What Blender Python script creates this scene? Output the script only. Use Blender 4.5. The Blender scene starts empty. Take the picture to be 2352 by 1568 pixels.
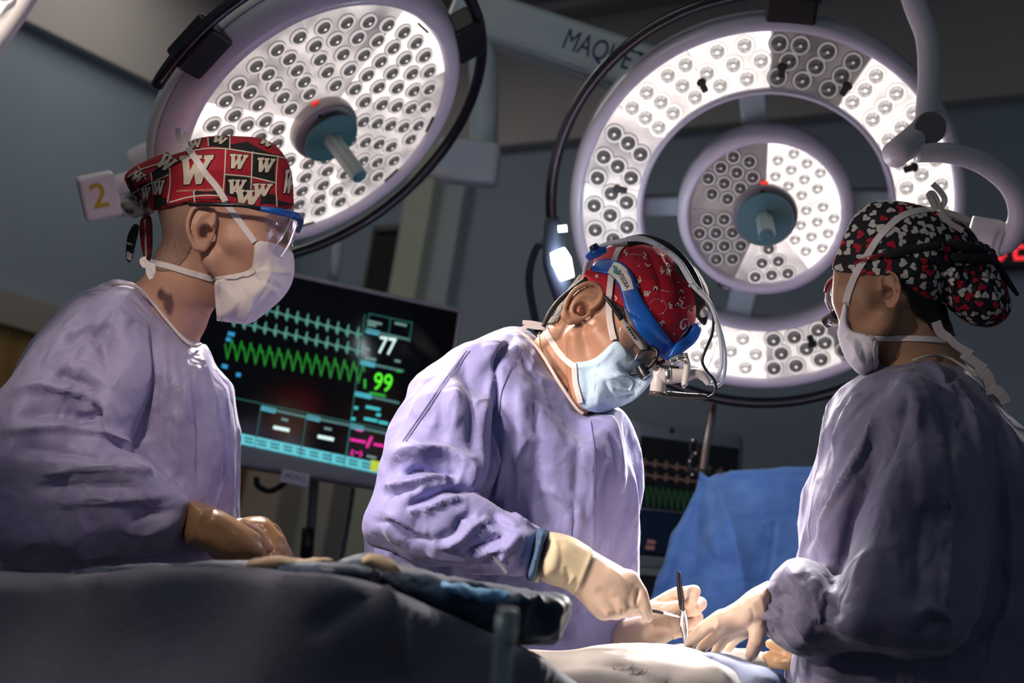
import bpy, bmesh, math, random
import numpy as np
from mathutils import Vector, Matrix
from mathutils.bvhtree import BVHTree
from mathutils.geometry import delaunay_2d_cdt

# ------------------------------------------------------------------ camera, world, exposure
SC = bpy.context.scene
COL = SC.collection
FPX = 2352 * 50.0 / 36.0
CX, CY = 1176.0, 784.0
CAM_LOC = Vector((0.0, 0.0, 1.15))
CAM_M = Matrix.Translation(CAM_LOC) @ Matrix.Rotation(math.radians(101.0), 4, 'X') @ Matrix.Rotation(math.radians(9.0), 4, 'Z')
cam_data = bpy.data.cameras.new('camera')
cam = bpy.data.objects.new('camera', cam_data)
COL.objects.link(cam)
cam.matrix_world = CAM_M
cam_data.lens = 50.0
cam_data.sensor_width = 36.0
cam_data.clip_start = 0.05
cam_data.dof.use_dof = True
cam_data.dof.focus_distance = 1.95
cam_data.dof.aperture_fstop = 3.6
SC.camera = cam

SC.view_settings.view_transform = 'Standard'
SC.view_settings.look = 'None'
SC.view_settings.gamma = 1.0
SC.view_settings.use_curve_mapping = False
SC.view_settings.exposure = 0.25
SC.cycles.use_denoising = True
SC.cycles.max_bounces = 4
SC.cycles.diffuse_bounces = 2
SC.cycles.glossy_bounces = 3
SC.cycles.caustics_reflective = False
SC.cycles.caustics_refractive = False
SC.cycles.adaptive_threshold = 0.03

world = bpy.data.worlds.new('world')
SC.world = world
world.use_nodes = True
world.node_tree.nodes['Background'].inputs[0].default_value = (0.55, 0.68, 0.86, 1)
world.node_tree.nodes['Background'].inputs[1].default_value = 0.095

CAM_R = np.array(CAM_M.to_3x3())
CAM_O = np.array(CAM_LOC)


def cs(px, py, d):
    """point in camera space for a pixel of the photograph at depth d (metres)"""
    return np.array([(px - CX) / FPX * d, -(py - CY) / FPX * d, -d])


def to_world(p):
    return np.asarray(p) @ CAM_R.T + CAM_O


def P(px, py, d):
    return Vector(to_world(cs(px, py, d)))


def dirw(v):
    return Vector(CAM_R @ np.asarray(v, float)).normalized()


# ------------------------------------------------------------------ materials
MATS = {}


def mat(name, color, rough=0.6, metal=0.0, bump=0.0, bscale=60.0, var=0.0, vscale=8.0, sheen=0.0, emit=None, estr=1.0,
        coat=0.0, spec=0.5, sss=0.0, detail=4.0, color2=None, bscale2=0.0, bump2=0.0, trans=0.0, ior=1.45, stretch=None, crease=0.0, cscale=14.0):
    if name in MATS:
        return MATS[name]
    m = bpy.data.materials.new(name)
    MATS[name] = m
    m.use_nodes = True
    nt = m.node_tree
    b = nt.nodes['Principled BSDF']
    c = (color[0], color[1], color[2], 1)
    b.inputs['Base Color'].default_value = c
    b.inputs['Roughness'].default_value = rough
    b.inputs['Metallic'].default_value = metal
    b.inputs['Specular IOR Level'].default_value = spec
    b.inputs['Coat Weight'].default_value = coat
    b.inputs['Sheen Weight'].default_value = sheen
    b.inputs['Subsurface Weight'].default_value = sss
    if sss:
        b.inputs['Subsurface Radius'].default_value = (0.012, 0.005, 0.003)
        b.inputs['Subsurface Scale'].default_value = 0.6
    b.inputs['Transmission Weight'].default_value = trans
    b.inputs['IOR'].default_value = ior
    if emit is not None:
        b.inputs['Emission Color'].default_value = (emit[0], emit[1], emit[2], 1)
        b.inputs['Emission Strength'].default_value = estr
    if var > 0 or bump > 0 or bump2 > 0 or crease > 0:
        tc = nt.nodes.new('ShaderNodeTexCoord')
        src = tc.outputs['Object']
        if stretch:
            mp = nt.nodes.new('ShaderNodeMapping')
            mp.inputs['Scale'].default_value = stretch
            nt.links.new(src, mp.inputs['Vector'])
            src = mp.outputs['Vector']
    if var > 0:
        n = nt.nodes.new('ShaderNodeTexNoise')
        n.inputs['Scale'].default_value = vscale
        n.inputs['Detail'].default_value = detail
        nt.links.new(src, n.inputs['Vector'])
        mx = nt.nodes.new('ShaderNodeMix')
        mx.data_type = 'RGBA'
        c2 = color2 or tuple(x * (1 - var) for x in color)
        mx.inputs[6].default_value = c
        mx.inputs[7].default_value = (c2[0], c2[1], c2[2], 1)
        rmp = nt.nodes.new('ShaderNodeMapRange')
        rmp.inputs['From Min'].default_value = 0.35
        rmp.inputs['From Max'].default_value = 0.65
        nt.links.new(n.outputs['Fac'], rmp.inputs['Value'])
        nt.links.new(rmp.outputs['Result'], mx.inputs[0])
        nt.links.new(mx.outputs[2], b.inputs['Base Color'])
    last = None
    for (amp, scl) in ((bump, bscale), (bump2, bscale2)):
        if amp <= 0:
            continue
        n = nt.nodes.new('ShaderNodeTexNoise')
        n.inputs['Scale'].default_value = scl
        n.inputs['Detail'].default_value = 5.0
        nt.links.new(src, n.inputs['Vector'])
        bp = nt.nodes.new('ShaderNodeBump')
        bp.inputs['Strength'].default_value = min(1.0, amp)
        bp.inputs['Distance'].default_value = 0.35 / scl
        nt.links.new(n.outputs['Fac'], bp.inputs['Height'])
        if last is not None:
            nt.links.new(last, bp.inputs['Normal'])
        last = bp.outputs['Normal']
    if crease > 0:
        # crisp woven-cloth creases: ridged noise, drawn out vertically
        for (cs_, st_, di_) in ((cscale, (1.0, 1.0, 0.45), 0.022), (cscale * 2.3, (1.0, 1.0, 0.7), 0.011)):
            mp2 = nt.nodes.new('ShaderNodeMapping')
            mp2.inputs['Scale'].default_value = st_
            nt.links.new(tc.outputs['Object'], mp2.inputs['Vector'])
            n = nt.nodes.new('ShaderNodeTexNoise')
            n.noise_type = 'RIDGED_MULTIFRACTAL'
            n.normalize = True
            n.inputs['Scale'].default_value = cs_
            n.inputs['Detail'].default_value = 1.5
            n.inputs['Distortion'].default_value = 0.5
            nt.links.new(mp2.outputs['Vector'], n.inputs['Vector'])
            bp = nt.nodes.new('ShaderNodeBump')
            bp.inputs['Strength'].default_value = crease
            bp.inputs['Distance'].default_value = di_
            nt.links.new(n.outputs['Fac'], bp.inputs['Height'])
            if last is not None:
                nt.links.new(last, bp.inputs['Normal'])
            last = bp.outputs['Normal']
    if last is not None:
        nt.links.new(last, b.inputs['Normal'])
    return m


def clear_mat(name, tint, alpha, rough=0.04):
    """thin clear sheet: mostly see-through, with a glossy reflection"""
    if name in MATS:
        return MATS[name]
    m = bpy.data.materials.new(name)
    MATS[name] = m
    m.use_nodes = True
    nt = m.node_tree
    for n in list(nt.nodes):
        nt.nodes.remove(n)
    out = nt.nodes.new('ShaderNodeOutputMaterial')
    t = nt.nodes.new('ShaderNodeBsdfTransparent')
    t.inputs[0].default_value = (tint[0], tint[1], tint[2], 1)
    g = nt.nodes.new('ShaderNodeBsdfGlossy')
    g.inputs['Roughness'].default_value = rough
    g.inputs['Color'].default_value = (1, 1, 1, 1)
    mx = nt.nodes.new('ShaderNodeMixShader')
    mx.inputs[0].default_value = alpha
    nt.links.new(t.outputs[0], mx.inputs[1])
    nt.links.new(g.outputs[0], mx.inputs[2])
    nt.links.new(mx.outputs[0], out.inputs[0])
    return m


def emit_mat(name, color, strength, mottle=0.0, mscale=20.0, base=None):
    if name in MATS:
        return MATS[name]
    m = bpy.data.materials.new(name)
    MATS[name] = m
    m.use_nodes = True
    nt = m.node_tree
    b = nt.nodes['Principled BSDF']
    base = base or (0.02, 0.02, 0.02)
    b.inputs['Base Color'].default_value = (base[0], base[1], base[2], 1)
    b.inputs['Roughness'].default_value = 0.25
    b.inputs['Emission Color'].default_value = (color[0], color[1], color[2], 1)
    b.inputs['Emission Strength'].default_value = strength
    if mottle > 0:
        tc = nt.nodes.new('ShaderNodeTexCoord')
        n = nt.nodes.new('ShaderNodeTexNoise')
        n.inputs['Scale'].default_value = mscale
        n.inputs['Detail'].default_value = 3
        nt.links.new(tc.outputs['Object'], n.inputs['Vector'])
        r = nt.nodes.new('ShaderNodeMapRange')
        r.inputs['From Min'].default_value = 0.32
        r.inputs['From Max'].default_value = 0.68
        r.inputs['To Min'].default_value = strength * (1 - mottle)
        r.inputs['To Max'].default_value = strength * (1 + mottle)
        nt.links.new(n.outputs['Fac'], r.inputs['Value'])
        nt.links.new(r.outputs['Result'], b.inputs['Emission Strength'])
    return m


# ------------------------------------------------------------------ object helpers
def tag(o, label=None, cat=None, group=None, kind=None):
    if label: o['label'] = label
    if cat: o['category'] = cat
    if group: o['group'] = group
    if kind: o['kind'] = kind
    return o


def empty(name, loc, label=None, cat=None, group=None, mw=None):
    o = bpy.data.objects.new(name, None)
    COL.objects.link(o)
    if mw is not None:
        o.matrix_world = mw
    else:
        o.location = loc
    bpy.context.view_layer.update()
    return tag(o, label, cat, group)


def link_mesh(name, me, m=None, parent=None, origin=None, smooth=True):
    """mesh data in world coordinates; origin moves the object's origin without moving its geometry"""
    o = bpy.data.objects.new(name, me)
    COL.objects.link(o)
    if m is not None:
        for mm in (m if isinstance(m, (list, tuple)) else [m]):
            me.materials.append(mm)
    if smooth:
        me.shade_smooth()
    if origin is None and parent is not None:
        origin = parent.matrix_world.translation
    if origin is not None:
        me.transform(Matrix.Translation(-Vector(origin)))
        o.matrix_world = Matrix.Translation(Vector(origin))
    if parent is not None:
        o.parent = parent
        o.matrix_parent_inverse = parent.matrix_world.inverted()
    bpy.context.view_layer.update()
    return o


def np_mesh(name, V, Q):
    """mesh from numpy vertices and a list of quads or triangles"""
    me = bpy.data.meshes.new(name)
    V = np.asarray(V, np.float32)
    Q = np.asarray(Q, np.int32)
    n, k = Q.shape
    me.vertices.add(len(V))
    me.vertices.foreach_set('co', V.ravel())
    me.loops.add(n * k)
    me.loops.foreach_set('vertex_index', Q.ravel())
    me.polygons.add(n)
    me.polygons.foreach_set('loop_start', np.arange(0, n * k, k, dtype=np.int32))
    me.update(calc_edges=True)
    me.validate()
    return me


def bm_obj(name, bm, m=None, parent=None, origin=None, smooth=False, local=None):
    me = bpy.data.meshes.new(name)
    bm.normal_update()
    bm.to_mesh(me)
    bm.free()
    if local is not None:
        me.transform(local)
    return link_mesh(name, me, m, parent, origin, smooth)


def add_box(bm, size, loc=(0, 0, 0), rot=None, bevel=0.0, seg=2):
    r = bmesh.ops.create_cube(bm, size=1.0)
    vs = r['verts']
    bmesh.ops.scale(bm, vec=size, verts=vs)
    if bevel > 0:
        es = list({e for v in vs for e in v.link_edges})
        g = bmesh.ops.bevel(bm, geom=es, offset=bevel, segments=seg, affect='EDGES', profile=0.5)
        vs = list({v for f in g['faces'] for v in f.verts} | {v for v in vs if v.is_valid})
    if rot is not None:
        bmesh.ops.transform(bm, matrix=rot, verts=vs)
    bmesh.ops.translate(bm, vec=loc, verts=vs)
    return vs


def add_tube(bm, pts, rad, seg=10, caps=True):
    """round tube along points (world or local); rad number or list"""
    pts = [Vector(p) for p in pts]
    n = len(pts)
    rads = rad if isinstance(rad, (list, tuple)) else [rad] * n
    rings = []
    nrm = None
    for i, p in enumerate(pts):
        t = (pts[min(i + 1, n - 1)] - pts[max(i - 1, 0)])
        if t.length < 1e-9: t = Vector((0, 0, 1))
        t.normalize()
        if nrm is None:
            a = Vector((0, 0, 1)) if abs(t.z) < 0.9 else Vector((1, 0, 0))
            nrm = (a - t * a.dot(t)).normalized()
        else:
            nrm = (nrm - t * nrm.dot(t)).normalized()
        bn = t.cross(nrm)
        ring = []
        for k in range(seg):
            an = 2 * math.pi * k / seg
            ring.append(bm.verts.new(p + (nrm * math.cos(an) + bn * math.sin(an)) * rads[i]))
        rings.append(ring)
    for a, b in zip(rings[:-1], rings[1:]):
        for k in range(seg):
            bm.faces.new((a[k], a[(k + 1) % seg], b[(k + 1) % seg], b[k]))
    if caps:
        bm.faces.new(list(reversed(rings[0])))
        bm.faces.new(rings[-1])
    return rings


def add_lathe(bm, prof, seg=64, close=False):
    """revolve (r, z) profile about local z; faces point outward for a profile running from the outside up"""
    rings = []
    for (r, z) in prof:
        rings.append([bm.verts.new((r * math.cos(2 * math.pi * k / seg), r * math.sin(2 * math.pi * k / seg), z)) for k in range(seg)])
    pr = list(zip(rings[:-1], rings[1:]))
    if close: pr.append((rings[-1], rings[0]))
    for a, b in pr:
        for k in range(seg):
            try:
                bm.faces.new((a[k], a[(k + 1) % seg], b[(k + 1) % seg], b[k]))
            except ValueError:
                pass
    return rings


def smooth_curve(pts, n=8):
    """Catmull-Rom through points (any dimension)"""
    p = np.asarray(pts, float)
    out = []
    for i in range(len(p) - 1):
        p0 = p[max(i - 1, 0)]; p1 = p[i]; p2 = p[i + 1]; p3 = p[min(i + 2, len(p) - 1)]
        for k in range(n):
            t = k / n
            out.append(0.5 * ((2 * p1) + (-p0 + p2) * t + (2 * p0 - 5 * p1 + 4 * p2 - p3) * t * t + (-p0 + 3 * p1 - 3 * p2 + p3) * t ** 3))
    out.append(p[-1])
    return np.array(out)


def px_tube(name, pts, rpx, m, parent=None, origin=None, n=6, seg=10):
    """tube through (px, py, depth) points, radius in pixels at that depth"""
    c = smooth_curve(pts, n) if len(pts) > 2 else np.array(pts, float)
    r = rpx if isinstance(rpx, (list, tuple)) else [rpx, rpx]
    rr = np.interp(np.linspace(0, 1, len(c)), np.linspace(0, 1, len(r)), r)
    bm = bmesh.new()
    add_tube(bm, [P(*q) for q in c], [float(a) * float(q[2]) / FPX for a, q in zip(rr, c)], seg)
    return bm_obj(name, bm, m, parent, origin, smooth=True)


# ------------------------------------------------------------------ implicit surfaces (camera-aligned metric space)
def chaikin(poly, it=1):
    p = np.asarray(poly, float)
    for _ in range(it):
        q = np.roll(p, -1, axis=0)
        p = np.stack([0.75 * p + 0.25 * q, 0.25 * p + 0.75 * q], 1).reshape(-1, 2)
    return p


class PolyField:
    """signed distance (pixels, positive inside) of a closed outline, kept as a raster"""

    def __init__(self, poly, step=3.0, margin=150, smooth=1):
        p = chaikin(poly, smooth) if smooth else np.asarray(poly, float)
        self.step = step
        lo = p.min(0) - margin
        hi = p.max(0) + margin
        self.lo = lo
        nx, ny = (np.ceil((hi - lo) / step).astype(int) + 1)
        X, Y = np.meshgrid(lo[0] + np.arange(nx) * step, lo[1] + np.arange(ny) * step, indexing='ij')
        best = np.full(X.shape, 1e9)
        inside = np.zeros(X.shape, bool)
        q = np.roll(p, -1, axis=0)
        for (ax, ay), (bx, by) in zip(p, q):
            ex, ey = bx - ax, by - ay
            l2 = ex * ex + ey * ey
            if l2 < 1e-9: continue
            t = np.clip(((X - ax) * ex + (Y - ay) * ey) / l2, 0, 1)
            dd = (X - ax - t * ex) ** 2 + (Y - ay - t * ey) ** 2
            np.minimum(best, dd, out=best)
            if ay != by:
                c = ((ay > Y) != (by > Y)) & (X < (bx - ax) * (Y - ay) / (by - ay) + ax)
                inside ^= c
        d = np.sqrt(best)
        self.D = np.where(inside, d, -d).astype(np.float32)

    def grid(self):
        nx, ny = self.D.shape
        return np.meshgrid(self.lo[0] + np.arange(nx) * self.step, self.lo[1] + np.arange(ny) * self.step, indexing='ij')

    def sample(self, R, px, py):
        nx, ny = R.shape
        fx = np.clip((px - self.lo[0]) / self.step, 0, nx - 1.001)
        fy = np.clip((py - self.lo[1]) / self.step, 0, ny - 1.001)
        ix = fx.astype(np.int32); iy = fy.astype(np.int32)
        tx = fx - ix; ty = fy - iy
        return (R[ix, iy] * (1 - tx) * (1 - ty) + R[ix + 1, iy] * tx * (1 - ty) + R[ix, iy + 1] * (1 - tx) * ty + R[ix + 1, iy + 1] * tx * ty)


def proj(p):
    d = -p[:, 2]
    d = np.maximum(d, 1e-3)
    return CX + p[:, 0] / d * FPX, CY - p[:, 1] / d * FPX, d


def inflate(poly, ctrl, R, smooth=1, step=3.0):
    """a rounded solid with the outline poly; ctrl = [(px, py, depth, half thickness)], R = rounding width in pixels"""
    pf = PolyField(poly, step=step, smooth=smooth)
    X, Y = pf.grid()
    num_d = np.zeros(X.shape); num_t = np.zeros(X.shape); den = np.zeros(X.shape)
    for (x, y, d, t) in ctrl:
        w = 1.0 / ((X - x) ** 2 + (Y - y) ** 2 + 400.0) ** 1.5
        num_d += w * d; num_t += w * t; den += w
    DC = (num_d / den).astype(np.float32); TC = (num_t / den).astype(np.float32)

    def f(p):
        px, py, d = proj(p)
        D = pf.sample(pf.D, px, py)
        dc = pf.sample(DC, px, py)
        T = pf.sample(TC, px, py)
        u = np.maximum(1 - D / R, 0)
        v = (d - dc) / T
        return (np.sqrt(u * u + v * v) - 1) * np.minimum(R * dc / FPX, T)
    return f


def prism(poly, smooth=1, scale_d=2.0):
    pf = PolyField(poly, step=2.0, smooth=smooth)

    def f(p):
        px, py, d = proj(p)
        return -pf.sample(pf.D, px, py) * scale_d / FPX
    return f


def cone(a, ra, b, rb):
    """round cone between camera-space points"""
    a = np.asarray(a, float); b = np.asarray(b, float)
    ba = b - a
    l2 = float(ba @ ba) + 1e-12

    def f(p):
        t = np.clip(((p - a) @ ba) / l2, 0, 1)
        q = p - a - t[:, None] * ba
        return np.sqrt((q * q).sum(1)) - (ra + (rb - ra) * t)
    return f


def pcone(a, b):
    """round cone from (px, py, d, r_px) to (px, py, d, r_px)"""
    return cone(cs(*a[:3]), a[3] * a[2] / FPX, cs(*b[:3]), b[3] * b[2] / FPX)


def chain(*pts):
    fs = [pcone(a, b) for a, b in zip(pts[:-1], pts[1:])]
    return lambda p: np.minimum.reduce([f(p) for f in fs])


def ellipsoid(c, r, B=None):
    c = np.asarray(c, float); r = np.asarray(r, float)
    B = np.eye(3) if B is None else np.asarray(B, float)     # rows are the axes

    def f(p):
        q = (p - c) @ B.T
        k0 = np.sqrt(((q / r) ** 2).sum(1))
        k1 = np.sqrt(((q / (r * r)) ** 2).sum(1)) + 1e-9
        return k0 * (k0 - 1) / k1
    return f


def smin(a, b, k):
    h = np.clip(0.5 + 0.5 * (b - a) / k, 0, 1)
    return b + (a - b) * h - k * h * (1 - h)


def smax(a, b, k):
    return -smin(-a, -b, k)


def union(fs, k=0.01):
    def f(p):
        r = fs[0](p)
        for g in fs[1:]:
            r = smin(r, g(p), k)
        return r
    return f


def bounded(f, c, r):
    """evaluate a costly field only inside a ball"""
    c = np.asarray(c, float)

    def g(p):
        q = np.sqrt(((p - c) ** 2).sum(1))
        out = (q - r * 0.75).astype(float)
        m = q < r
        if m.any():
            out[m] = f(p[m])
        return out
    return g


def offset(f, o):
    return lambda p: f(p) - o


def cut(f, g, k=0.003):
    return lambda p: smax(f(p), g(p), k)


def surface(f, box, h):
    """box = (px0, px1, py0, py1, d0, d1); returns world-free camera-space vertices and quads"""
    px0, px1, py0, py1, d0, d1 = box
    C = np.array([cs(x, y, d) for x in (px0, px1) for y in (py0, py1) for d in (d0, d1)])
    lo = C.min(0) - 2 * h; hi = C.max(0) + 2 * h
    k = 4
    H = h * k
    nc = np.ceil((hi - lo) / H).astype(int) + 1
    ax = [lo[i] + np.arange(nc[i] + 1) * H for i in range(3)]
    G = np.stack(np.meshgrid(*ax, indexing='ij'), -1).reshape(-1, 3)
    v = np.empty(len(G), np.float32)
    for s in range(0, len(G), 400000):
        v[s:s + 400000] = f(G[s:s + 400000])
    v = v.reshape(nc + 1)
    amin = np.full(nc, 1e9, np.float32); amax = np.full(nc, -1e9, np.float32)
    for i in (0, 1):
        for j in (0, 1):
            for l in (0, 1):
                s = v[i:nc[0] + i, j:nc[1] + j, l:nc[2] + l]
                amin = np.minimum(amin, s); amax = np.maximum(amax, s)
    act = (amin < H * 0.9) & (amax > -H * 0.9)
    nf = nc * k + 1
    big = np.repeat(np.repeat(np.repeat(np.where(amin > 0, 1.0, -1.0).astype(np.float32), k, 0), k, 1), k, 2)
    g = np.ones(nf, np.float32)
    g[:-1, :-1, :-1] = big
    mk = np.zeros(nf, bool)
    af = np.repeat(np.repeat(np.repeat(act, k, 0), k, 1), k, 2)
    for i in (0, 1):
        for j in (0, 1):
            for l in (0, 1):
                mk[i:nf[0] - 1 + i, j:nf[1] - 1 + j, l:nf[2] - 1 + l] |= af
    idx = np.argwhere(mk)
    pts = lo + idx * h
    val = np.empty(len(pts), np.float32)
    for s in range(0, len(pts), 400000):
        val[s:s + 400000] = f(pts[s:s + 400000])
    g[mk] = val
    # naive surface nets
    neg = g < 0
    cnt = np.zeros(nf - 1, np.int8)
    for i in (0, 1):
        for j in (0, 1):
            for l in (0, 1):
                cnt += neg[i:nf[0] - 1 + i, j:nf[1] - 1 + j, l:nf[2] - 1 + l]
    ac = (cnt > 0) & (cnt < 8) & af
    cells = np.argwhere(ac)
    vid = np.full(nf - 1, -1, np.int64)
    vid[ac] = np.arange(len(cells))
    acc = np.zeros((len(cells), 3)); num = np.zeros(len(cells))
    cor = [(i, j, l) for i in (0, 1) for j in (0, 1) for l in (0, 1)]
    gv = {c: g[cells[:, 0] + c[0], cells[:, 1] + c[1], cells[:, 2] + c[2]] for c in cor}
    for a in cor:
        for axx in range(3):
            if a[axx] == 0:
                b = list(a); b[axx] = 1; b = tuple(b)
                ga, gb = gv[a], gv[b]
                m = (ga < 0) != (gb < 0)
                t = np.where(m, ga / np.where(m, ga - gb, 1), 0)
                pa = np.array(a, float)
                e = np.zeros(3); e[axx] = 1
                acc += np.where(m[:, None], pa + t[:, None] * e, 0)
                num += m
    V = lo + (cells + acc / np.maximum(num, 1)[:, None]) * h
    quads = []
    for axx in range(3):
        o1, o2 = [(1, 2), (2, 0), (0, 1)][axx]
        sl0 = [slice(1, n - 1) for n in nf]; sl1 = [slice(1, n - 1) for n in nf]
        sl0[axx] = slice(0, nf[axx] - 1); sl1[axx] = slice(1, nf[axx])
        n0 = neg[tuple(sl0)]; n1 = neg[tuple(sl1)]
        for flip, cond in ((False, n0 & ~n1), (True, ~n0 & n1)):
            e = np.argwhere(cond)
            if not len(e): continue
            base = e.copy()
            for q in range(3):
                if q != axx: base[:, q] += 1
            def cid(da, db):
                c = base.copy(); c[:, o1] += da; c[:, o2] += db
                return vid[c[:, 0], c[:, 1], c[:, 2]]
            q4 = np.stack([cid(-1, -1), cid(0, -1), cid(0, 0), cid(-1, 0)], 1)
            if flip: q4 = q4[:, ::-1]
            quads.append(q4)
    Q = np.concatenate(quads) if quads else np.zeros((0, 4), int)
    Q = Q[(Q >= 0).all(1)]
    return V, Q


def relax(V, Q, it=2, lam=0.5):
    n = len(V)
    a = np.concatenate([Q[:, 0], Q[:, 1], Q[:, 2], Q[:, 3]])
    b = np.concatenate([Q[:, 1], Q[:, 2], Q[:, 3], Q[:, 0]])
    cnt = np.bincount(a, minlength=n) + np.bincount(b, minlength=n)
    for _ in range(it):
        s = np.stack([np.bincount(a, V[b, i], n) + np.bincount(b, V[a, i], n) for i in range(3)], 1)
        V = V + lam * (s / np.maximum(cnt, 1)[:, None] - V)
    return V


def normals(V, Q):
    n = np.cross(V[Q[:, 2]] - V[Q[:, 0]], V[Q[:, 3]] - V[Q[:, 1]])
    N = np.stack([sum(np.bincount(Q[:, k], n[:, i], len(V)) for k in range(4)) for i in range(3)], 1)
    return N / (np.linalg.norm(N, axis=1)[:, None] + 1e-12)


_rs = np.random.RandomState(7)
_perm = np.tile(_rs.permutation(256), 3)
_grad = _rs.normal(size=(256, 3))
_grad /= np.linalg.norm(_grad, axis=1)[:, None]


def pnoise(p):
    i = np.floor(p).astype(int)
    f = p - i
    u = f * f * f * (f * (f * 6 - 15) + 10)
    i &= 255
    r = 0
    for a in (0, 1):
        for b in (0, 1):
            for c in (0, 1):
                h = _perm[_perm[_perm[(i[:, 0] + a) & 255] + ((i[:, 1] + b) & 255)] + ((i[:, 2] + c) & 255)]
                gdot = (_grad[h] * (f - np.array([a, b, c]))).sum(1)
                w = (u[:, 0] if a else 1 - u[:, 0]) * (u[:, 1] if b else 1 - u[:, 1]) * (u[:, 2] if c else 1 - u[:, 2])
                r = r + w * gdot
    return r


def folds(V, N, amp=0.004, scale=9.0, seed=0.0, axis=None, squash=0.35):
    """cloth relief: soft ridges that run along axis (camera space)"""
    q = V.copy()
    if axis is not None:
        a = np.asarray(axis, float); a = a / np.linalg.norm(a)
        q = q - np.outer(q @ a, a) * (1 - squash)
    q = q * scale + seed
    w = np.stack([pnoise(q * 0.7 + 11), pnoise(q * 0.7 + 31), pnoise(q * 0.7 + 57)], 1)
    q = q + 0.9 * w
    r = 1 - np.abs(pnoise(q)) * 2.2
    r2 = 1 - np.abs(pnoise(q * 2.1 + 5)) * 2.2
    s = amp * (r * np.abs(r) * 0.8 + 0.35 * r2 - 0.4)
    return V + N * s[:, None]


def crumple(V, N, amp=0.003, freq=14.0, seed=0, n=6, mask=None, axis=None, squash=0.5):
    """straight sharp creases in patches, as in crisp woven cloth"""
    r = np.random.RandomState(100 + seed)
    q = V.copy()
    if axis is not None:
        a = np.asarray(axis, float); a = a / np.linalg.norm(a)
        q = q - np.outer(q @ a, a) * (1 - squash)
    S = np.zeros(len(V))
    for i in range(n):
        k = r.normal(size=3); k /= np.linalg.norm(k)
        f_ = freq * r.uniform(0.7, 1.6)
        ph = q @ k * f_ + 0.8 * pnoise(q * freq * 0.45 + 17.3 * i + seed)
        tri = 1 - np.abs(ph - np.floor(ph) - 0.5) * 2
        mk_ = np.clip(pnoise(q * freq * 0.30 + 7.7 * i + 3.1 * seed) * 3.0, 0, 1)
        S += mk_ * (tri ** 1.5 - 0.3) * (14.0 / f_) ** 0.7
    S *= amp
    if mask is not None: S = S * mask
    return V + N * S[:, None]


def strokes(V, N, lines, dflt=1.0):
    """creases: lines = (pixel points, width px, height m[, sharp]) raised (or sunk) along the near surface"""
    px, py, d = proj(V)
    vd = -V / np.linalg.norm(V, axis=1)[:, None]
    fw = np.clip((N * vd).sum(1) * 2.5, 0, 1)
    S = np.zeros(len(V))
    for ln in lines:
        pts, w, amp = ln[:3]
        sharp = len(ln) > 3 and ln[3]
        asym = ln[4] if len(ln) > 4 else (dflt if amp > 0 else 1.0)
        c = smooth_curve(pts, 5) if len(pts) > 2 else np.array(pts, float)
        lo = c.min(0) - 4 * w; hi = c.max(0) + 4 * w
        m = np.where((px > lo[0]) & (px < hi[0]) & (py > lo[1]) & (py < hi[1]) & (fw > 0))[0]
        if not len(m): continue
        X = px[m]; Y = py[m]
        best = np.full(len(m), 1e9); tb = np.zeros(len(m)); sg = np.zeros(len(m))
        n = len(c) - 1
        for i in range(n):
            ex, ey = c[i + 1] - c[i]
            l2 = ex * ex + ey * ey + 1e-9
            t = np.clip(((X - c[i, 0]) * ex + (Y - c[i, 1]) * ey) / l2, 0, 1)
            dd = np.hypot(X - c[i, 0] - t * ex, Y - c[i, 1] - t * ey)
            k = dd < best
            best[k] = dd[k]; tb[k] = (i + t[k]) / n; sg[k] = (ex * (Y[k] - c[i, 1]) - ey * (X[k] - c[i, 0]))
        tap = np.clip(np.minimum(tb, 1 - tb) * 5 + 0.15, 0, 1)
        if asym != 1.0: best = np.where(sg > 0, best / asym, best / (2 - asym))
        prof = np.exp(-best / w * 1.4) if sharp else np.exp(-(best / w) ** 1.35 * 1.1)
        S[m] += amp * prof * tap
    return V + N * (S * fw)[:, None]


def organic(name, f, box, h, m, parent=None, origin=None, post=None, smooth_it=2, bvh=None):
    V, Q = surface(f, box, h)
    V = relax(V, Q, smooth_it)
    if post is not None:
        V = post(V, normals(V, Q))
    W = to_world(V)
    if bvh is not None:
        bvh.append(BVHTree.FromPolygons([Vector(v) for v in W], Q.tolist()))
    me = np_mesh(name, W, Q)
    return link_mesh(name, me, m, parent, origin)


def cast(bvhs, px, py):
    """first surface behind a pixel of the photograph: world point, normal"""
    d = P(px, py, 1.0) - CAM_LOC
    d.normalize()
    best = None
    for b in bvhs:
        loc, nor, idx, dist = b.ray_cast(CAM_LOC, d)
        if loc is not None and (best is None or dist < best[2]):
            best = (loc, nor, dist)
    return best


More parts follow.
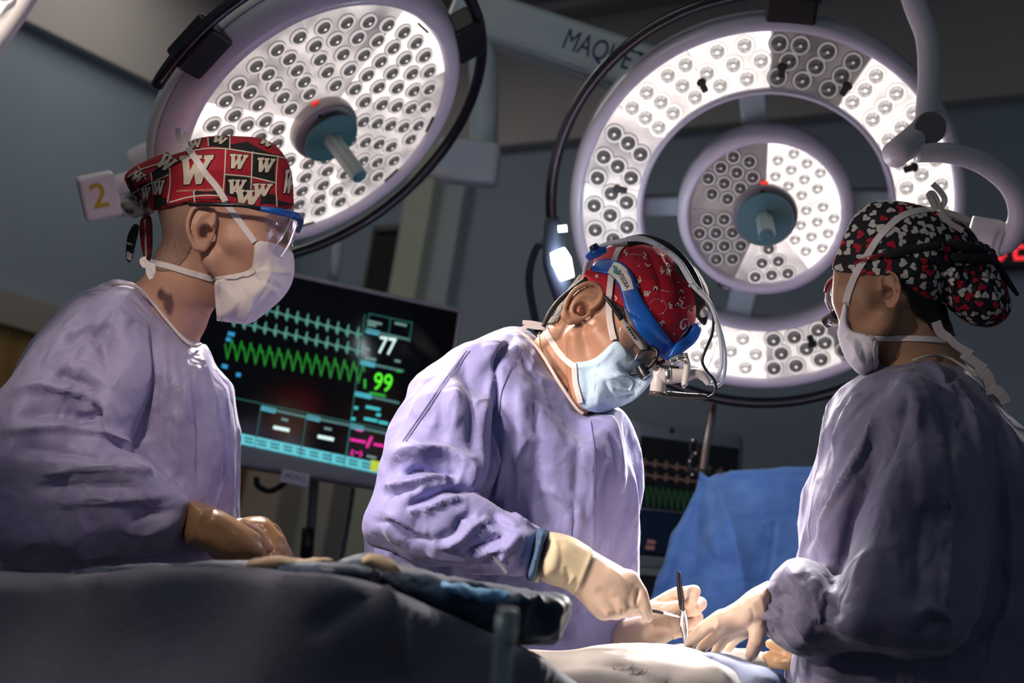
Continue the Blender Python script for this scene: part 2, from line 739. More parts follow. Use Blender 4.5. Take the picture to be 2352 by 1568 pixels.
def ribbon(name, pts, wpx, bvhs, m, parent, lift=0.0015, thick=0.0012, n=8, dflt=2.0):
    """flat tape laid over surfaces along pixel points (px, py) or (px, py, depth) where it hangs free"""
    hasd = [len(p) > 2 for p in pts]
    c = smooth_curve([p[:2] for p in pts], n) if len(pts) > 2 else np.linspace(np.array(pts[0][:2], float), np.array(pts[-1][:2], float), n + 1)
    td = np.linspace(0, len(pts) - 1, len(c))
    base = []
    for i, q in enumerate(c):
        k = min(int(td[i] + 1e-6), len(pts) - 1)
        k2 = min(k + 1, len(pts) - 1)
        if hasd[k] and hasd[k2]:
            fr = td[i] - k
            dd = pts[k][2] * (1 - fr) + pts[k2][2] * fr
            base.append((P(q[0], q[1], dd), None))
        else:
            hcast = cast(bvhs, q[0], q[1])
            base.append((hcast[0], hcast[1]) if hcast else (None, None))
    last = next((b[0] for b in base if b[0] is not None), None)
    for i in range(len(base)):
        if base[i][0] is None:
            dd = -(np.array(last) - CAM_O) @ CAM_R[:, 2] if last is not None else dflt
            base[i] = (P(c[i][0], c[i][1], dd), None)
        last = base[i][0]
    bm = bmesh.new()
    rows = []
    for i, (p, nn) in enumerate(base):
        t = (base[min(i + 1, len(base) - 1)][0] - base[max(i - 1, 0)][0])
        if t.length < 1e-7: t = Vector((1, 0, 0))
        t.normalize()
        vw = (CAM_LOC - p).normalized()
        nr = vw if nn is None else (nn * 0.7 + vw * 0.3).normalized()
        sd = t.cross(nr).normalized()
        dd = (p - CAM_LOC).length
        w = wpx * dd / FPX * 0.5
        q = p + nr * lift
        rows.append([bm.verts.new(q - sd * w), bm.verts.new(q - sd * w * 0.9 + nr * thick), bm.verts.new(q + sd * w * 0.9 + nr * thick), bm.verts.new(q + sd * w)])
    for a, b in zip(rows[:-1], rows[1:]):
        for k in range(4):
            bm.faces.new((a[k], a[(k + 1) % 4], b[(k + 1) % 4], b[k]))
    bm.faces.new(rows[0][::-1]); bm.faces.new(rows[-1])
    bmesh.ops.recalc_face_normals(bm, faces=bm.faces)
    return bm_obj(name, bm, m, parent, smooth=False)


def edge_tube(name, pts, inward, rpx, bvhs, m, parent, near=0.003):
    """binding along a garment's edge: depth taken from the cloth just inside the edge"""
    c = smooth_curve(pts, 5)
    out = []
    for (x, y) in c:
        dd = None
        for k in (1.0, 1.6, 2.4, 3.5):
            hc = cast(bvhs, x + inward[0] * k, y + inward[1] * k)
            if hc:
                dd = -float((np.array(hc[0]) - CAM_O) @ CAM_R[:, 2]) - near
                break
        if dd is None: dd = out[-1][2] if out else 2.0
        out.append((x, y, dd))
    d_ = np.array([o_[2] for o_ in out])
    for _ in range(6):
        d_[1:-1] = 0.25 * d_[:-2] + 0.5 * d_[1:-1] + 0.25 * d_[2:]
    return px_tube(name, [(o_[0], o_[1], float(e)) for o_, e in zip(out, d_)], rpx, m, parent, n=1)


def decal_mesh(bm, polys, bvhs, lift, grid=7.0, mi=0):
    """printed shapes: pixel outlines laid on the surface behind them"""
    for poly in polys:
        p = np.asarray(poly, float)
        lo = p.min(0); hi = p.max(0)
        q = np.roll(p, -1, axis=0)
        verts = [Vector(a) for a in p]
        edges = [(i, (i + 1) % len(p)) for i in range(len(p))]
        gx = np.arange(lo[0] + grid * 0.5, hi[0], grid); gy = np.arange(lo[1] + grid * 0.5, hi[1], grid)
        for x in gx:
            for y in gy:
                verts.append(Vector((x, y)))
        r = delaunay_2d_cdt(verts, edges, [], 0, 1e-4)
        vo, fo = r[0], r[2]
        hits = []
        for v in vo:
            hc = cast(bvhs, v.x, v.y)
            hits.append(bm.verts.new(hc[0] + hc[1] * lift) if hc else None)
        for f in fo:
            cx = sum(vo[i].x for i in f) / len(f); cy = sum(vo[i].y for i in f) / len(f)
            ins = False
            for (ax, ay), (bx, by) in zip(p, q):
                if (ay > cy) != (by > cy) and cx < (bx - ax) * (cy - ay) / (by - ay) + ax:
                    ins = not ins
            if ins and all(hits[i] is not None for i in f):
                try:
                    fc = bm.faces.new([hits[i] for i in f])
                    fc.material_index = mi
                except ValueError:
                    pass
    return bm


def decal(name, polys, bvhs, m, parent, lift=0.0006, grid=7.0, each=False):
    if each:
        for pl_ in polys:
            decal(name, [pl_], bvhs, m, parent, lift, grid)
        return None
    bm = bmesh.new()
    decal_mesh(bm, polys, bvhs, lift, grid)
    vw = CAM_LOC
    for f in bm.faces:
        f.normal_update()
        if f.normal.dot(vw - f.calc_center_median()) < 0:
            f.normal_flip()
    o_ = bm_obj(name, bm, m, parent, smooth=True)
    if len(polys) > 1: o_['kind'] = 'stuff'
    return o_


def text_tris(body, font_size=1.0, bold=0.0):
    """flat lettering as vertices and faces in its own plane (x right, y up)"""
    cu = bpy.data.curves.new('lettering', 'FONT')
    cu.body = body
    cu.size = font_size
    cu.align_x = 'CENTER'
    cu.align_y = 'CENTER'
    cu.offset = bold
    cu.resolution_u = 3
    o = bpy.data.objects.new('lettering', cu)
    COL.objects.link(o)
    bpy.context.view_layer.update()
    me = bpy.data.meshes.new_from_object(o.evaluated_get(bpy.context.evaluated_depsgraph_get()))
    vs = [(v.co.x, v.co.y) for v in me.vertices]
    fs = [tuple(p.vertices) for p in me.polygons]
    bpy.data.objects.remove(o)
    bpy.data.curves.remove(cu)
    bpy.data.meshes.remove(me)
    return vs, fs


def text_decal(name, body, cx, cy, size, ang, bvhs, m, parent, lift=0.001, sx=1.0, bold=0.0):
    """lettering laid on a surface: centre, height in pixels, angle (degrees, clockwise in the picture)"""
    vs, fs = text_tris(body, 1.0, bold)
    a = math.radians(ang)
    bm = bmesh.new()
    hits = []
    for (x, y) in vs:
        X = x * size * sx; Y = -y * size
        hc = cast(bvhs, cx + X * math.cos(a) - Y * math.sin(a), cy + X * math.sin(a) + Y * math.cos(a))
        hits.append(bm.verts.new(hc[0] + hc[1] * lift) if hc else None)
    for f in fs:
        if all(hits[i] is not None for i in f):
            try: bm.faces.new([hits[i] for i in f])
            except ValueError: pass
    return bm_obj(name, bm, m, parent)

# ------------------------------------------------------------------ the room
WALL = mat('wall_paint', (0.36, 0.45, 0.53), 0.7, var=0.10, vscale=1.5, bump=0.1, bscale=90)
SOFF = mat('soffit_paint', (0.60, 0.56, 0.53), 0.7, var=0.08, vscale=1.2)
CEIL = mat('ceiling_tile', (0.44, 0.42, 0.40), 0.75, var=0.15, vscale=3.0)
TBAR = mat('ceiling_rail', (0.55, 0.55, 0.56), 0.45)
FLOOR = mat('floor_vinyl', (0.16, 0.17, 0.18), 0.35, var=0.15, vscale=6)
WOOD = mat('wood_panel', (0.50, 0.29, 0.09), 0.45, var=0.35, vscale=3.0, stretch=(6, 6, 0.6))
BUMPER = mat('bumper_rail', (0.42, 0.38, 0.33), 0.5)
DOORG = mat('column_paint', (0.30, 0.33, 0.30), 0.55, var=0.06)
BEIGE = mat('beige_paint', (0.62, 0.54, 0.44), 0.6, var=0.06)
DARKV = mat('dark_void', (0.012, 0.012, 0.013), 0.6)
SLATM = mat('louvre_slat', (0.06, 0.058, 0.056), 0.5)

WC = Vector((-0.83, 5.19, 0))
DL = Vector((-0.62, -0.785, 0)).normalized()
DR = Vector((0.785, -0.62, 0)).normalized()
H1, H2 = 2.70, 3.12


def wall_slab(name, a, b, z0, z1, out, th, m, parent=None, kind='structure', push=0.0):
    a = Vector((a.x, a.y, 0)) + out * push; b = Vector((b.x, b.y, 0)) + out * push
    bm = bmesh.new()
    vs = []
    for p in (a, b, b + out * th, a + out * th):
        vs.append((bm.verts.new((p.x, p.y, z0)), bm.verts.new((p.x, p.y, z1))))
    for i in range(4):
        j = (i + 1) % 4
        bm.faces.new((vs[i][0], vs[j][0], vs[j][1], vs[i][1]))
    bm.faces.new([v[0] for v in vs][::-1]); bm.faces.new([v[1] for v in vs])
    bmesh.ops.recalc_face_normals(bm, faces=bm.faces)
    o = bm_obj(name, bm, m, parent)
    if kind and parent is None: o['kind'] = kind
    return o


OUTL = Vector((DL.y, -DL.x, 0))          # outward of the left wall
if OUTL.dot(WC) < 0: OUTL = -OUTL
OUTR = Vector((-DR.y, DR.x, 0))
if OUTR.dot(WC) < 0: OUTR = -OUTR
wl = wall_slab('wall_left', WC, WC + DL * 4.6, 0, H2, OUTL, 0.12, WALL)
wr = wall_slab('wall_back', WC, WC + DR * 4.6, 0, H2, OUTR, 0.12, WALL)
tl = wall_slab('trim_1', WC - OUTR * 0.05, WC + DL * 4.6, H1, H2, OUTL, 0.05, SOFF, push=-0.05)
tr = wall_slab('trim_2', WC - OUTL * 0.0, WC + DR * 4.6, H1, H2, OUTR, 0.05, SOFF, push=-0.05)
for o_, l_ in ((wl, 'blue-grey painted wall at the left of the room'), (wr, 'blue-grey painted wall behind the ring-shaped lamp'),
               (tl, 'pale soffit band along the top of the left wall'), (tr, 'pale soffit band along the top of the back wall')):
    o_['label'] = l_
bm = bmesh.new()
add_box(bm, (9, 8.4, 0.1), (0, 2.6, -0.05))
fl = bm_obj('floor', bm, FLOOR); tag(fl, 'dark vinyl floor of the operating room', kind='structure')
bm = bmesh.new()
add_box(bm, (9, 5.6, 0.1), (0, 4.0, H2 + 0.05))
ce = bm_obj('ceiling', bm, CEIL); tag(ce, 'dim ceiling with rectangular diffuser panels', kind='structure')
# ceiling panels in rails, aligned with the walls
RC = Matrix(((DR.x, -DL.x, 0, WC.x), (DR.y, -DL.y, 0, WC.y), (0, 0, 1, H2), (0, 0, 0, 1)))
pan_m = bpy.data.meshes.new('panel'); rail_m = bpy.data.meshes.new('rail')
bm = bmesh.new(); add_box(bm, (1.12, 0.56, 0.02), bevel=0.004, seg=1); bm.to_mesh(pan_m); bm.free(); pan_m.materials.append(mat('diffuser', (0.22, 0.21, 0.21), 0.35, var=0.1, vscale=4))
bm = bmesh.new()
for s in (-1, 1):
    add_box(bm, (1.20, 0.035, 0.03), (0, s * 0.295, 0)); add_box(bm, (0.035, 0.555, 0.03), (s * 0.585, 0, 0))
bm.to_mesh(rail_m); bm.free(); rail_m.materials.append(TBAR)
for i in range(4):
    for j in range(5):
        q = RC @ Vector((0.75 + 1.22 * i, -0.5 - 0.74 * j, 0))
        if q.y < 1.3 or abs(q.x) > 4.3: continue
        for nm, me_, dz in (('panel', pan_m, -0.006), ('rail', rail_m, -0.012)):
            o = bpy.data.objects.new(nm, me_); COL.objects.link(o)
            o.matrix_world = Matrix.Translation((0, 0, dz)) @ RC @ Matrix.Translation((0.75 + 1.22 * i, -0.5 - 0.74 * j, 0))
            o.parent = ce; o.matrix_parent_inverse = ce.matrix_world.inverted()


def on_wall(px, py, d0, n):
    r = P(px, py, 1.0) - CAM_LOC
    t = (d0 - CAM_LOC).dot(n) / r.dot(n)
    return CAM_LOC + r * t


# wood wainscot and bumper rail on the left wall, wood and beige panels low on the back wall
zb = on_wall(60, 725, WC, OUTL).z
wd = wall_slab('trim_3', WC + DL * 0.02, WC + DL * 4.55, 0.0, zb - 0.05, OUTL, 0.02, WOOD, push=-0.021)
tag(wd, 'warm brown wood wainscot low on the left wall')
bu = wall_slab('trim_4', WC + DL * 0.02, WC + DL * 4.55, zb - 0.05, zb + 0.05, OUTL, 0.045, BUMPER, push=-0.046)
tag(bu, 'grey bumper rail above the wood wainscot')


def back_strip(name, x0, x1, yref, z0, z1, th, m, label, parent=None):
    a = on_wall(x0, yref, WC, OUTR); b = on_wall(x1, yref, WC, OUTR)
    o = wall_slab(name, a, b, z0, z1, OUTR, th, m, parent, push=-th - 0.002)
    if parent is None: tag(o, label, kind='structure')
    return o


back_strip('trim_5', 952, 1012, 600, 0, H1, 0.10, mat('column_green', (0.56, 0.62, 0.50), 0.55, var=0.06), 'pale green door post behind the left lamp')
back_strip('trim_6', 1012, 1062, 600, 0, H1, 0.05, mat('column_grey', (0.48, 0.54, 0.57), 0.55, var=0.06), 'blue-grey door frame beside the pale green post')
back_strip('trim_7', 430, 606, 1100, 0, 1.55, 0.04, WOOD, 'wood panel low on the wall under the patient monitor')
back_strip('trim_8', 606, 690, 1150, 0, 1.6, 0.10, BEIGE, 'beige door jamb under the patient monitor')
back_strip('trim_9', 735, 800, 1150, 0, 1.6, 0.08, mat('jamb_grey', (0.52, 0.50, 0.46), 0.55), 'grey jamb under the patient monitor beside its pole')
# louvred vent
va = on_wall(862, 600, WC, OUTR); vb = on_wall(946, 600, WC, OUTR)
vz0 = on_wall(904, 700, WC, OUTR).z; vz1 = on_wall(904, 525, WC, OUTR).z
vroot = empty('wall_vent', (va + vb) / 2 - OUTR * 0.02, 'dark louvred wall vent beside the pale green post', 'vent')
wall_slab('backing', va, vb, vz0, vz1, OUTR, 0.01, DARKV, vroot, push=-0.012)
for (a_, b_, z0_, z1_) in ((va, va + (vb - va) * 0.05, vz0, vz1), (vb - (vb - va) * 0.05, vb, vz0, vz1), (va, vb, vz1 - 0.02, vz1), (va, vb, vz0, vz0 + 0.02)):
    wall_slab('frame', a_, b_, z0_, z1_, OUTR, 0.03, mat('vent_frame', (0.16, 0.15, 0.145), 0.5), vroot, push=-0.042)
nsl = 13
for i in range(nsl):
    z = vz0 + 0.03 + (vz1 - vz0 - 0.06) * (i + 0.5) / nsl
    wall_slab('slat', va + (vb - va) * 0.05, vb - (vb - va) * 0.05, z - 0.006, z + 0.004, OUTR, 0.016, SLATM, vroot, push=-0.03)

# ------------------------------------------------------------------ surgical lamps
HOUS = mat('lamp_housing', (0.74, 0.70, 0.80), 0.32, coat=0.3)
HOUSW = mat('lamp_housing_white', (0.86, 0.88, 0.85), 0.35, coat=0.2)
RAILM = mat('black_rail', (0.012, 0.013, 0.020), 0.28, coat=0.5)
BLK = mat('black_plastic', (0.012, 0.012, 0.013), 0.4)
TEAL = mat('teal_handle', (0.065, 0.19, 0.20), 0.45)
TEALG = mat('handle_grey_green', (0.38, 0.50, 0.46), 0.4)
HUBM = mat('hub_grey', (0.22, 0.21, 0.235), 0.35)
CHROME = mat('chrome', (0.75, 0.75, 0.76), 0.16, metal=1.0)
STEEL = mat('brushed_steel', (0.55, 0.54, 0.53), 0.3, metal=1.0)
WARM = (1.0, 0.90, 0.84)
PAN = {2: emit_mat('panel_bright', WARM, 1.0, 0.55, 11, (0.5, 0.48, 0.46)),
       1: emit_mat('panel_mid', (1.0, 0.89, 0.84), 0.46, 0.9, 9, (0.4, 0.38, 0.37)),
       0: emit_mat('panel_dim', (1.0, 0.87, 0.84), 0.07, 0.7, 12, (0.16, 0.145, 0.15))}
RIMG = {2: emit_mat('lens_rim_bright', WARM, 0.95, 0, 1, (0.8, 0.78, 0.76)),
        1: emit_mat('lens_rim_mid', WARM, 0.42, 0, 1, (0.75, 0.73, 0.72)),
        0: emit_mat('lens_rim_dim', WARM, 0.13, 0, 1, (0.55, 0.53, 0.52))}
EYE = {2: emit_mat('lens_eye_bright', WARM, 0.42, 0.6, 160, (0.25, 0.25, 0.25)),
       1: emit_mat('lens_eye_mid', WARM, 0.06, 0.6, 160, (0.06, 0.06, 0.065)),
       0: emit_mat('lens_eye_dim', WARM, 0.03, 0.6, 160, (0.03, 0.03, 0.032))}
GRV = {2: emit_mat('lens_groove_bright', WARM, 0.40, 0, 1, (0.3, 0.28, 0.28)), 1: emit_mat('lens_groove_mid', WARM, 0.10, 0, 1, (0.15, 0.14, 0.14)), 0: emit_mat('lens_groove_dim', WARM, 0.02, 0, 1, (0.06, 0.055, 0.055))}
CORE = {2: emit_mat('lens_core_bright', WARM, 2.6, 0, 1), 1: emit_mat('lens_core_mid', WARM, 0.9, 0, 1), 0: emit_mat('lens_core_dim', WARM, 0.35, 0, 1)}


def lens_mesh(r, lvl):
    bm = bmesh.new()
    prof = [(r * 1.10, 0.0), (r * 1.07, r * .07), (r * 1.0, r * .07), (r * .98, r * .28), (r * .86, r * .34), (r * .78, r * .20)]
    prof += [(r * .62, r * .38), (r * .36, r * .48), (r * .15, r * .52)]
    rings = add_lathe(bm, prof, 18)
    bm.faces.new(rings[-1])
    bm.faces.ensure_lookup_table()
    for f in bm.faces:
        c = f.calc_center_median()
        rr = math.hypot(c.x, c.y)
        f.material_index = 3 if rr > r * 1.0 else (0 if rr > r * .74 else (1 if rr > r * .20 else 2))
    bmesh.ops.recalc_face_normals(bm, faces=bm.faces)
    me = bpy.data.meshes.new('lens')
    bm.to_mesh(me); bm.free()
    for m in (RIMG[lvl], EYE[lvl], CORE[lvl], GRV[lvl]): me.materials.append(m)
    me.shade_smooth()
    return me


def lamp_frame(px, py, d, tilt, ex, ey):
    """lamp matrix: local z is the face normal; (ex, ey) the picture direction the face leans towards"""
    c = P(px, py, d)
    r = (c - CAM_LOC).normalized()
    e = dirw((ex, -ey, 0)); e = (e - r * e.dot(r)).normalized()
    n = (-r * math.cos(tilt) + e * math.sin(tilt)).normalized()
    rt = dirw((1, 0, 0)); u = (rt - n * rt.dot(n)).normalized()
    v = n.cross(u)
    m = Matrix(((u.x, v.x, n.x, c.x), (u.y, v.y, n.y, c.y), (u.z, v.z, n.z, c.z), (0, 0, 0, 1)))
    return m


def lpart(name, bm, m, root, smooth=True, loc=None):
    me = bpy.data.meshes.new(name)
    bm.normal_update(); bm.to_mesh(me); bm.free()
    for mm in (m if isinstance(m, (list, tuple)) else [m]): me.materials.append(mm)
    if smooth: me.shade_smooth()
    o = bpy.data.objects.new(name, me); COL.objects.link(o)
    o.parent = root
    if loc is not None: o.location = loc
    return o


def sector(name, a0, a1, r0, r1, z, m, root, th=0.004):
    bm = bmesh.new()
    n = max(3, int(abs(a1 - a0) / 5))
    g = math.radians(0.35)
    A = [math.radians(a0) + g + (math.radians(a1 - a0) - 2 * g) * k / n for k in range(n + 1)]
    top = [[bm.verts.new((r * math.cos(a), r * math.sin(a), z)) for a in A] for r in (r0, r1)]
    bot = [[bm.verts.new((r * math.cos(a), r * math.sin(a), z - th)) for a in A] for r in (r0, r1)]
    for k in range(n):
        bm.faces.new((top[0][k], top[1][k], top[1][k + 1], top[0][k + 1]))
        bm.faces.new((top[1][k], bot[1][k], bot[1][k + 1], top[1][k + 1]))
        bm.faces.new((top[0][k], top[0][k + 1], bot[0][k + 1], bot[0][k]))
    for k in (0, n):
        bm.faces.new((top[0][k], bot[0][k], bot[1][k], top[1][k]))
    bmesh.ops.recalc_face_normals(bm, faces=bm.faces)
    return lpart(name, bm, m, root, smooth=False)


def place_lenses(panels, rows, z, meshes, vis=None):
    """panels: [(a0, a1, level, object)], rows: [(radius, count, phase)]"""
    for (r, n, ph) in rows:
        for k in range(n):
            a = (360.0 * k / n + ph) % 360
            for (a0, a1, lvl, po) in panels:
                lo = a0 % 360; sp = (a1 - a0)
                rel = (a - lo) % 360
                if rel < sp:
                    mg = math.degrees(0.0125 / r)
                    if rel < mg: rel = mg
                    if rel > sp - mg: rel = sp - mg
                    aa = math.radians(lo + rel)
                    x, y = r * math.cos(aa), r * math.sin(aa)
                    if vis and not vis(x, y): break
                    o = bpy.data.objects.new('lens', meshes[lvl]); COL.objects.link(o)
                    o.location = (x, y, z); o.parent = po
                    break


def handle(root, r_disc, r_h, ln, z0, hub_r, hub_h):
    bm = bmesh.new()
    rg = add_lathe(bm, [(hub_r * 1.02, z0), (hub_r * 1.02, z0 + hub_h * 0.5), (hub_r, z0 + hub_h * .85), (hub_r * .93, z0 + hub_h)], 48)
    bm.faces.new(rg[-1]); bmesh.ops.recalc_face_normals(bm, faces=bm.faces)
    for f in bm.faces:
        f.material_index = 1 if abs(f.normal.z) < 0.6 else 0
    hub = lpart('hub', bm, [HUBM, mat('hub_rim', (0.46, 0.43, 0.42), 0.3)], root)
    for k in range(3):
        a = math.radians(100 + 120 * k)
        bm = bmesh.new(); rg = add_lathe(bm, [(0.0035, 0), (0.0035, 0.0015), (0.002, 0.002)], 10); bm.faces.new(rg[-1])
        lpart('screw', bm, BLK, hub, loc=(hub_r * .84 * math.cos(a), hub_r * .84 * math.sin(a), z0 + hub_h))
    bm = bmesh.new()
    rg = add_lathe(bm, [(r_disc * .3, z0 + hub_h), (r_disc * .98, z0 + hub_h + .012), (r_disc, z0 + hub_h + .014), (r_disc * .97, z0 + hub_h + .0165), (r_h, z0 + hub_h + .018)], 48)
    bm.faces.new(rg[-1]); bm.faces.new(rg[0][::-1])
    lpart('guard_disc', bm, TEAL, root, smooth=False)
    bm = bmesh.new()
    zz = z0 + hub_h + .017
    rg = add_lathe(bm, [(r_h * 1.05, zz), (r_h, zz + ln * .1), (r_h * .93, zz + ln * .94), (r_h * .85, zz + ln)], 8)
    f = bm.faces.new(rg[-1]); f.material_index = 1
    bmesh.ops.recalc_face_normals(bm, faces=bm.faces)
    hd = lpart('handle', bm, [TEALG, TEAL], root, smooth=False)
    bm = bmesh.new(); rg = add_lathe(bm, [(r_h * .5, zz + ln), (r_h * .45, zz + ln + .002), (r_h * .3, zz + ln + .001)], 16); bm.faces.new(rg[-1])
    lpart('end_cap', bm, TEAL, hd)
    bm = bmesh.new(); add_box(bm, (0.014, 0.006, 0.004), bevel=0.001, seg=1)
    lpart('indicator', bm, emit_mat('red_led', (1.0, 0.05, 0.03), 0.6, base=(0.4, 0.02, 0.01)), root, loc=(hub_r * -0.1, hub_r * 1.06, z0 + 0.006))


def arc_rail(root, R, z, a0, a1, r):
    bm = bmesh.new()
    n = int(abs(a1 - a0) / 3)
    pts = [(R * math.cos(math.radians(a0 + (a1 - a0) * k / n)), R * math.sin(math.radians(a0 + (a1 - a0) * k / n)), z) for k in range(n + 1)]
    add_tube(bm, pts, r, 12)
    return lpart('handrail', bm, RAILM, root)


def rail_bracket(root, a, r0, r1, z, w):
    rm = Matrix.Rotation(math.radians(a), 4, 'Z')
    bm = bmesh.new()
    add_box(bm, (r1 - r0, w, 0.05), ((r0 + r1) / 2, 0, z), bevel=0.006)
    bmesh.ops.transform(bm, matrix=rm, verts=bm.verts)
    lpart('rail_bracket', bm, BLK, root, smooth=False)


def spot(root, loc, target_w, power, size_deg, blend, radius, color):
    ld = bpy.data.lights.new('lamp_light', 'SPOT')
    ld.energy = power; ld.spot_size = math.radians(size_deg); ld.spot_blend = blend
    ld.shadow_soft_size = radius; ld.color = color
    o = bpy.data.objects.new('lamp_light', ld); COL.objects.link(o)
    w = root.matrix_world @ Vector(loc)
    dv = (Vector(target_w) - w).normalized()
    q = dv.to_track_quat('-Z', 'Y').to_matrix().to_4x4()
    o.matrix_world = Matrix.Translation(w) @ q
    return o


OPSITE = P(1570, 1475, 1.94)
# --- the tilted disc lamp
mw = lamp_frame(741, 291, 2.50, math.radians(51), 0.596, 0.803)
L1 = empty('surgical_lamp', (0, 0, 0), 'tilted disc surgical lamp with teal handle behind the red-capped person', 'surgical lamp', mw=mw)
bm = bmesh.new()
add_lathe(bm, [(0.250, -0.012), (0.256, 0.001), (0.262, 0.006), (0.276, 0.003), (0.290, -0.012), (0.297, -0.034), (0.297, -0.056), (0.288, -0.070), (0.18, -0.085), (0.0001, -0.09)], 96)
bmesh.ops.recalc_face_normals(bm, faces=bm.faces)
bm.faces.ensure_lookup_table()
lpart('housing', bm, HOUS, L1)
bm = bmesh.new()
add_lathe(bm, [(0.2985, -0.036), (0.301, -0.040), (0.301, -0.062), (0.2965, -0.066)], 96)
lpart('outer_band', bm, HOUSW, L1)


def a_at(mw, px, py):
    """face angle (degrees) of a pixel on a lamp's face plane"""
    c = mw.translation; n = mw.to_3x3().col[2]
    r = P(px, py, 1) - CAM_LOC
    q = mw.inverted() @ (CAM_LOC + r * ((c - CAM_LOC).dot(n) / r.dot(n)))
    return math.degrees(math.atan2(q.y, q.x)), math.hypot(q.x, q.y)


s_left = a_at(mw, 520, 250)[0] % 360; s_up = a_at(mw, 708, 95)[0] % 360; s_r = a_at(mw, 1035, 165)[0] % 360; s_b = a_at(mw, 815, 505)[0] % 360
# going clockwise: left -> up -> right -> bottom
seams = [s_left, s_up, (s_up - ((s_up - s_r) % 360) / 2) % 360, s_r, (s_r - ((s_r - s_b) % 360) / 2) % 360, s_b]
rest = (s_b - s_left) % 360
seams += [(s_b - rest / 3) % 360, (s_b - 2 * rest / 3) % 360]
lv = [1, 1, 2, 1, 1, 2, 2, 2]
pans = []
for i in range(8):
    a1 = seams[i]; a0 = seams[(i + 1) % 8]
    sp = (a1 - a0) % 360
    po = sector('panel', a0, a0 + sp, 0.062, 0.252, -0.006, PAN[lv[i]], L1)
    pans.append((a0, a0 + sp, lv[i], po))
LM = {l: lens_mesh(0.0158, l) for l in (0, 1, 2)}
LMD = {2: LM[1], 1: LM[1], 0: LM[0]}
place_lenses(pans, [(0.088, 12, 5), (0.121, 17, 14), (0.154, 22, 2), (0.187, 27, 8), (0.220, 32, 3), (0.2405, 0, 0)], -0.006, LMD)
handle(L1, 0.052, 0.0165, 0.100, -0.006, 0.061, 0.024)
for a in (200, 255, 300, 330, 30):
    bm = bmesh.new(); add_box(bm, (0.004, 0.035, 0.003)); bmesh.ops.transform(bm, matrix=Matrix.Rotation(math.radians(a), 4, 'Z') @ Matrix.Translation((0.2465, 0, -0.003)), verts=bm.verts)
    lpart('clip', bm, BLK, L1, smooth=False)
ra = a_at(mw, 400, 222)[0] % 360; rb = a_at(mw, 640, 600)[0] % 360
arc_rail(L1, 0.342, -0.022, ra, ra - ((ra - rb) % 360), 0.0105)
for (bx, by) in ((505, 150), (1085, 105)):
    rail_bracket(L1, a_at(mw, bx, by)[0], 0.285, 0.338, -0.03, 0.085)
for k in range(5):
    a = math.radians(72 * k)
    side_ = k in (2, 3)
    spot(L1, (0.16 * math.cos(a), 0.16 * math.sin(a), 0.02), P(455, 880, 2.05) if side_ else P(1330, 1250, 1.92), 16.0 if side_ else 14.0, 44 if side_ else 46, 0.7, 0.03, (1.0, 0.93, 0.88) if side_ else (1.0, 0.90, 0.82))

# --- the ring lamp
mw = lamp_frame(1757, 493, 2.60, math.radians(19.4), 0.084, 0.996)
L2 = empty('surgical_lamp', (0, 0, 0), 'ring-shaped surgical lamp with a round inner lamp between the two bent heads', 'surgical lamp', mw=mw)
bm = bmesh.new()
add_lathe(bm, [(0.333, -0.010), (0.336, 0.004), (0.341, 0.008), (0.352, 0.002), (0.360, -0.015), (0.362, -0.05), (0.35, -0.07), (0.24, -0.07), (0.224, -0.06), (0.2215, -0.02), (0.224, 0.003), (0.231, 0.006), (0.236, -0.010)], 128)
bmesh.ops.recalc_face_normals(bm, faces=bm.faces)
lpart('ring_housing', bm, HOUS, L2)
oseam = [0, 30, 61, 92, 118, 145, 172, 200, 228, 255, 275, 300, 330]
olv = [2, 2, 0, 2, 2, 1, 1, 2, 2, 2, 1, 0, 2]
pans = []
for i in range(len(oseam)):
    a0 = oseam[i]; a1 = oseam[(i + 1) % len(oseam)]
    if a1 <= a0: a1 += 360
    pans.append((a0, a1, olv[i], sector('panel', a0, a1, 0.2345, 0.335, -0.006, PAN[olv[i]], L2)))
LM2 = {l: lens_mesh(0.0172, l) for l in (0, 1, 2)}
place_lenses(pans, [(0.2535, 33, 3), (0.283, 37, 8), (0.313, 41, 4)], -0.006, LM2)
for a in (88, 63, 118, 172, 22, 293, 318):
    bm = bmesh.new(); add_box(bm, (0.026, 0.012, 0.008), bevel=0.002, seg=1); add_box(bm, (0.008, 0.017, 0.009), (0.006, 0, 0), bevel=0.001, seg=1)
    bmesh.ops.transform(bm, matrix=Matrix.Rotation(math.radians(a), 4, 'Z') @ Matrix.Translation((0.268, 0, 0.003)), verts=bm.verts)
    lpart('clip', bm, BLK, L2, smooth=False)
bm = bmesh.new()
add_lathe(bm, [(0.134, -0.008), (0.138, 0.010), (0.143, 0.014), (0.154, 0.008), (0.160, -0.012), (0.160, -0.05), (0.14, -0.07), (0.0001, -0.075)], 96)
bmesh.ops.recalc_face_normals(bm, faces=bm.faces)
lpart('inner_housing', bm, HOUS, L2)
iseam = [20, 92, 178, 250, 310]
ilv = [2, 0, 0, 1, 2]
pans = []
for i in range(5):
    a0 = iseam[i]; a1 = iseam[(i + 1) % 5]
    if a1 <= a0: a1 += 360
    pans.append((a0, a1, ilv[i], sector('panel', a0, a1, 0.05, 0.136, -0.004, PAN[ilv[i]], L2)))
LM3 = {l: lens_mesh(0.0135, l) for l in (0, 1, 2)}
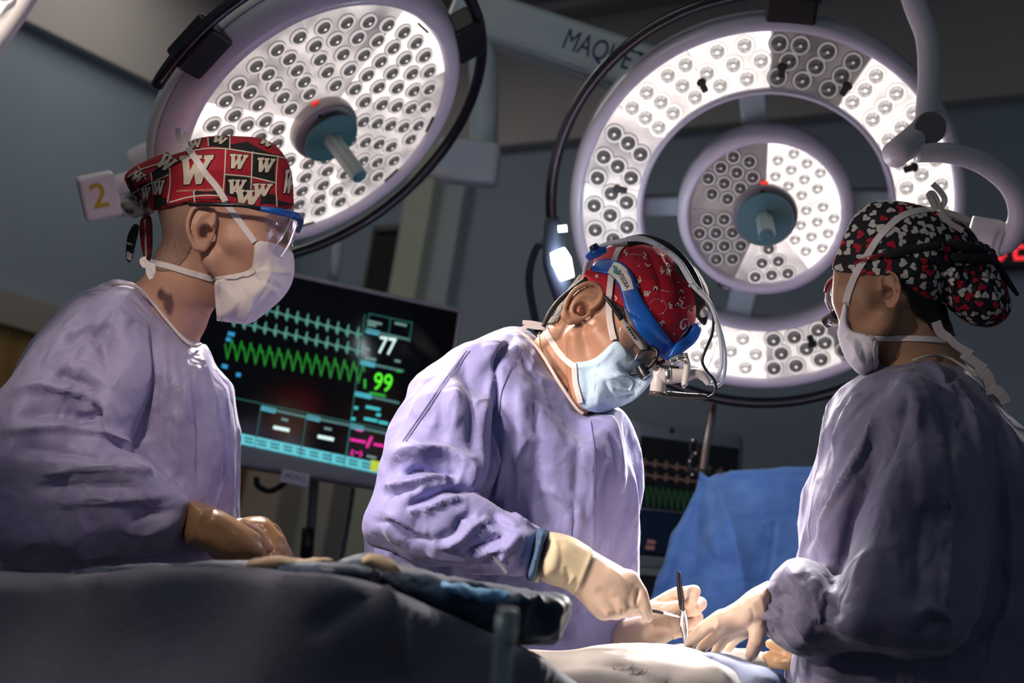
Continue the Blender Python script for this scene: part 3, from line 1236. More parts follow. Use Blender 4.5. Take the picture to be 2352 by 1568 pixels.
for (a0_, a1_, l_, po_) in pans:
    mid_ = math.radians((a0_ + a1_) / 2)
    for i_ in range(-4, 5):
        for j_ in range(0, 6):
            t_ = (i_ + (0.5 if j_ % 2 else 0.0)) * 0.0300; q_ = 0.068 + j_ * 0.0262
            x_ = q_ * math.cos(mid_) - t_ * math.sin(mid_); y_ = q_ * math.sin(mid_) + t_ * math.cos(mid_)
            r_ = math.hypot(x_, y_); rel_ = (math.degrees(math.atan2(y_, x_)) - a0_) % 360
            mg_ = math.degrees(0.0125 / r_)
            if 0.064 < r_ < 0.1265 and mg_ < rel_ < (a1_ - a0_) - mg_:
                o = bpy.data.objects.new('lens', LM3[l_]); COL.objects.link(o); o.location = (x_, y_, -0.004); o.parent = po_
handle(L2, 0.051, 0.0165, 0.080, -0.004, 0.058, 0.016)
ra = a_at(mw, 1885, 20)[0] % 360; rb = a_at(mw, 2000, 860)[0] % 360
arc_rail(L2, 0.396, -0.022, ra, ra + ((rb - ra) % 360), 0.0105)
rail_bracket(L2, a_at(mw, 1815, 60)[0], 0.345, 0.396, -0.022, 0.085)
# arms from the ring to the inner lamp, and the tubes behind it
for a, w in ((3, 0.05), (100, 0.05), (184, 0.04), (262, 0.05)):
    bm = bmesh.new(); add_box(bm, (0.13, w, 0.03), (0.20, 0, -0.07), bevel=0.006)
    bmesh.ops.transform(bm, matrix=Matrix.Rotation(math.radians(a), 4, 'Z'), verts=bm.verts)
    lpart('spoke', bm, mat('spoke_teal', (0.33, 0.42, 0.44), 0.4), L2, smooth=False)
bm = bmesh.new()
add_tube(bm, smooth_curve([(-0.075, -0.155, -0.09), (-0.07, -0.185, -0.1), (-0.03, -0.19, -0.1), (0.0, -0.165, -0.1), (0.035, -0.185, -0.1), (0.06, -0.185, -0.1), (0.07, -0.15, -0.09)], 8), 0.003, 8)
lpart('cable', bm, STEEL, L2)
for k in range(5):
    a = math.radians(72 * k + 20)
    wide_ = k in (0, 3)
    spot(L2, (0.28 * math.cos(a), 0.28 * math.sin(a), 0.025), P(1800, 1000, 1.9) if wide_ else OPSITE, 13.0 if wide_ else 55.0, 88 if wide_ else 44, 0.8, 0.03, (1.0, 0.94, 0.89))

# --- the lamp at the upper left edge, nearest the camera
mw = lamp_frame(-560, -330, 1.28, math.radians(36), 0.80, 0.60)
L3 = empty('surgical_lamp', (0, 0, 0), 'bright surgical lamp cut off at the upper left edge of the picture', 'surgical lamp', mw=mw)
edge_r = a_at(mw, 48, 72)[1]
bm = bmesh.new()
s = edge_r
add_lathe(bm, [(s - .035, -0.008), (s - .028, 0.002), (s - .016, 0.006), (s - .004, 0.0), (s, -0.02), (s - .004, -0.05), (s * .6, -0.08), (0.0001, -0.085)], 96)
bmesh.ops.recalc_face_normals(bm, faces=bm.faces)
lpart('housing', bm, mat('lamp_rim_lit', (0.8, 0.77, 0.76), 0.35), L3)
po3 = sector('panel', -120, 240, 0.02, s - .032, -0.006, PAN[2], L3)
LM4 = {l: lens_mesh(0.013, l) for l in (0, 1, 2)}
aa3 = a_at(mw, 20, 60)[0]
for (r, n) in ((s - .046, 56), (s - .078, 50)):
    for k in range(n):
        a = 360.0 * k / n
        if min((a - aa3) % 360, (aa3 - a) % 360) < 40:
            o = bpy.data.objects.new('lens', LM4[2]); COL.objects.link(o)
            o.location = (r * math.cos(math.radians(a)), r * math.sin(math.radians(a)), -0.006); o.parent = po3
for k in range(6):
    a = math.radians(60 * k)
    if k == 2:
        spot(L3, (0.6 * s * math.cos(a), 0.6 * s * math.sin(a), 0.02), P(1960, 740, 1.88), 16.0, 19, 0.9, 0.035, (1.0, 0.88, 0.80))
        continue
    tg_, pw_, cn_, co_ = (P(1190, 1090, 1.87), 23.0, 36, (1.0, 0.82, 0.71))
    if k == 1: tg_, pw_, cn_, co_ = (P(420, 700, 2.02), 19.0, 40, (1.0, 0.84, 0.74))
    if k == 4: tg_, pw_, cn_, co_ = (P(1060, 1330, 1.45), 14.0, 20, (1.0, 0.90, 0.84))
    spot(L3, (0.6 * s * math.cos(a), 0.6 * s * math.sin(a), 0.02), tg_, pw_, cn_, 0.65, 0.035, co_)

# ------------------------------------------------------------------ suspension arms
ARMT = mat('arm_paint', (0.60, 0.73, 0.74), 0.4, coat=0.2)
ARMG = mat('arm_grey', (0.66, 0.63, 0.66), 0.38, coat=0.3)


def beam_matrix(a, b, up_hint):
    x = (b - a).normalized()
    z = (up_hint - x * up_hint.dot(x)).normalized()
    y = z.cross(x)
    c = (a + b) / 2
    return Matrix(((x.x, y.x, z.x, c.x), (x.y, y.y, z.y, c.y), (x.z, y.z, z.z, c.z), (0, 0, 0, 1)))


a = P(1050, 20, 3.16); b = P(1600, 205, 2.98)
mb = beam_matrix(a, b, dirw((0.3, 0.95, 0)))
S1 = empty('suspension_arm', (0, 0, 0), 'pale teal ceiling arm with dark blue lettering between the two lamps', 'lamp arm', mw=mb)
ln = (b - a).length
bm = bmesh.new(); add_box(bm, (ln, 0.10, 0.105), bevel=0.022, seg=3); lpart('beam', bm, ARMT, S1, smooth=False)
bm = bmesh.new(); add_box(bm, (ln * .98, 0.05, 0.006), (0, 0, -0.0545), bevel=0.002, seg=1); lpart('underside_strip', bm, mat('strip_pale', (0.65, 0.70, 0.66), 0.3), S1, smooth=False)
vs, fs = text_tris('MAQUET', 0.064, 0.0)
bm = bmesh.new()
vv = [bm.verts.new((x * 0.72 + 0.085, 0, y + 0.002)) for x, y in vs]
for f in fs:
    try: bm.faces.new([vv[i] for i in f])
    except ValueError: pass
ysgn = -1 if (S1.matrix_world.to_3x3().col[1]).dot(CAM_LOC - a) < 0 else 1
o = lpart('lettering', bm, mat('dark_blue_print', (0.01, 0.035, 0.13), 0.4), S1, smooth=False)
o.location = (0, ysgn * 0.0508, 0)
# drop tube and bracket at the left end of the arm
px_tube('post', [(1090, 20, 3.14), (1112, 180, 3.1), (1108, 420, 3.06)], 33, ARMT, S1, seg=20)
bm = bmesh.new()
mb2 = Matrix.Translation(P(1075, 375, 3.05)) @ CAM_M.to_3x3().to_4x4() @ Matrix.Rotation(math.radians(-6), 4, 'Z')
add_box(bm, (0.135, 0.092, 0.10), bevel=0.014, seg=3)
bm_obj('bracket', bm, ARMT, S1, local=mb2)
px_tube('swivel', [(985, 395, 3.0), (1080, 405, 3.02)], 14, mat('strip_pale', (0.65, 0.70, 0.66), 0.3), S1)

# the tube that carries the disc lamp, at the top edge of the picture
S4 = empty('ceiling_tube', P(712, -140, 2.75), 'pale teal tube rising above the tilted disc lamp', 'tube')
px_tube('tube', [(708, 40, 2.68), (715, -150, 2.8), (722, -420, 2.95)], 22, ARMT, S4, seg=18)
px_tube('collar', [(711, -60, 2.74), (714, -120, 2.78)], 27, ARMT, S4, seg=18)

# curved grey yoke at the right
S2 = empty('lamp_yoke', P(2130, 280, 2.15), 'grey curved tube yoke with a swivel joint above the heart-print cap', 'lamp arm')
px_tube('upper_tube', [(2078, -60, 2.18), (2105, 20, 2.16), (2128, 85, 2.15), (2133, 170, 2.14), (2126, 275, 2.13)], [27, 27, 26, 25, 24], ARMG, S2, seg=24)
px_tube('swivel_joint', [(2054, 356, 2.06), (2128, 300, 2.13), (2150, 283, 2.15)], [31, 37, 36], ARMG, S2, seg=28)
bm = bmesh.new()
cjm = Matrix.Translation(P(2137, 293, 2.085)) @ CAM_M.to_3x3().to_4x4()
rg = add_lathe(bm, [(0.0235, -0.02), (0.0235, 0.0), (0.0225, 0.002)], 32); bm.faces.new(rg[-1])
bm_obj('joint_cap', bm, mat('cap_grey', (0.17, 0.155, 0.16), 0.45), S2, local=cjm)
px_tube('lower_tube', [(2105, 352, 2.08), (2180, 352, 2.09), (2260, 376, 2.11), (2325, 432, 2.13), (2342, 500, 2.15), (2310, 556, 2.17), (2262, 540, 2.18)], [21, 24, 25, 26, 26, 27, 34], ARMG, S2, seg=22, n=10)
px_tube('end_housing', [(2225, 535, 2.19), (2285, 548, 2.18), (2312, 556, 2.17)], [40, 44, 34], ARMG, S2, seg=24)

# joint box with the number 2 behind the left head
S3 = empty('numbered_joint', P(225, 450, 2.55), 'white joint box marked with a yellow 2 behind the red patchwork cap', 'lamp joint')
bxm = Matrix.Translation(P(228, 450, 2.52)) @ CAM_M.to_3x3().to_4x4() @ Matrix.Rotation(math.radians(14), 4, 'Z') @ Matrix.Rotation(math.radians(18), 4, 'Y') @ Matrix.Rotation(math.radians(16), 4, 'X')
bm = bmesh.new(); add_box(bm, (0.064, 0.078, 0.055), bevel=0.006)
bm_obj('cover', bm, mat('joint_white', (0.74, 0.71, 0.74), 0.45), S3, local=bxm)
vs, fs = text_tris('2', 0.062, 0.0008)
bm = bmesh.new(); vv = [bm.verts.new((x - 0.002, y + 0.002, 0.0279)) for x, y in vs]
for f in fs: bm.faces.new([vv[i] for i in f])
bm_obj('number', bm, mat('yellow_print', (0.52, 0.37, 0.01), 0.5), S3, local=bxm)
bm = bmesh.new(); add_box(bm, (0.056, 0.001, 0.026), (0, -0.0395, 0.005))
lab = bm_obj('label', bm, mat('label_white', (0.55, 0.62, 0.72), 0.4), S3, local=bxm)
bm = bmesh.new()
for k, w in enumerate((.002, .001, .005, .001, .003, .002, .006, .002, .001)):
    add_box(bm, (w, 0.0004, 0.016), (-0.018 + k * 0.0045, -0.0402, 0.005))
bm_obj('barcode', bm, BLK, lab, local=bxm)
px_tube('round_base', [(262, 452, 2.56), (262, 482, 2.56), (262, 496, 2.56)], [40, 42, 30], mat('joint_pale', (0.42, 0.50, 0.54), 0.3), S3, seg=22)
px_tube('arm_tube', [(240, 440, 2.57), (330, 415, 2.57), (420, 395, 2.58)], 30, mat('joint_white', (0.74, 0.71, 0.74), 0.45), S3, seg=18)
px_tube('upper_arm', [(302, 372, 2.60), (330, 362, 2.60), (430, 325, 2.60)], [26, 31, 32], mat('joint_white', (0.74, 0.71, 0.74), 0.45), S3, seg=20)

# small bright light behind the bent surgeon
S5 = empty('examination_light', P(1296, 600, 2.75), 'glaring white strip light on a dark holder behind the bent surgeon', 'light')
px_tube('diffuser', [(1280, 575, 2.50), (1290, 600, 2.50), (1303, 640, 2.50)], [17, 23, 16], emit_mat('glare_white', (0.80, 0.95, 1.0), 30.0), S5, seg=14)
px_tube('upper_diffuser', [(1282, 526, 2.50), (1302, 524, 2.50)], 8, emit_mat('glare_white2', (0.8, 1.0, 0.97), 6.0), S5)
px_tube('holder', [(1270, 500, 2.54), (1276, 600, 2.54), (1296, 690, 2.54)], [18, 30, 22], mat('holder_dark', (0.03, 0.035, 0.06), 0.5), S5, seg=14)
px_tube('arm', [(1275, 600, 2.55), (1240, 560, 2.6), (1215, 640, 2.7), (1235, 760, 2.8)], 9, mat('holder_dark', (0.03, 0.035, 0.06), 0.5), S5)

# two unseen area lights, added under the ceiling to brighten the far walls
for (i_, j_) in ((0, 1), (1, 3)):
    w_ = RC @ Vector((0.75 + 1.22 * i_, -0.5 - 0.74 * j_, -0.03))
    ld = bpy.data.lights.new('room_fill_light', 'AREA')
    ld.shape = 'RECTANGLE'; ld.size = 1.05; ld.size_y = 0.5; ld.energy = 3.6; ld.color = (1.0, 0.94, 0.88)
    o = bpy.data.objects.new('room_fill_light', ld); COL.objects.link(o)
    o.matrix_world = Matrix.Translation(w_) @ RC.to_3x3().to_4x4()

# ------------------------------------------------------------------ patient monitor
def quad_bvh(pts):
    return BVHTree.FromPolygons([Vector(p) for p in pts], [(0, 1, 2, 3)])


def plane_frame(c, xr, up):
    x = xr.normalized(); z = None
    y = (up - x * up.dot(x)).normalized()
    n = x.cross(y)
    if n.dot(CAM_LOC - c) < 0: n = -n
    return Matrix(((x.x, y.x, n.x, c.x), (x.y, y.y, n.y, c.y), (x.z, y.z, n.z, c.z), (0, 0, 0, 1)))


def strip_mesh(name, lines, wpx, bvhs, m, parent, lift=0.0008, each=False):
    """thin printed or lit lines, pixel polylines laid on a plane"""
    if each:
        for l_ in lines:
            strip_mesh(name, [l_], wpx, bvhs, m, parent, lift)
        return None
    bm = bmesh.new()
    for ln_ in lines:
        for (x0, y0), (x1, y1) in zip(ln_[:-1], ln_[1:]):
            dx, dy = x1 - x0, y1 - y0
            L_ = math.hypot(dx, dy) + 1e-6
            ox, oy = -dy / L_ * wpx / 2, dx / L_ * wpx / 2
            ex, ey = dx / L_ * wpx * .3, dy / L_ * wpx * .3
            q = []
            for (x, y) in ((x0 - ex + ox, y0 - ey + oy), (x1 + ex + ox, y1 + ey + oy), (x1 + ex - ox, y1 + ey - oy), (x0 - ex - ox, y0 - ey - oy)):
                hc = cast(bvhs, x, y)
                if hc is None: break
                n_ = hc[1] if hc[1].dot(CAM_LOC - hc[0]) > 0 else -hc[1]
                q.append(bm.verts.new(hc[0] + n_ * lift))
            if len(q) == 4: bm.faces.new(q)
    o_ = bm_obj(name, bm, m, parent)
    if len(lines) > 1: o_['kind'] = 'stuff'
    return o_


MONP = mat('monitor_plastic', (0.20, 0.215, 0.24), 0.4)
SCR = mat('screen_glass', (0.006, 0.007, 0.010), 0.10, spec=0.3)
mc = P(735, 868, 2.95)
xr = P(853, 910, 2.99) - P(541, 851, 2.89)
MF = plane_frame(mc, xr, Vector((0, 0, 1)))
M1 = empty('patient_monitor', (0, 0, 0), 'large patient monitor with heart traces and readings 77 and 99', 'monitor', mw=MF)
MW, MH = 0.575, 0.415
bm = bmesh.new(); add_box(bm, (MW, MH, 0.05), (0, 0, -0.028), bevel=0.010, seg=3); lpart('casing', bm, MONP, M1, smooth=False)
bm = bmesh.new(); add_box(bm, (MW - 0.02, 0.355, 0.003), (0, 0.021, -0.002)); lpart('screen', bm, SCR, M1, smooth=False)
bm = bmesh.new(); add_box(bm, (MW, 0.012, 0.056), (0, MH / 2 - 0.006, -0.028), bevel=0.004); lpart('top_edge', bm, mat('monitor_edge', (0.36, 0.38, 0.41), 0.35), M1, smooth=False)
bm = bmesh.new(); add_box(bm, (0.010, MH, 0.056), (MW / 2 - 0.005, 0, -0.028), bevel=0.004); lpart('side_edge', bm, mat('monitor_edge', (0.36, 0.38, 0.41), 0.35), M1, smooth=False)
bpy.context.view_layer.update()
zf = 0.0005
SB = [quad_bvh([MF @ Vector((x, y, zf)) for x, y in ((-1, -1), (1, -1), (1, 1), (-1, 1))])]


def em(n, c, s=1.0): return emit_mat(n, c, s)


CYAN = em('trace_cyan', (0.14, 0.45, 0.37), 0.5)
GRN = em('trace_green', (0.01, 0.30, 0.02), 0.55)
LIME = em('reading_green', (0.10, 1.0, 0.02), 0.85)
WHT = em('reading_white', (0.75, 1.0, 0.95), 0.85)
BARC = em('bar_cyan', (0.12, 0.62, 0.70), 0.75)
PNKT = em('reading_pink', (1.0, 0.02, 0.42), 0.75)
LINE = em('grid_teal', (0.02, 0.15, 0.14), 0.5)
BLUT = em('text_blue', (0.03, 0.33, 0.62), 0.75)
YEL = em('key_yellow', (0.60, 0.72, 0.05), 0.7)
TXT = em('bar_text', (0.01, 0.10, 0.14), 0.3)


def ecg(x0, y0, x1, y1, n, hgt, up):
    pts = []
    for k in range(n):
        for (t, v) in ((0, 0), (.30, 0.0), (.40, .08), (.47, -.5), (.53, 1.0), (.60, -.75), (.66, .05), (.8, .18), (.9, 0)):
            f_ = (k + t) / n
            pts.append((x0 + (x1 - x0) * f_ + v * hgt * 0.18, y0 + (y1 - y0) * f_ - v * hgt))
    return pts


strip_mesh('heart_trace', [ecg(600, 709, 832, 770, 10, 15, 1)], 3.2, SB, CYAN, M1)
strip_mesh('heart_trace', [ecg(525, 735, 832, 808, 13, 15, 1)], 3.2, SB, CYAN, M1)
pl = []
for k in range(15):
    x = 517 + 21.5 * k; y = 790 + 3.9 * k
    pl += [(x, y), (x + 5, y + 34), (x + 16, y - 10), (x + 19, y + 8)]
strip_mesh('pulse_trace', [pl], 3.6, SB, GRN, M1)
strip_mesh('frame_line', [[(530, 912), (905, 990)], [(838, 722), (796, 1045)], [(600, 932), (588, 1008)], [(705, 952), (692, 1030)], [(805, 973), (793, 1050)], [(848, 720), (946, 741)], [(946, 741), (940, 785)], [(848, 720), (842, 758)], [(897, 730), (893, 765)]], 2.6, SB, LINE, M1, each=True)
strip_mesh('reading_bar', [[(842, 758), (940, 780)], [(830, 831), (925, 852)], [(818, 903), (915, 925)], [(603, 936), (700, 957)], [(706, 957), (800, 976)], [(806, 978), (900, 998)]], 5.5, SB, em('grid_grey', (0.12, 0.30, 0.30), 0.5), M1, each=True)
strip_mesh('reading_tab', [[(843, 759), (868, 765)], [(831, 832), (858, 838)], [(818, 904), (850, 911)], [(603, 937), (630, 943)], [(706, 957), (732, 963)], [(806, 978), (832, 984)]], 11, SB, em('tab_blue', (0.06, 0.45, 0.58), 0.8), M1, each=True)
strip_mesh('menu_bar', [[(520, 1000), (882, 1078)]], 24, SB, BARC, M1)
strip_mesh('yellow_key', [[(857, 1069), (905, 1079)]], 24, SB, YEL, M1, lift=0.0012)
strip_mesh('menu_text', [[(562 + 30 * k, 1008 + 6.4 * k + j), (580 + 30 * k, 1012 + 6.4 * k + j)] for k in range(10) for j in (-3, 5)], 3.5, SB, TXT, M1, lift=0.0014)
strip_mesh('menu_dividers', [[(588 + s_, 1002 + s_ * .215), (585 + s_, 1026 + s_ * .215)] for s_ in (0, 104, 173, 205)], 2, SB, em('div', (0.01, 0.2, 0.25), 0.3), M1, lift=0.0014)
text_decal('pulse_reading', '77', 888, 796, 56, 9, SB, WHT, M1, lift=0.0010, sx=0.72, bold=0.012)
text_decal('oxygen_reading', '99', 879, 880, 58, 9, SB, LIME, M1, lift=0.0010, sx=0.78, bold=0.006)
strip_mesh('small_text', [[(845, 737), (875, 744)], [(846, 745), (862, 748)], [(908, 742), (932, 747)], [(838, 800), (848, 803)], [(840, 822), (862, 826)], [(908, 828), (918, 830)], [(648, 962), (660, 965)], [(746, 983), (760, 986)], [(844, 1047), (862, 1051)]], 5.5, SB, em('text_grey', (0.25, 0.45, 0.42), 0.5), M1)
strip_mesh('dash_reading', [[(630 + 12 * k, 981 + 2.4 * k), (638 + 12 * k, 983 + 2.4 * k)] for k in range(3)] + [[(732 + 12 * k, 1002 + 2.4 * k), (740 + 12 * k, 1004 + 2.4 * k)] for k in range(3)], 8, SB, WHT, M1, each=True)
strip_mesh('blue_dashes', [[(842 + 11 * k, 934 + 2.2 * k), (849 + 11 * k, 935.5 + 2.2 * k)] for k in range(3)] + [[(838 + 10 * k, 961 + 2 * k), (845 + 10 * k, 962.4 + 2 * k)] for k in range(3)] + [[(872 + 10 * k, 969 + 2 * k), (879 + 10 * k, 970.4 + 2 * k)] for k in range(2)] + [[(866, 952), (872, 953)], [(815, 936), (820, 937)], [(808, 961), (814, 962)]], 7, SB, em('dash_cyan', (0.05, 0.6, 0.65), 0.75), M1)
strip_mesh('blue_text', [[(526, 766), (536, 768)], [(522, 779), (527, 780)], [(512, 840), (520, 842)], [(545, 860), (550, 861)]], 9, SB, BLUT, M1, each=True)
strip_mesh('pressure_dashes', [[(806 + 12 * k, 1009 + 2.3 * k), (814 + 12 * k, 1010.6 + 2.3 * k)] for k in range(3)] + [[(860 + 12 * k, 1020 + 2.3 * k), (868 + 12 * k, 1021.6 + 2.3 * k)] for k in range(3)], 6.5, SB, PNKT, M1)
strip_mesh('pressure_slash', [[(853, 1004), (843, 1026)]], 6.5, SB, PNKT, M1)
strip_mesh('pressure_text', [[(810, 1033), (806, 1042)], [(806, 1042), (811, 1045)], [(815, 1038), (824, 1040)], [(828, 1036), (831, 1043)], [(831, 1043), (826, 1048)], [(818, 987), (832, 990)]], 3.5, SB, PNKT, M1)
strip_mesh('green_text', [[(838, 872), (838, 890)], [(850, 902), (884, 909)], [(912, 851), (920, 853)]], 5, SB, em('text_green', (0.02, 0.55, 0.03), 0.7), M1)
# lettered sticker on the lower bezel
strip_mesh('sticker', [[(654, 1093), (700, 1102)]], 30, SB, mat('sticker_white', (0.46, 0.48, 0.55), 0.5), M1, lift=0.003)
text_decal('sticker_lettering', 'MON-2', 677, 1097, 20, 10.5, SB, mat('sticker_ink', (0.03, 0.035, 0.05), 0.5), M1, lift=0.0036, sx=0.75)
px_tube('cable', [(590, 1095, 3.02), (592, 1115, 3.02), (620, 1127, 3.02), (650, 1112, 3.02), (655, 1098, 3.03)], 7, BLK, M1, n=8)
# pole of the monitor and the gear below it
M2 = empty('monitor_pole', P(735, 1900, 3.15), 'pale vertical pole that carries the large patient monitor', 'pole')
px_tube('upper_pole', [(778, 560, 3.12), (762, 650, 3.1)], 12, mat('pole_pale', (0.42, 0.52, 0.54), 0.35), M2, seg=14)
px_tube('pole', [(742, 800, 3.14), (712, 1240, 3.10), (600, 2650, 3.0)], 11, mat('pole_grey', (0.14, 0.15, 0.16), 0.4), M2, seg=14)
px_tube('grip', [(708, 1212, 3.10), (703, 1290, 3.09)], 15, BLK, M2, seg=14)
px_tube('cable', [(812, 1120, 3.0), (800, 1200, 3.0), (782, 1300, 2.98)], 5, mat('cable_green', (0.03, 0.05, 0.05), 0.5), M2)
bm = bmesh.new(); add_box(bm, (0.4, 0.4, 0.05), (0, 0, 0), bevel=0.02)
fb = P(600, 2650, 3.0)
bm_obj('base', bm, BLK, M2, local=Matrix.Translation((fb.x, fb.y, 0.03)))

# ------------------------------------------------------------------ second monitor behind the drape
c2 = P(1585, 1165, 3.05)
MF2 = plane_frame(c2, P(1700, 1175, 3.12) - P(1460, 1150, 3.0), Vector((0, 0, 1)))
M3 = empty('anaesthesia_monitor', (0, 0, 0), 'dim screen in a pale rounded frame behind the blue drape', 'monitor', mw=MF2)
bm = bmesh.new(); add_box(bm, (0.30, 0.20, 0.05), (-0.005, 0.075, -0.03), bevel=0.02, seg=3); lpart('casing', bm, mat('frame_pale', (0.26, 0.31, 0.33), 0.45), M3, smooth=False)
bm = bmesh.new(); add_box(bm, (0.255, 0.15, 0.004), (-0.005, 0.065, -0.004), bevel=0.001, seg=1); lpart('screen', bm, mat('screen_dim', (0.010, 0.012, 0.014), 0.2), M3, smooth=False)
bm = bmesh.new(); add_box(bm, (0.34, 0.10, 0.05), (0, -0.06, -0.03), bevel=0.01); lpart('blue_panel', bm, mat('panel_blue', (0.012, 0.035, 0.08), 0.4), M3, smooth=False)
bm = bmesh.new(); add_box(bm, (0.36, 0.02, 0.08), (0, -0.125, -0.02), bevel=0.005); lpart('shelf_edge', bm, mat('frame_pale', (0.26, 0.31, 0.33), 0.45), M3, smooth=False)
bm = bmesh.new(); add_box(bm, (0.32, 0.98, 0.2), (0, -0.64, -0.1), bevel=0.01); lpart('trolley', bm, mat('trolley_dark', (0.03, 0.035, 0.04), 0.5), M3, smooth=False)
bpy.context.view_layer.update()
SB2 = [quad_bvh([MF2 @ Vector((x, y, -0.0015)) for x, y in ((-1, -1), (1, -1), (1, 1), (-1, 1))])]
wv = []
for j, (y0, c) in enumerate(((1060, 0), (1088, 0))):
    wv.append(ecg(1465, y0, 1690, y0 + 30, 9, 9, 1))
strip_mesh('faint_trace', wv, 5, SB2, em('faint_red', (0.06, 0.035, 0.03), 0.6), M3, each=True)
gl = []
for k in range(12):
    gl += [(1468 + 14 * k, 1120 + 1.8 * k), (1472 + 14 * k, 1160 + 1.8 * k), (1478 + 14 * k, 1115 + 1.8 * k)]
strip_mesh('faint_pulse', [gl], 5, SB2, em('faint_green', (0.004, 0.02, 0.007), 0.7), M3)
strip_mesh('panel_text', [[(1487, 1243), (1500, 1245)], [(1483, 1256), (1498, 1258)]], 9, SB2, em('faint_pink', (0.16, 0.07, 0.07), 0.6), M3, lift=0.004)
bm = bmesh.new(); rg = add_lathe(bm, [(0.006, 0), (0.005, 0.002)], 12); bm.faces.new(rg[-1])
lpart('logo_dot', bm, BLK, M3, loc=(-0.055, 0.16, -0.004))

# ------------------------------------------------------------------ drape pole and blue drape
M4 = empty('drape_pole', P(1600, 1500, 2.80), 'steel pole with black hooks holding up the blue drape', 'pole')
px_tube('pole', [(1638.5, 922, 2.84), (1637, 935, 2.84), (1612, 1090, 2.80), (1560, 1500, 2.74), (1330, 3400, 2.70)], 10, mat('pole_steel', (0.50, 0.40, 0.36), 0.25, metal=1.0), M4, seg=16)
px_tube('hook', [(1600, 1012, 2.74), (1591, 1014, 2.74), (1585, 1026, 2.74), (1590, 1042, 2.74), (1601, 1040, 2.74), (1603, 1024, 2.74), (1598, 1014, 2.74)], 3.2, BLK, M4, n=8)
px_tube('hook_stem', [(1597, 1040, 2.74), (1584, 1060, 2.74), (1588, 1082, 2.74), (1602, 1092, 2.74)], 7, BLK, M4, n=8)
px_tube('clamp', [(1602, 1088, 2.74), (1642, 1090, 2.74)], 12, BLK, M4)
for (x_, y_) in ((1591, 1011), (1597, 1041), (1584, 1059), (1590, 1090)):
    bm = bmesh.new(); bmesh.ops.create_uvsphere(bm, u_segments=10, v_segments=6, radius=0.0035)
    bm_obj('knob', bm, CHROME, M4, local=Matrix.Translation(P(x_, y_, 2.735)), smooth=True)
DRP = mat('blue_drape', (0.12, 0.32, 0.72), 0.55, var=0.25, vscale=30, bump=0.35, bscale=130, color2=(0.17, 0.40, 0.80), sheen=0.3)
drape = inflate([(1605, 1078), (1629, 1098), (1643, 1090), (1693, 1079), (1752, 1075), (1869, 1070), (1990, 1068), (2010, 1300), (1990, 1560), (1900, 1640), (1470, 1640), (1462, 1500), (1500, 1356), (1511, 1327), (1529, 1286), (1535, 1257), (1544, 1224), (1564, 1195), (1582, 1157), (1600, 1116)],
                [(1605, 1080, 2.68, .012), (1690, 1250, 2.58, .012), (1640, 1400, 2.55, .012), (1520, 1350, 2.64, .012), (1560, 1190, 2.66, .012), (1850, 1080, 2.62, .012), (1860, 1400, 2.58, .012), (1490, 1560, 2.58, .012)], 14, smooth=0)
o = organic('blue_drape', drape, (1440, 2030, 1050, 1660, 2.48, 2.78), 0.0045, DRP, None, P(1620, 1640, 2.58),
            post=lambda V, N: strokes(folds(V, N, 0.003, 12, 3.0), N, [([(1645, 1092), (1665, 1160), (1690, 1260), (1712, 1380)], 26, 0.016), ([(1610, 1090), (1600, 1170), (1592, 1260), (1588, 1380)], 22, -0.010), ([(1625, 1110), (1630, 1200), (1650, 1300)], 16, 0.007), ([(1560, 1210), (1540, 1290), (1515, 1360)], 14, 0.008),
                                                ([(1690, 1190), (1780, 1183), (1850, 1183)], 6, -0.005), ([(1783, 1195), (1775, 1260), (1762, 1330)], 6, -0.005), ([(1650, 1335), (1720, 1337), (1760, 1338)], 5, -0.004), ([(1645, 1096), (1750, 1098), (1860, 1095)], 8, -0.004), ([(1605, 1235), (1640, 1280), (1665, 1295)], 6, -0.003)]))
tag(o, 'blue paper drape hung from the steel pole', 'drape')

# ------------------------------------------------------------------ red digital clock on the back wall
cw = on_wall(2350, 580, WC, OUTR)
CFm = plane_frame(cw - OUTR * 0.03, DR, Vector((0, 0, 1)))
K1 = empty('digital_clock', (0, 0, 0), 'black wall clock with red digits at the right edge of the picture', 'clock', mw=CFm)
bm = bmesh.new(); add_box(bm, (0.26, 0.105, 0.04), (0.055, 0.0, -0.0), bevel=0.006); lpart('case', bm, BLK, K1, smooth=False)
RED = emit_mat('digit_red', (1.0, 0.02, 0.04), 0.9)
def seg7(cx_, segs):
    w, h_, t = 0.032, 0.062, 0.010
    S = {'a': (0, h_ / 2, w, t), 'g': (0, 0, w, t), 'd': (0, -h_ / 2, w, t), 'f': (-w / 2, h_ / 4, t, h_ / 2 - t), 'b': (w / 2, h_ / 4, t, h_ / 2 - t), 'e': (-w / 2, -h_ / 4, t, h_ / 2 - t), 'c': (w / 2, -h_ / 4, t, h_ / 2 - t)}
    for s_ in segs:
        x, y, a_, b_ = S[s_]
        bm = bmesh.new(); add_box(bm, (a_, b_, 0.002), (cx_ + x + y * 0.12, y, 0.0205), bevel=0.0004, seg=1)
        lpart('digit_segment', bm, RED, K1, smooth=False)
seg7(-0.045, 'abcd'); seg7(0.015, 'adegf'); seg7(0.085, 'abcdg'); seg7(0.145, 'abcdef')

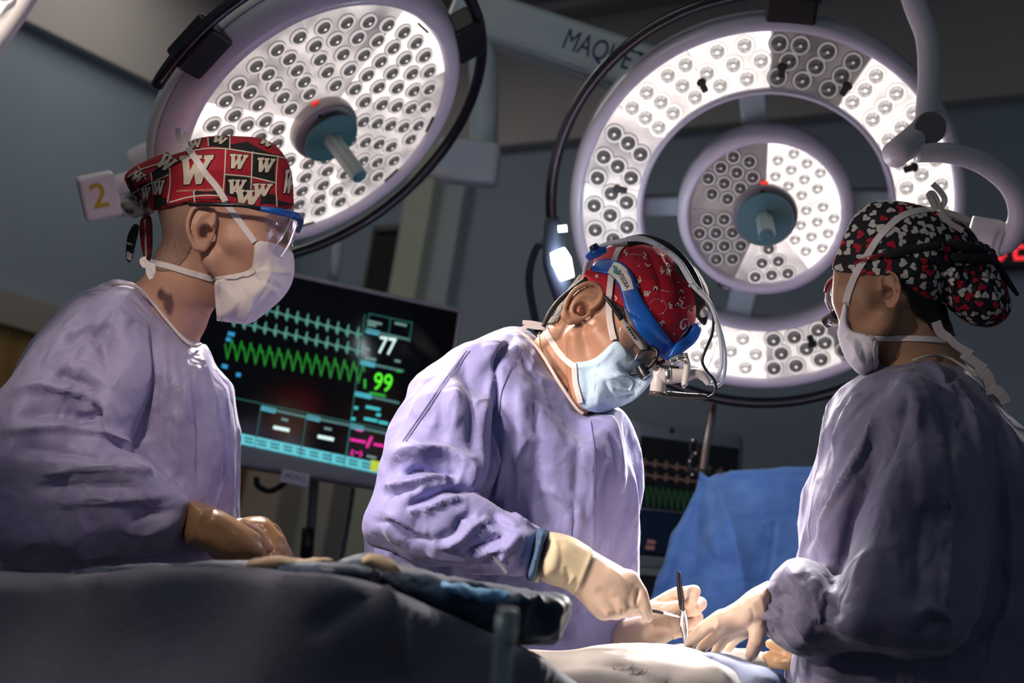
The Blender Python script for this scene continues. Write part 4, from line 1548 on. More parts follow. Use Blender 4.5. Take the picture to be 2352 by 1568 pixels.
# ------------------------------------------------------------------ draped instrument tables in the foreground
GREYD = mat('table_drape', (0.19, 0.185, 0.235), 0.75, bump=0.3, bscale=90, var=0.12, vscale=10)
NAVY = mat('navy_drape', (0.014, 0.040, 0.085), 0.5, bump=0.4, bscale=60, var=0.3, vscale=14, sheen=0.2)
tb = inflate([(-120, 1318), (150, 1316), (420, 1306), (640, 1312), (800, 1322), (870, 1340), (960, 1380), (1080, 1432), (1190, 1482), (1290, 1545), (1400, 1640), (1450, 1800), (1450, 3300), (-120, 3300)],
             [(0, 1320, 1.62, .10), (420, 1320, 1.52, .10), (850, 1345, 1.38, .08), (1180, 1500, 1.50, .07), (1330, 1600, 1.60, .07), (400, 1800, 1.48, .12), (1000, 1800, 1.44, .12), (400, 3000, 1.5, .14), (1000, 3000, 1.5, .14)], 26, smooth=1, step=5)
o = organic('instrument_table', tb, (-140, 1470, 1290, 3320, 1.2, 1.8), 0.009, GREYD, None, P(600, 3300, 1.5),
            post=lambda V, N: strokes(folds(V, N, 0.006, 5, 2.0, (0, 1, 0)), N, [([(868, 1345), (905, 1420), (930, 1560)], 24, 0.012), ([(700, 1460), (800, 1390), (860, 1350)], 26, -0.014), ([(180, 1335), (500, 1322), (840, 1345)], 14, 0.008), ([(880, 1350), (1080, 1440), (1280, 1550)], 9, 0.008)]))
tag(o, 'large grey-draped instrument table in the dark foreground', 'instrument table')
# cloths along the table top
cl = inflate([(120, 1318), (260, 1300), (420, 1296), (520, 1290), (640, 1290), (760, 1292), (830, 1300), (900, 1325), (820, 1335), (500, 1326), (250, 1330)],
             [(200, 1315, 1.62, .05), (500, 1305, 1.56, .07), (850, 1310, 1.44, .06)], 12)
o = organic('table_cover', cl, (100, 920, 1270, 1350, 1.3, 1.8), 0.006, NAVY, None, None, post=lambda V, N: folds(V, N, 0.004, 16, 8.0))
tag(o, 'navy cloth lying along the edge of the instrument table', 'cloth')
MAYO = inflate([(770, 1292), (835, 1272), (905, 1290), (980, 1318), (1010, 1325), (1090, 1340), (1180, 1355), (1240, 1362), (1290, 1368), (1310, 1385), (1303, 1415), (1292, 1440), (1280, 1468), (1262, 1476), (1200, 1474), (1120, 1462), (1020, 1420), (930, 1370), (840, 1335), (775, 1312)],
               [(800, 1300, 1.52, .05), (960, 1340, 1.52, .08), (1150, 1410, 1.54, .09), (1290, 1420, 1.56, .07)], 22)
o = organic('draped_tray', MAYO, (750, 1330, 1250, 1500, 1.35, 1.75), 0.005, NAVY, None, P(1100, 1476, 1.54),
            post=lambda V, N: strokes(folds(V, N, 0.006, 20, 4.0), N, [([(1010, 1335), (1090, 1350), (1180, 1362)], 12, 0.007), ([(1185, 1362), (1205, 1385), (1225, 1375), (1250, 1392), (1280, 1380)], 9, 0.008), ([(905, 1300), (940, 1330), (990, 1345)], 9, -0.006)]))
tag(o, 'navy draped tray jutting out beside the bent surgeon', 'tray')
rb_ = inflate([(1008, 1336), (1050, 1340), (1110, 1352), (1170, 1360), (1178, 1368), (1150, 1380), (1090, 1374), (1030, 1358)], [(1090, 1360, 1.432, .012)], 9)
o = organic('blue_towel', rb_, (990, 1200, 1320, 1400, 1.35, 1.6), 0.003, mat('towel_blue', (0.28, 0.62, 0.98), 0.6, bump=0.5, bscale=200, var=0.3, vscale=60), None, None, post=lambda V, N: folds(V, N, 0.004, 40, 1.0))  # raised blue stands in for light that misses the towel
tag(o, 'bright blue folded towel on the edge of the navy tray', 'towel')
TAN = mat('tan_gauze', (0.78, 0.55, 0.34), 0.6, bump=0.4, bscale=120, var=0.25, vscale=30)
for (pl_, ct, bx_, lb) in (([(555, 1296), (590, 1280), (640, 1276), (690, 1284), (750, 1280), (775, 1288), (720, 1302), (640, 1306), (570, 1306)], [(660, 1290, 1.49, .02)], (540, 790, 1260, 1320, 1.42, 1.58), 'long tan cloth glove lying on the table before the red-capped person'),
                           ([(828, 1282), (850, 1270), (885, 1280), (920, 1300), (932, 1312), (900, 1316), (860, 1304), (834, 1296)], [(880, 1295, 1.42, .018)], (810, 950, 1255, 1330, 1.35, 1.55), 'short tan cloth pad at the corner of the instrument table')):
    o = organic('gauze_roll', inflate(pl_, ct, 11), bx_, 0.003, TAN, None, None, post=lambda V, N: folds(V, N, 0.002, 40, 6.0))
    tag(o, lb, 'gauze')
# thin pole close to the camera
T3 = empty('tray_stand', P(1150, 3000, 1.05), 'thin pale metal post before the draped tray', 'stand')
px_tube('post', [(1168, 1398, 1.05), (1160, 1480, 1.05), (1148, 1600, 1.05), (1000, 3700, 1.05)], 23, mat('post_pale', (0.30, 0.37, 0.38), 0.3, metal=0.3), T3, seg=16)
tf = P(1000, 3700, 1.05)
bm = bmesh.new(); add_box(bm, (0.5, 0.06, 0.05), bevel=0.01)
bm_obj('foot', bm, STEEL, T3, local=Matrix.Translation((tf.x, tf.y, 0.03)))

# ------------------------------------------------------------------ draped patient on the operating table
PAT = mat('patient_drape', (0.62, 0.60, 0.585), 0.8, bump=0.35, bscale=420, var=0.08, vscale=30)
pd = inflate([(1150, 1510), (1187, 1487), (1250, 1492), (1310, 1494), (1360, 1484), (1420, 1479), (1500, 1478), (1560, 1484), (1610, 1496), (1680, 1520), (1740, 1555), (1780, 1600), (1700, 1690), (1640, 2700), (1150, 2700), (1130, 1600)],
             [(1200, 1500, 1.80, .10), (1500, 1490, 1.85, .13), (1700, 1560, 1.82, .12), (1300, 1800, 1.80, .12), (1700, 1850, 1.80, .12), (1450, 2600, 1.80, .12)], 55, smooth=2)
o = organic('patient_drape', pd, (1100, 1810, 1460, 2720, 1.6, 2.1), 0.006, PAT, None, P(1450, 2700, 1.80),
            post=lambda V, N: strokes(folds(V, N, 0.003, 9, 9.0, (1, 0.2, 0)), N, [([(1245, 1524), (1330, 1518), (1420, 1532), (1500, 1560)], 12, -0.010), ([(1310, 1495), (1400, 1510), (1490, 1545), (1540, 1568)], 14, 0.006), ([(1560, 1490), (1620, 1520), (1680, 1568)], 10, 0.006)]))
tag(o, 'white textured drape over the patient, lit below the gloved hands', 'drape')
bl = inflate([(1600, 1497), (1640, 1500), (1700, 1512), (1760, 1530), (1800, 1545), (1815, 1600), (1815, 2000), (1740, 2000), (1710, 1650), (1660, 1560)],
             [(1650, 1520, 1.80, .06), (1780, 1580, 1.74, .07), (1780, 1950, 1.74, .07)], 30)
o = organic('side_drape', bl, (1580, 1840, 1470, 2020, 1.55, 1.95), 0.006, mat('side_drape_blue', (0.26, 0.30, 0.46), 0.75, bump=0.4, bscale=400), None, P(1780, 2000, 1.74), post=lambda V, N: folds(V, N, 0.004, 12, 1.0))
tag(o, 'pale blue textured drape under the hand of the person in the heart-print cap', 'drape')
tw = inflate([(1640, 1506), (1660, 1494), (1700, 1490), (1750, 1500), (1800, 1512), (1860, 1524), (1850, 1540), (1780, 1532), (1720, 1522), (1670, 1516)], [(1740, 1512, 1.95, .04)], 10)
o = organic('white_towel', tw, (1620, 1890, 1470, 1560, 1.82, 2.08), 0.004, mat('terry_white', (0.72, 0.66, 0.60), 0.9, bump=0.8, bscale=260), None, None, post=lambda V, N: folds(V, N, 0.004, 50, 2.0))
tag(o, 'fluffy white towel lying behind the spread gloved fingers', 'towel')
pdp = inflate([(1536, 1484), (1556, 1476), (1580, 1478), (1590, 1486), (1570, 1493), (1545, 1492)], [(1562, 1485, 1.90, .03)], 8)
o = organic('gauze_pad', pdp, (1520, 1610, 1465, 1505, 1.82, 1.98), 0.0025, mat('gauze_white', (0.86, 0.84, 0.86), 0.85, bump=0.5, bscale=300), None, None)
tag(o, 'small white gauze pad under the tips of the forceps', 'gauze')

# ------------------------------------------------------------------ people
def unit(v):
    v = np.asarray(v, float)
    return v / np.linalg.norm(v)


class Head:
    """head frame in camera space: f forward (towards the nose), u up (crown), s towards the camera side"""

    def __init__(self, px, py, d, ang, yaw, scale, lean=0.0):
        """(px, py, d): the ear hole on the camera's side"""
        a = math.radians(ang); y = math.radians(yaw)
        self.f = unit([math.cos(a) * math.cos(y), -math.sin(a) * math.cos(y), math.sin(y)])
        u = np.array([math.sin(a), math.cos(a), math.tan(math.radians(lean))])
        if self.f[0] < 0:
            u = np.array([-math.sin(a), abs(math.cos(a)), math.tan(math.radians(lean))]) if math.cos(a) > 0 else np.array([math.sin(-a), abs(math.cos(a)), math.tan(math.radians(lean))])
        u = unit(u - self.f * (u @ self.f))
        if u[1] < 0: u = -u
        self.u = u
        s = np.cross(self.f, self.u)
        if s[2] < 0: s = -s
        self.s = s
        self.k = scale
        self.B = np.array([self.f, self.u, self.s])
        self.o = cs(px, py, d) - 0.072 * scale * self.s

    def pt(self, f, u, s=0.0):
        return self.o + self.k * (f * self.f + u * self.u + s * self.s)

    def ell(self, c, r):
        return ellipsoid(self.pt(*c), np.array(r) * self.k, self.B)

    def cone(self, a, ra, b, rb):
        return cone(self.pt(*a), ra * self.k, self.pt(*b), rb * self.k)

    def cranium(self):
        return union([self.ell((0.000, 0.052, 0), (0.096, 0.080, 0.074)), self.ell((-0.02, 0.03, 0), (0.078, 0.07, 0.07))], 0.02)

    def face(self):
        g = [self.ell((0.048, 0.0, 0), (0.050, 0.085, 0.060)),
             self.cone((0.070, -0.088, 0), 0.022, (0.066, -0.05, 0), 0.035),
             self.cone((0.092, 0.018, 0), 0.009, (0.114, -0.028, 0), 0.013)]
        for s in (-1, 1):
            g.append(self.cone((0.005, -0.040, s * 0.050), 0.018, (0.062, -0.088, s * 0.014), 0.020))
            g.append(self.cone((0.062, -0.012, s * 0.044), 0.020, (0.03, -0.012, s * 0.058), 0.014))
            g.append(self.cone((0.085, 0.034, s * 0.012), 0.010, (0.066, 0.034, s * 0.046), 0.011))
        return union(g, 0.018)

    def ear(self, s, eh=0.064, flare=0.38, tilt=0.0):
        k = eh
        base = self.pt(-0.006, -0.002, s * 0.070)
        sd = self.s * s
        ct, st = math.cos(tilt), math.sin(tilt)

        def q(a, b, o=0.0):
            a2, b2 = a * ct - b * st, a * st + b * ct
            return base + self.k * (k * 0.84 * a2 * self.f + k * b2 * self.u + sd * (k * (0.08 + o) + max(0.0, -(a - 0.12)) * k * flare))
        H = smooth_curve([(0.08, 0.0), (0.19, 0.14), (0.18, 0.34), (0.04, 0.48), (-0.17, 0.48), (-0.34, 0.33), (-0.39, 0.06), (-0.33, -0.17), (-0.20, -0.36), (-0.08, -0.46)], 3)
        g = []
        for (a, b) in zip(H[:-1], H[1:]):
            g.append(cone(q(*a, 0.05), .052 * k * self.k, q(*b, 0.05), .052 * k * self.k))
        hel = lambda p: np.minimum.reduce([x(p) for x in g])
        A = smooth_curve([(0.02, 0.34), (-0.13, 0.24), (-0.22, 0.06), (-0.18, -0.14), (-0.06, -0.24), (0.06, -0.22)], 3)
        ga = [cone(q(*a, 0.02), .040 * k * self.k, q(*b, 0.02), .040 * k * self.k) for a, b in zip(A[:-1], A[1:])]
        anti = lambda p: np.minimum.reduce([x(p) for x in ga])
        c = q(-0.08, 0.04, -0.04)
        axis_o = unit(sd + self.f * flare * -1.0 * 0 + 0)
        nrm = unit(sd * 1.0 + self.f * flare)
        fa = unit(self.f - nrm * (self.f @ nrm)); ub = np.cross(nrm, fa)
        Bp = np.array([fa, ub, nrm])
        plate = ellipsoid(c, np.array([.30, .44, .075]) * k * self.k, Bp)
        lobe = union([cone(q(-0.12, -0.42, 0.0), .10 * k * self.k, q(0.02, -0.42, -0.02), .085 * k * self.k), cone(q(0.03, -0.40, -0.04), .08 * k * self.k, q(0.10, -0.2, -0.08), .07 * k * self.k)], 0.004)
        trag = cone(q(0.15, 0.02, -0.02), .055 * k * self.k, q(0.12, -0.12, -0.01), .055 * k * self.k)
        root = cone(q(0.05, 0.3, -0.12), .10 * k * self.k, q(0.05, -0.3, -0.12), .09 * k * self.k)
        con = ellipsoid(q(0.01, -0.07, 0.04), np.array([.12, .17, .15]) * k * self.k, Bp)

        def f(p):
            r = smin(plate(p), anti(p), 0.004)
            r = smax(r, -con(p), 0.003)
            r = smin(r, hel(p), 0.0022)
            r = smin(r, lobe(p), 0.004)
            r = smin(r, trag(p), 0.003)
            return smin(r, root(p), 0.004)
        return f


def body_field(hd, neck, sil, earargs=None, extra=None):
    """returns (whole body, head and neck without ears); sil: outline the skin stays inside"""
    cr, fc = hd.cranium(), hd.face()
    es = []
    for s_ in (1, -1):
        es.append(bounded(hd.ear(s_, **(earargs or {})), hd.pt(-0.01, 0, s_ * 0.08), 0.058))
    can = [hd.ell((-0.003, -0.006, s_ * 0.074), (0.0065, 0.0095, 0.015)) for s_ in (1, -1)]
    sock = [hd.ell((0.092, 0.010, s * 0.031), (0.014, 0.013, 0.019)) for s in (-1, 1)]
    lids = [hd.ell((0.078, 0.009, s * 0.031), (0.0135, 0.012, 0.0145)) for s in (-1, 1)]
    nk = [pcone(a, b) for a, b in zip(neck[:-1], neck[1:])]
    ex = extra or []
    pz = prism(sil)

    def core(p):
        r = smin(cr(p), fc(p), 0.022)
        for s in sock: r = smax(r, -s(p), 0.008)
        for s in lids: r = smin(r, s(p), 0.003)
        n = nk[0](p)
        for g in nk[1:]: n = smin(n, g(p), 0.02)
        r = smin(r, n, 0.022)
        for g in ex: r = smin(r, g(p), 0.012)
        return smax(r, pz(p), 0.010)

    def f(p):
        r = core(p)
        for e in es: r = smin(r, e(p), 0.004)
        for c_ in can: r = smax(r, -c_(p), 0.003)
        return r
    return f, core


def lower_body(root, cx, d, shoulders=None):
    """scrub trousers and shoes, below the picture's edge"""
    base = root.matrix_world.translation
    for s in (-1, 1):
        bm = bmesh.new()
        x0 = base.x + s * 0.10
        add_tube(bm, [(x0, base.y, 0.10), (x0, base.y, 0.45), (x0, base.y, 0.75)], [0.065, 0.08, 0.10], 16)
        bm_obj('trouser_leg', bm, mat('scrub_blue', (0.10, 0.16, 0.28), 0.8), root, smooth=True)
        bm = bmesh.new()
        bmesh.ops.create_uvsphere(bm, u_segments=16, v_segments=10, radius=1.0)
        for v in bm.verts:
            v.co = Vector((x0 + v.co.x * 0.05, base.y - 0.05 + v.co.y * 0.14, max(0.0, 0.05 + v.co.z * 0.06)))
        bm_obj('shoe', bm, mat('shoe_white', (0.5, 0.5, 0.5), 0.5), root, smooth=True)


def gown_relief(V, N, lines, seed, a1, a2):
    V = folds(V, N, a1, 9, 1.5 * seed, (0.1, 1, 0))
    V = crumple(V, N, a2, 12.0, seed, 8, axis=(0.1, 1, 0), squash=0.6)
    return strokes(V, N, [(l[0], l[1] * 0.8) + tuple(l[2:]) for l in lines], 0.5)


GOWN = mat('gown_lilac', (0.295, 0.295, 0.61), 0.62, bump=0.22, bscale=900, var=0.10, vscale=12, sheen=0.35, bump2=0.3, bscale2=55, crease=0.7)
GOWN2 = mat('gown_lilac_grey', (0.38, 0.335, 0.54), 0.52, bump=0.22, bscale=900, var=0.10, vscale=12, sheen=0.25, bump2=0.3, bscale2=55, crease=0.75)
GOWN3 = mat('gown_shaded', (0.17, 0.16, 0.27), 0.6, bump=0.22, bscale=900, var=0.10, vscale=12, sheen=0.25, bump2=0.3, bscale2=55, crease=0.75)  # lilac gown darkened: the shade on this wearer's back is in the colour
TRIM = mat('gown_trim', (0.66, 0.58, 0.55), 0.7)
CUFFB = mat('knit_cuff_blue', (0.075, 0.14, 0.26), 0.8, bump=0.6, bscale=500)
MASKW = mat('mask_white', (0.80, 0.72, 0.69), 0.8, bump=0.25, bscale=700, bump2=0.3, bscale2=90, sheen=0.2)
MASKB = mat('mask_pale_blue', (0.52, 0.72, 0.90), 0.8, bump=0.25, bscale=700, bump2=0.4, bscale2=90, sheen=0.2)
MASKP = mat('mask_white_cool', (0.78, 0.74, 0.80), 0.8, bump=0.25, bscale=700, bump2=0.3, bscale2=90, sheen=0.2)
TAPE = mat('mask_tape', (0.78, 0.70, 0.68), 0.75, bump=0.5, bscale=900)
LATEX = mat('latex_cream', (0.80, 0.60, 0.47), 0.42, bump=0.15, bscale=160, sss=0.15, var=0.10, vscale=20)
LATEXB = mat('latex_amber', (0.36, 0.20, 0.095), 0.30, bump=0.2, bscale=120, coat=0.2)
SKIN1 = mat('skin_light', (0.60, 0.33, 0.225), 0.5, sss=0.2, bump=0.2, bscale=500, var=0.16, vscale=35)
SKIN2 = mat('skin_tan', (0.50, 0.265, 0.165), 0.45, sss=0.2, bump=0.25, bscale=500, var=0.18, vscale=35)
SKIN3 = mat('skin_brown', (0.42, 0.225, 0.135), 0.5, sss=0.2, bump=0.2, bscale=500, var=0.14, vscale=35)
EYEM = mat('eye_white', (0.7, 0.66, 0.62), 0.2)
DARKG = mat('dark_frame', (0.010, 0.010, 0.012), 0.3)

WPOLY = [(0.02, 0.10), (0.34, 0.03), (0.36, 0.15), (0.29, 0.20), (0.34, 0.55), (0.44, 0.28), (0.42, 0.18), (0.38, 0.17), (0.38, 0.06), (0.66, 0.02), (0.66, 0.13), (0.60, 0.17), (0.63, 0.52), (0.76, 0.18), (0.71, 0.14), (0.73, 0.03), (1.0, 0.0), (0.98, 0.14), (0.92, 0.18), (0.68, 0.95), (0.52, 0.98), (0.46, 0.62), (0.34, 0.98), (0.17, 1.0), (0.10, 0.25), (0.02, 0.22)]


def wpoly(x0, y0, x1, y1, rot=0.0, grow=0.0):
    cx_, cy_ = (x0 + x1) / 2, (y0 + y1) / 2
    w, h_ = (x1 - x0), (y1 - y0)
    r = math.radians(rot)
    out = []
    for (x, y) in WPOLY:
        X = (x - 0.5) * (w + grow * 2); Y = (y - 0.5) * (h_ + grow * 2)
        out.append((cx_ + X * math.cos(r) - Y * math.sin(r), cy_ + X * math.sin(r) + Y * math.cos(r)))
    return out


def tie_bow(name, px, py, d, loops, m, parent, r=5):
    """knot with short tape ends: loops = list of pixel polylines"""
    root_ = None
    for i, lp in enumerate(loops):
        o_ = ribbon(name, [(x, y, d) for (x, y) in lp], r, [], m, parent, lift=0.0)


# ============================ left person: red patchwork cap ============================
hd = Head(484, 524, 2.01, 9, 5, 1.03)
root_px = P(290, 3300, 2.12)
B1 = []
SIL1 = [(676, 478), (674, 450), (670, 400), (650, 358), (620, 330), (590, 320), (540, 318), (490, 317), (450, 325), (400, 350), (350, 400), (340, 470), (346, 520), (350, 570), (346, 600), (320, 625), (255, 650), (150, 720), (100, 1000), (560, 1000), (480, 800), (455, 788), (495, 742), (560, 742), (620, 708), (665, 655), (674, 600), (668, 560), (672, 520)]
bf1, hc1 = body_field(hd, [(470, 560, 2.10, 84), (430, 640, 2.11, 80), (372, 735, 2.13, 92), (330, 830, 2.14, 110)], SIL1, extra=[pcone((270, 840, 2.13, 100), (380, 900, 2.13, 100))])
P1 = organic('person', bf1, (120, 760, 300, 980, 1.88, 2.32), 0.0024, SKIN1, None, (root_px.x, root_px.y, 0.0), bvh=B1,
             post=lambda V, N: strokes(V, N, [([(455, 560), (452, 600), (458, 640)], 10, -0.002), ([(430, 700), (480, 730)], 8, -0.0015), ([(618, 505), (640, 512), (655, 520)], 5, 0.0015), ([(612, 530), (635, 540), (655, 538)], 4, -0.0012)]))
tag(P1, 'person in lilac gown and red patchwork cap looking down to the right', 'person')
hr = cut(offset(hc1, 0.0016), prism([(340, 470), (430, 462), (475, 465), (462, 500), (455, 530), (440, 575), (418, 610), (385, 628), (345, 620), (335, 540)]), 0.002)
organic('hair', hr, (320, 500, 440, 650, 1.9, 2.3), 0.0024, mat('stubble_hair', (0.38, 0.23, 0.165), 0.8, bump=1.0, bscale=700, var=0.3, vscale=300), P1)
for s in (-1, 1):
    bm = bmesh.new(); bmesh.ops.create_uvsphere(bm, u_segments=16, v_segments=10, radius=0.0118)
    bm_obj('eye', bm, EYEM, P1, local=Matrix.Translation(Vector(to_world(hd.pt(0.0795, 0.006, s * 0.031)))), smooth=True)
# cap
capoly = [(676, 478), (674, 450), (672, 400), (655, 355), (625, 325), (590, 314), (540, 312), (490, 311), (450, 318), (425, 330), (400, 342), (345, 362), (300, 385), (281, 405), (292, 430), (312, 465), (340, 478), (352, 486), (400, 474), (450, 464), (520, 466), (560, 472), (610, 478), (650, 480)]
infl = inflate(capoly, [(480, 400, 2.08, .088), (310, 420, 2.09, .05), (640, 420, 2.08, .07)], 105)
cap_f = cut(union([offset(hc1, 0.0065), infl], 0.012), prism(capoly), 0.003)
CAPB1 = []
cap1 = organic('cap', cap_f, (260, 700, 290, 510, 1.88, 2.3), 0.0026, mat('cap_red', (0.40, 0.010, 0.025), 0.8, bump=0.3, bscale=600, var=0.12, vscale=14), P1, bvh=CAPB1,
               post=lambda V, N: strokes(V, N, [([(300, 440), (360, 420), (420, 350)], 12, -0.003), ([(320, 460), (380, 400), (440, 330)], 10, 0.0025), ([(340, 470), (400, 440), (470, 420)], 12, -0.002), ([(500, 315), (560, 335), (640, 350)], 14, -0.0025)]))
Z1 = lambda pts: [(x / 2.851, 250 + y / 2.851) for (x, y) in pts]
blk = [[(1650, 280), (1815, 312), (1800, 482), (1643, 437)], [(1478, 430), (1643, 447), (1648, 610), (1474, 562)], [(1362, 192), (1508, 184), (1504, 266), (1366, 242)],
       [(1478, 240), (1620, 216), (1740, 282), (1868, 306), (1850, 322), (1650, 290), (1480, 268)], [(1712, 552), (1815, 562), (1812, 630), (1700, 626)], [(1108, 624), (1270, 590), (1450, 585), (1462, 628), (1300, 620), (1115, 640)],
       [(1272, 536), (1420, 540), (1432, 562), (1276, 564)], [(995, 420), (1110, 345), (1108, 432), (1008, 456)], [(806, 462), (838, 436), (902, 540), (925, 590), (870, 560)], [(900, 500), (990, 470), (1000, 520), (930, 560)],
       [(1815, 600), (1915, 615), (1915, 650), (1812, 640)], [(1010, 560), (1100, 590), (1105, 640), (1000, 660)]]
cp = decal('black_patch', [Z1(b) for b in blk], CAPB1, mat('cap_black', (0.010, 0.009, 0.012), 0.85), cap1, lift=0.0006, each=True)
wl_ = [[(1112, 375), (1118, 480), (1100, 612)], [(1478, 262), (1470, 440), (1458, 590)], [(1652, 282), (1646, 440), (1640, 600)], [(1818, 312), (1806, 480), (1812, 640)], [(1240, 280), (1360, 262), (1478, 264), (1652, 290), (1818, 314), (1880, 330)],
       [(1470, 428), (1640, 445), (1806, 486)], [(905, 378), (958, 462)], [(838, 448), (920, 400), (1110, 342)], [(860, 560), (960, 500), (1108, 432)], [(1112, 612), (1270, 572), (1455, 566)], [(1270, 535), (1276, 610)], [(1362, 190), (1366, 245)], [(1506, 182), (1504, 268)], [(990, 420), (1010, 560)]]
bm = bmesh.new()
for ln_ in wl_:
    c_ = smooth_curve(Z1(ln_), 6)
    for (x0, y0), (x1, y1) in zip(c_[:-1], c_[1:]):
        dx, dy = x1 - x0, y1 - y0; L_ = math.hypot(dx, dy) + 1e-6
        ox, oy = -dy / L_ * 1.5, dx / L_ * 1.5
        q_ = []
        for (x, y) in ((x0 + ox, y0 + oy), (x1 + ox, y1 + oy), (x1 - ox, y1 - oy), (x0 - ox, y0 - oy)):
            hc = cast(CAPB1, x, y)
            if hc is None: break
            q_.append(bm.verts.new(hc[0] + hc[1] * 0.0009))
        if len(q_) == 4: bm.faces.new(q_)
CREAM = mat('cap_cream', (0.66, 0.58, 0.46), 0.85)
bm_obj('cream_lines', bm, CREAM, cap1)
ws = [(1172, 300, 1398, 498, 3), (1498, 298, 1622, 398, 8), (1678, 322, 1798, 420, 8), (1490, 458, 1612, 560, 5), (1650, 486, 1782, 575, 4), (1530, 528, 1728, 628, 4), (1852, 392, 1925, 560, 10), (1005, 468, 1086, 562, 0), (928, 512, 992, 590, 0), (870, 410, 950, 480, 30), (1040, 300, 1150, 410, 35), (1235, 205, 1330, 260, -10), (1390, 180, 1490, 235, 20), (1690, 195, 1800, 250, 30)]
dk, lt = [], []
for (x0, y0, x1, y1, r_) in ws:
    a_, b_ = Z1([(x0, y0), (x1, y1)])
    lt.append(wpoly(*a_, *b_, r_)); dk.append(wpoly(*a_, *b_, r_, 2.2))
decal('letter_outline', dk, CAPB1, mat('cap_black', (0.010, 0.009, 0.012), 0.85), cap1, lift=0.0011, grid=6, each=True)  # printed black edge around each letter
decal('letter_w', lt, CAPB1, CREAM, cap1, lift=0.0016, grid=6, each=True)
text_decal('tiny_lettering', 'UNIVERSITY OF WISCONSIN', 1283 / 2.851, 250 + 535 / 2.851, 6.0, -2, CAPB1, CREAM, cap1, lift=0.0012, sx=1.15)
# knot and tails behind the cap
kn = organic('knot', union([chain((306, 452, 2.09, 14), (296, 470, 2.08, 16), (312, 486, 2.08, 14)), chain((318, 455, 2.08, 10), (335, 470, 2.07, 12)), chain((330, 486, 2.08, 12), (345, 480, 2.08, 9))], 0.004), (260, 370, 420, 520, 2.0, 2.15), 0.002, mat('knot_print', (0.66, 0.58, 0.46), 0.85, color2=(0.05, 0.008, 0.012), var=1.0, vscale=75, detail=0.5), cap1, post=lambda V, N: folds(V, N, 0.003, 60, 2.0))
decalb = []
tl1 = organic('tail', inflate([(318, 505), (340, 490), (350, 500), (352, 560), (348, 598), (332, 600), (322, 560)], [(335, 500, 2.08, .006), (338, 590, 2.09, .005)], 8), (300, 370, 480, 620, 2.0, 2.2), 0.002, mat('tail_print', (0.010, 0.009, 0.012), 0.85, color2=(0.40, 0.012, 0.03), var=1.0, vscale=60), cap1, bvh=decalb)
tl2 = organic('tail', inflate([(312, 510), (302, 520), (290, 545), (288, 600), (302, 606), (312, 560), (322, 520)], [(305, 550, 2.07, .006)], 8), (270, 340, 490, 620, 2.0, 2.2), 0.002, mat('tail_print2', (0.010, 0.009, 0.012), 0.85), cap1, bvh=decalb)
decal('tail_stripes', [[(291, 555), (312, 560), (311, 566), (290, 562)], [(289, 575), (309, 580), (305, 600), (289, 596)], [(331, 505), (335, 504), (338, 590), (334, 592)]], decalb, CREAM, cap1, lift=0.0006, grid=5)
# mask
mpoly = [(584, 555), (606, 552), (640, 562), (672, 575), (677, 600), (676, 632), (668, 660), (645, 690), (618, 712), (590, 735), (568, 746), (545, 744), (500, 738), (496, 700), (492, 645), (530, 636), (560, 632), (578, 620), (583, 590)]
minf = inflate(mpoly, [(600, 640, 2.07, .062), (500, 690, 2.07, .06), (670, 620, 2.065, .03)], 60)
MB1 = []
mask1 = organic('face_mask', cut(union([offset(hc1, 0.005), minf], 0.012), prism(mpoly), 0.003), (470, 700, 530, 770, 1.88, 2.3), 0.0022, MASKW, P1, bvh=MB1,
                post=lambda V, N: strokes(V, N, [([(580, 628), (610, 622), (640, 625), (672, 622)], 7, 0.004), ([(585, 640), (610, 645), (650, 665)], 8, -0.004), ([(560, 650), (580, 690), (560, 740)], 8, 0.004), ([(530, 655), (548, 690), (540, 735)], 7, -0.003), ([(592, 632), (612, 650), (640, 680)], 6, 0.003), ([(590, 570), (600, 600), (585, 620)], 6, 0.002), ([(628, 600), (625, 640), (590, 700)], 8, -0.0025)]))
strip_pts = [([(503, 645), (506, 690), (508, 736)], 16)]
ribbon('side_binding', [(500, 646), (502, 690), (506, 736)], 15, MB1, TAPE, mask1)
ribbon('upper_tie', [(426, 336), (440, 352), (470, 395), (500, 432), (528, 478), (555, 515), (585, 556)], 15, CAPB1 + B1 + MB1, TAPE, mask1)
ribbon('lower_tie', [(586, 618), (560, 632), (500, 640), (450, 630), (390, 612), (345, 602)], 14, MB1 + B1, TAPE, mask1)
for lp in ([(342, 600), (332, 610), (326, 598), (336, 594)], [(345, 604), (340, 622), (348, 640)], [(350, 604), (352, 622), (346, 634)]):
    ribbon('tie_end', [(x, y, 1.99) for x, y in lp], 11, [], TAPE, mask1, lift=0)
for lp in ([(428, 338), (412, 318), (408, 295)], [(428, 338), (424, 316), (430, 305)], [(425, 340), (400, 348), (388, 352)]):
    ribbon('tie_end', [(x, y, 2.0) for x, y in lp], 12, [], TAPE, mask1, lift=0)
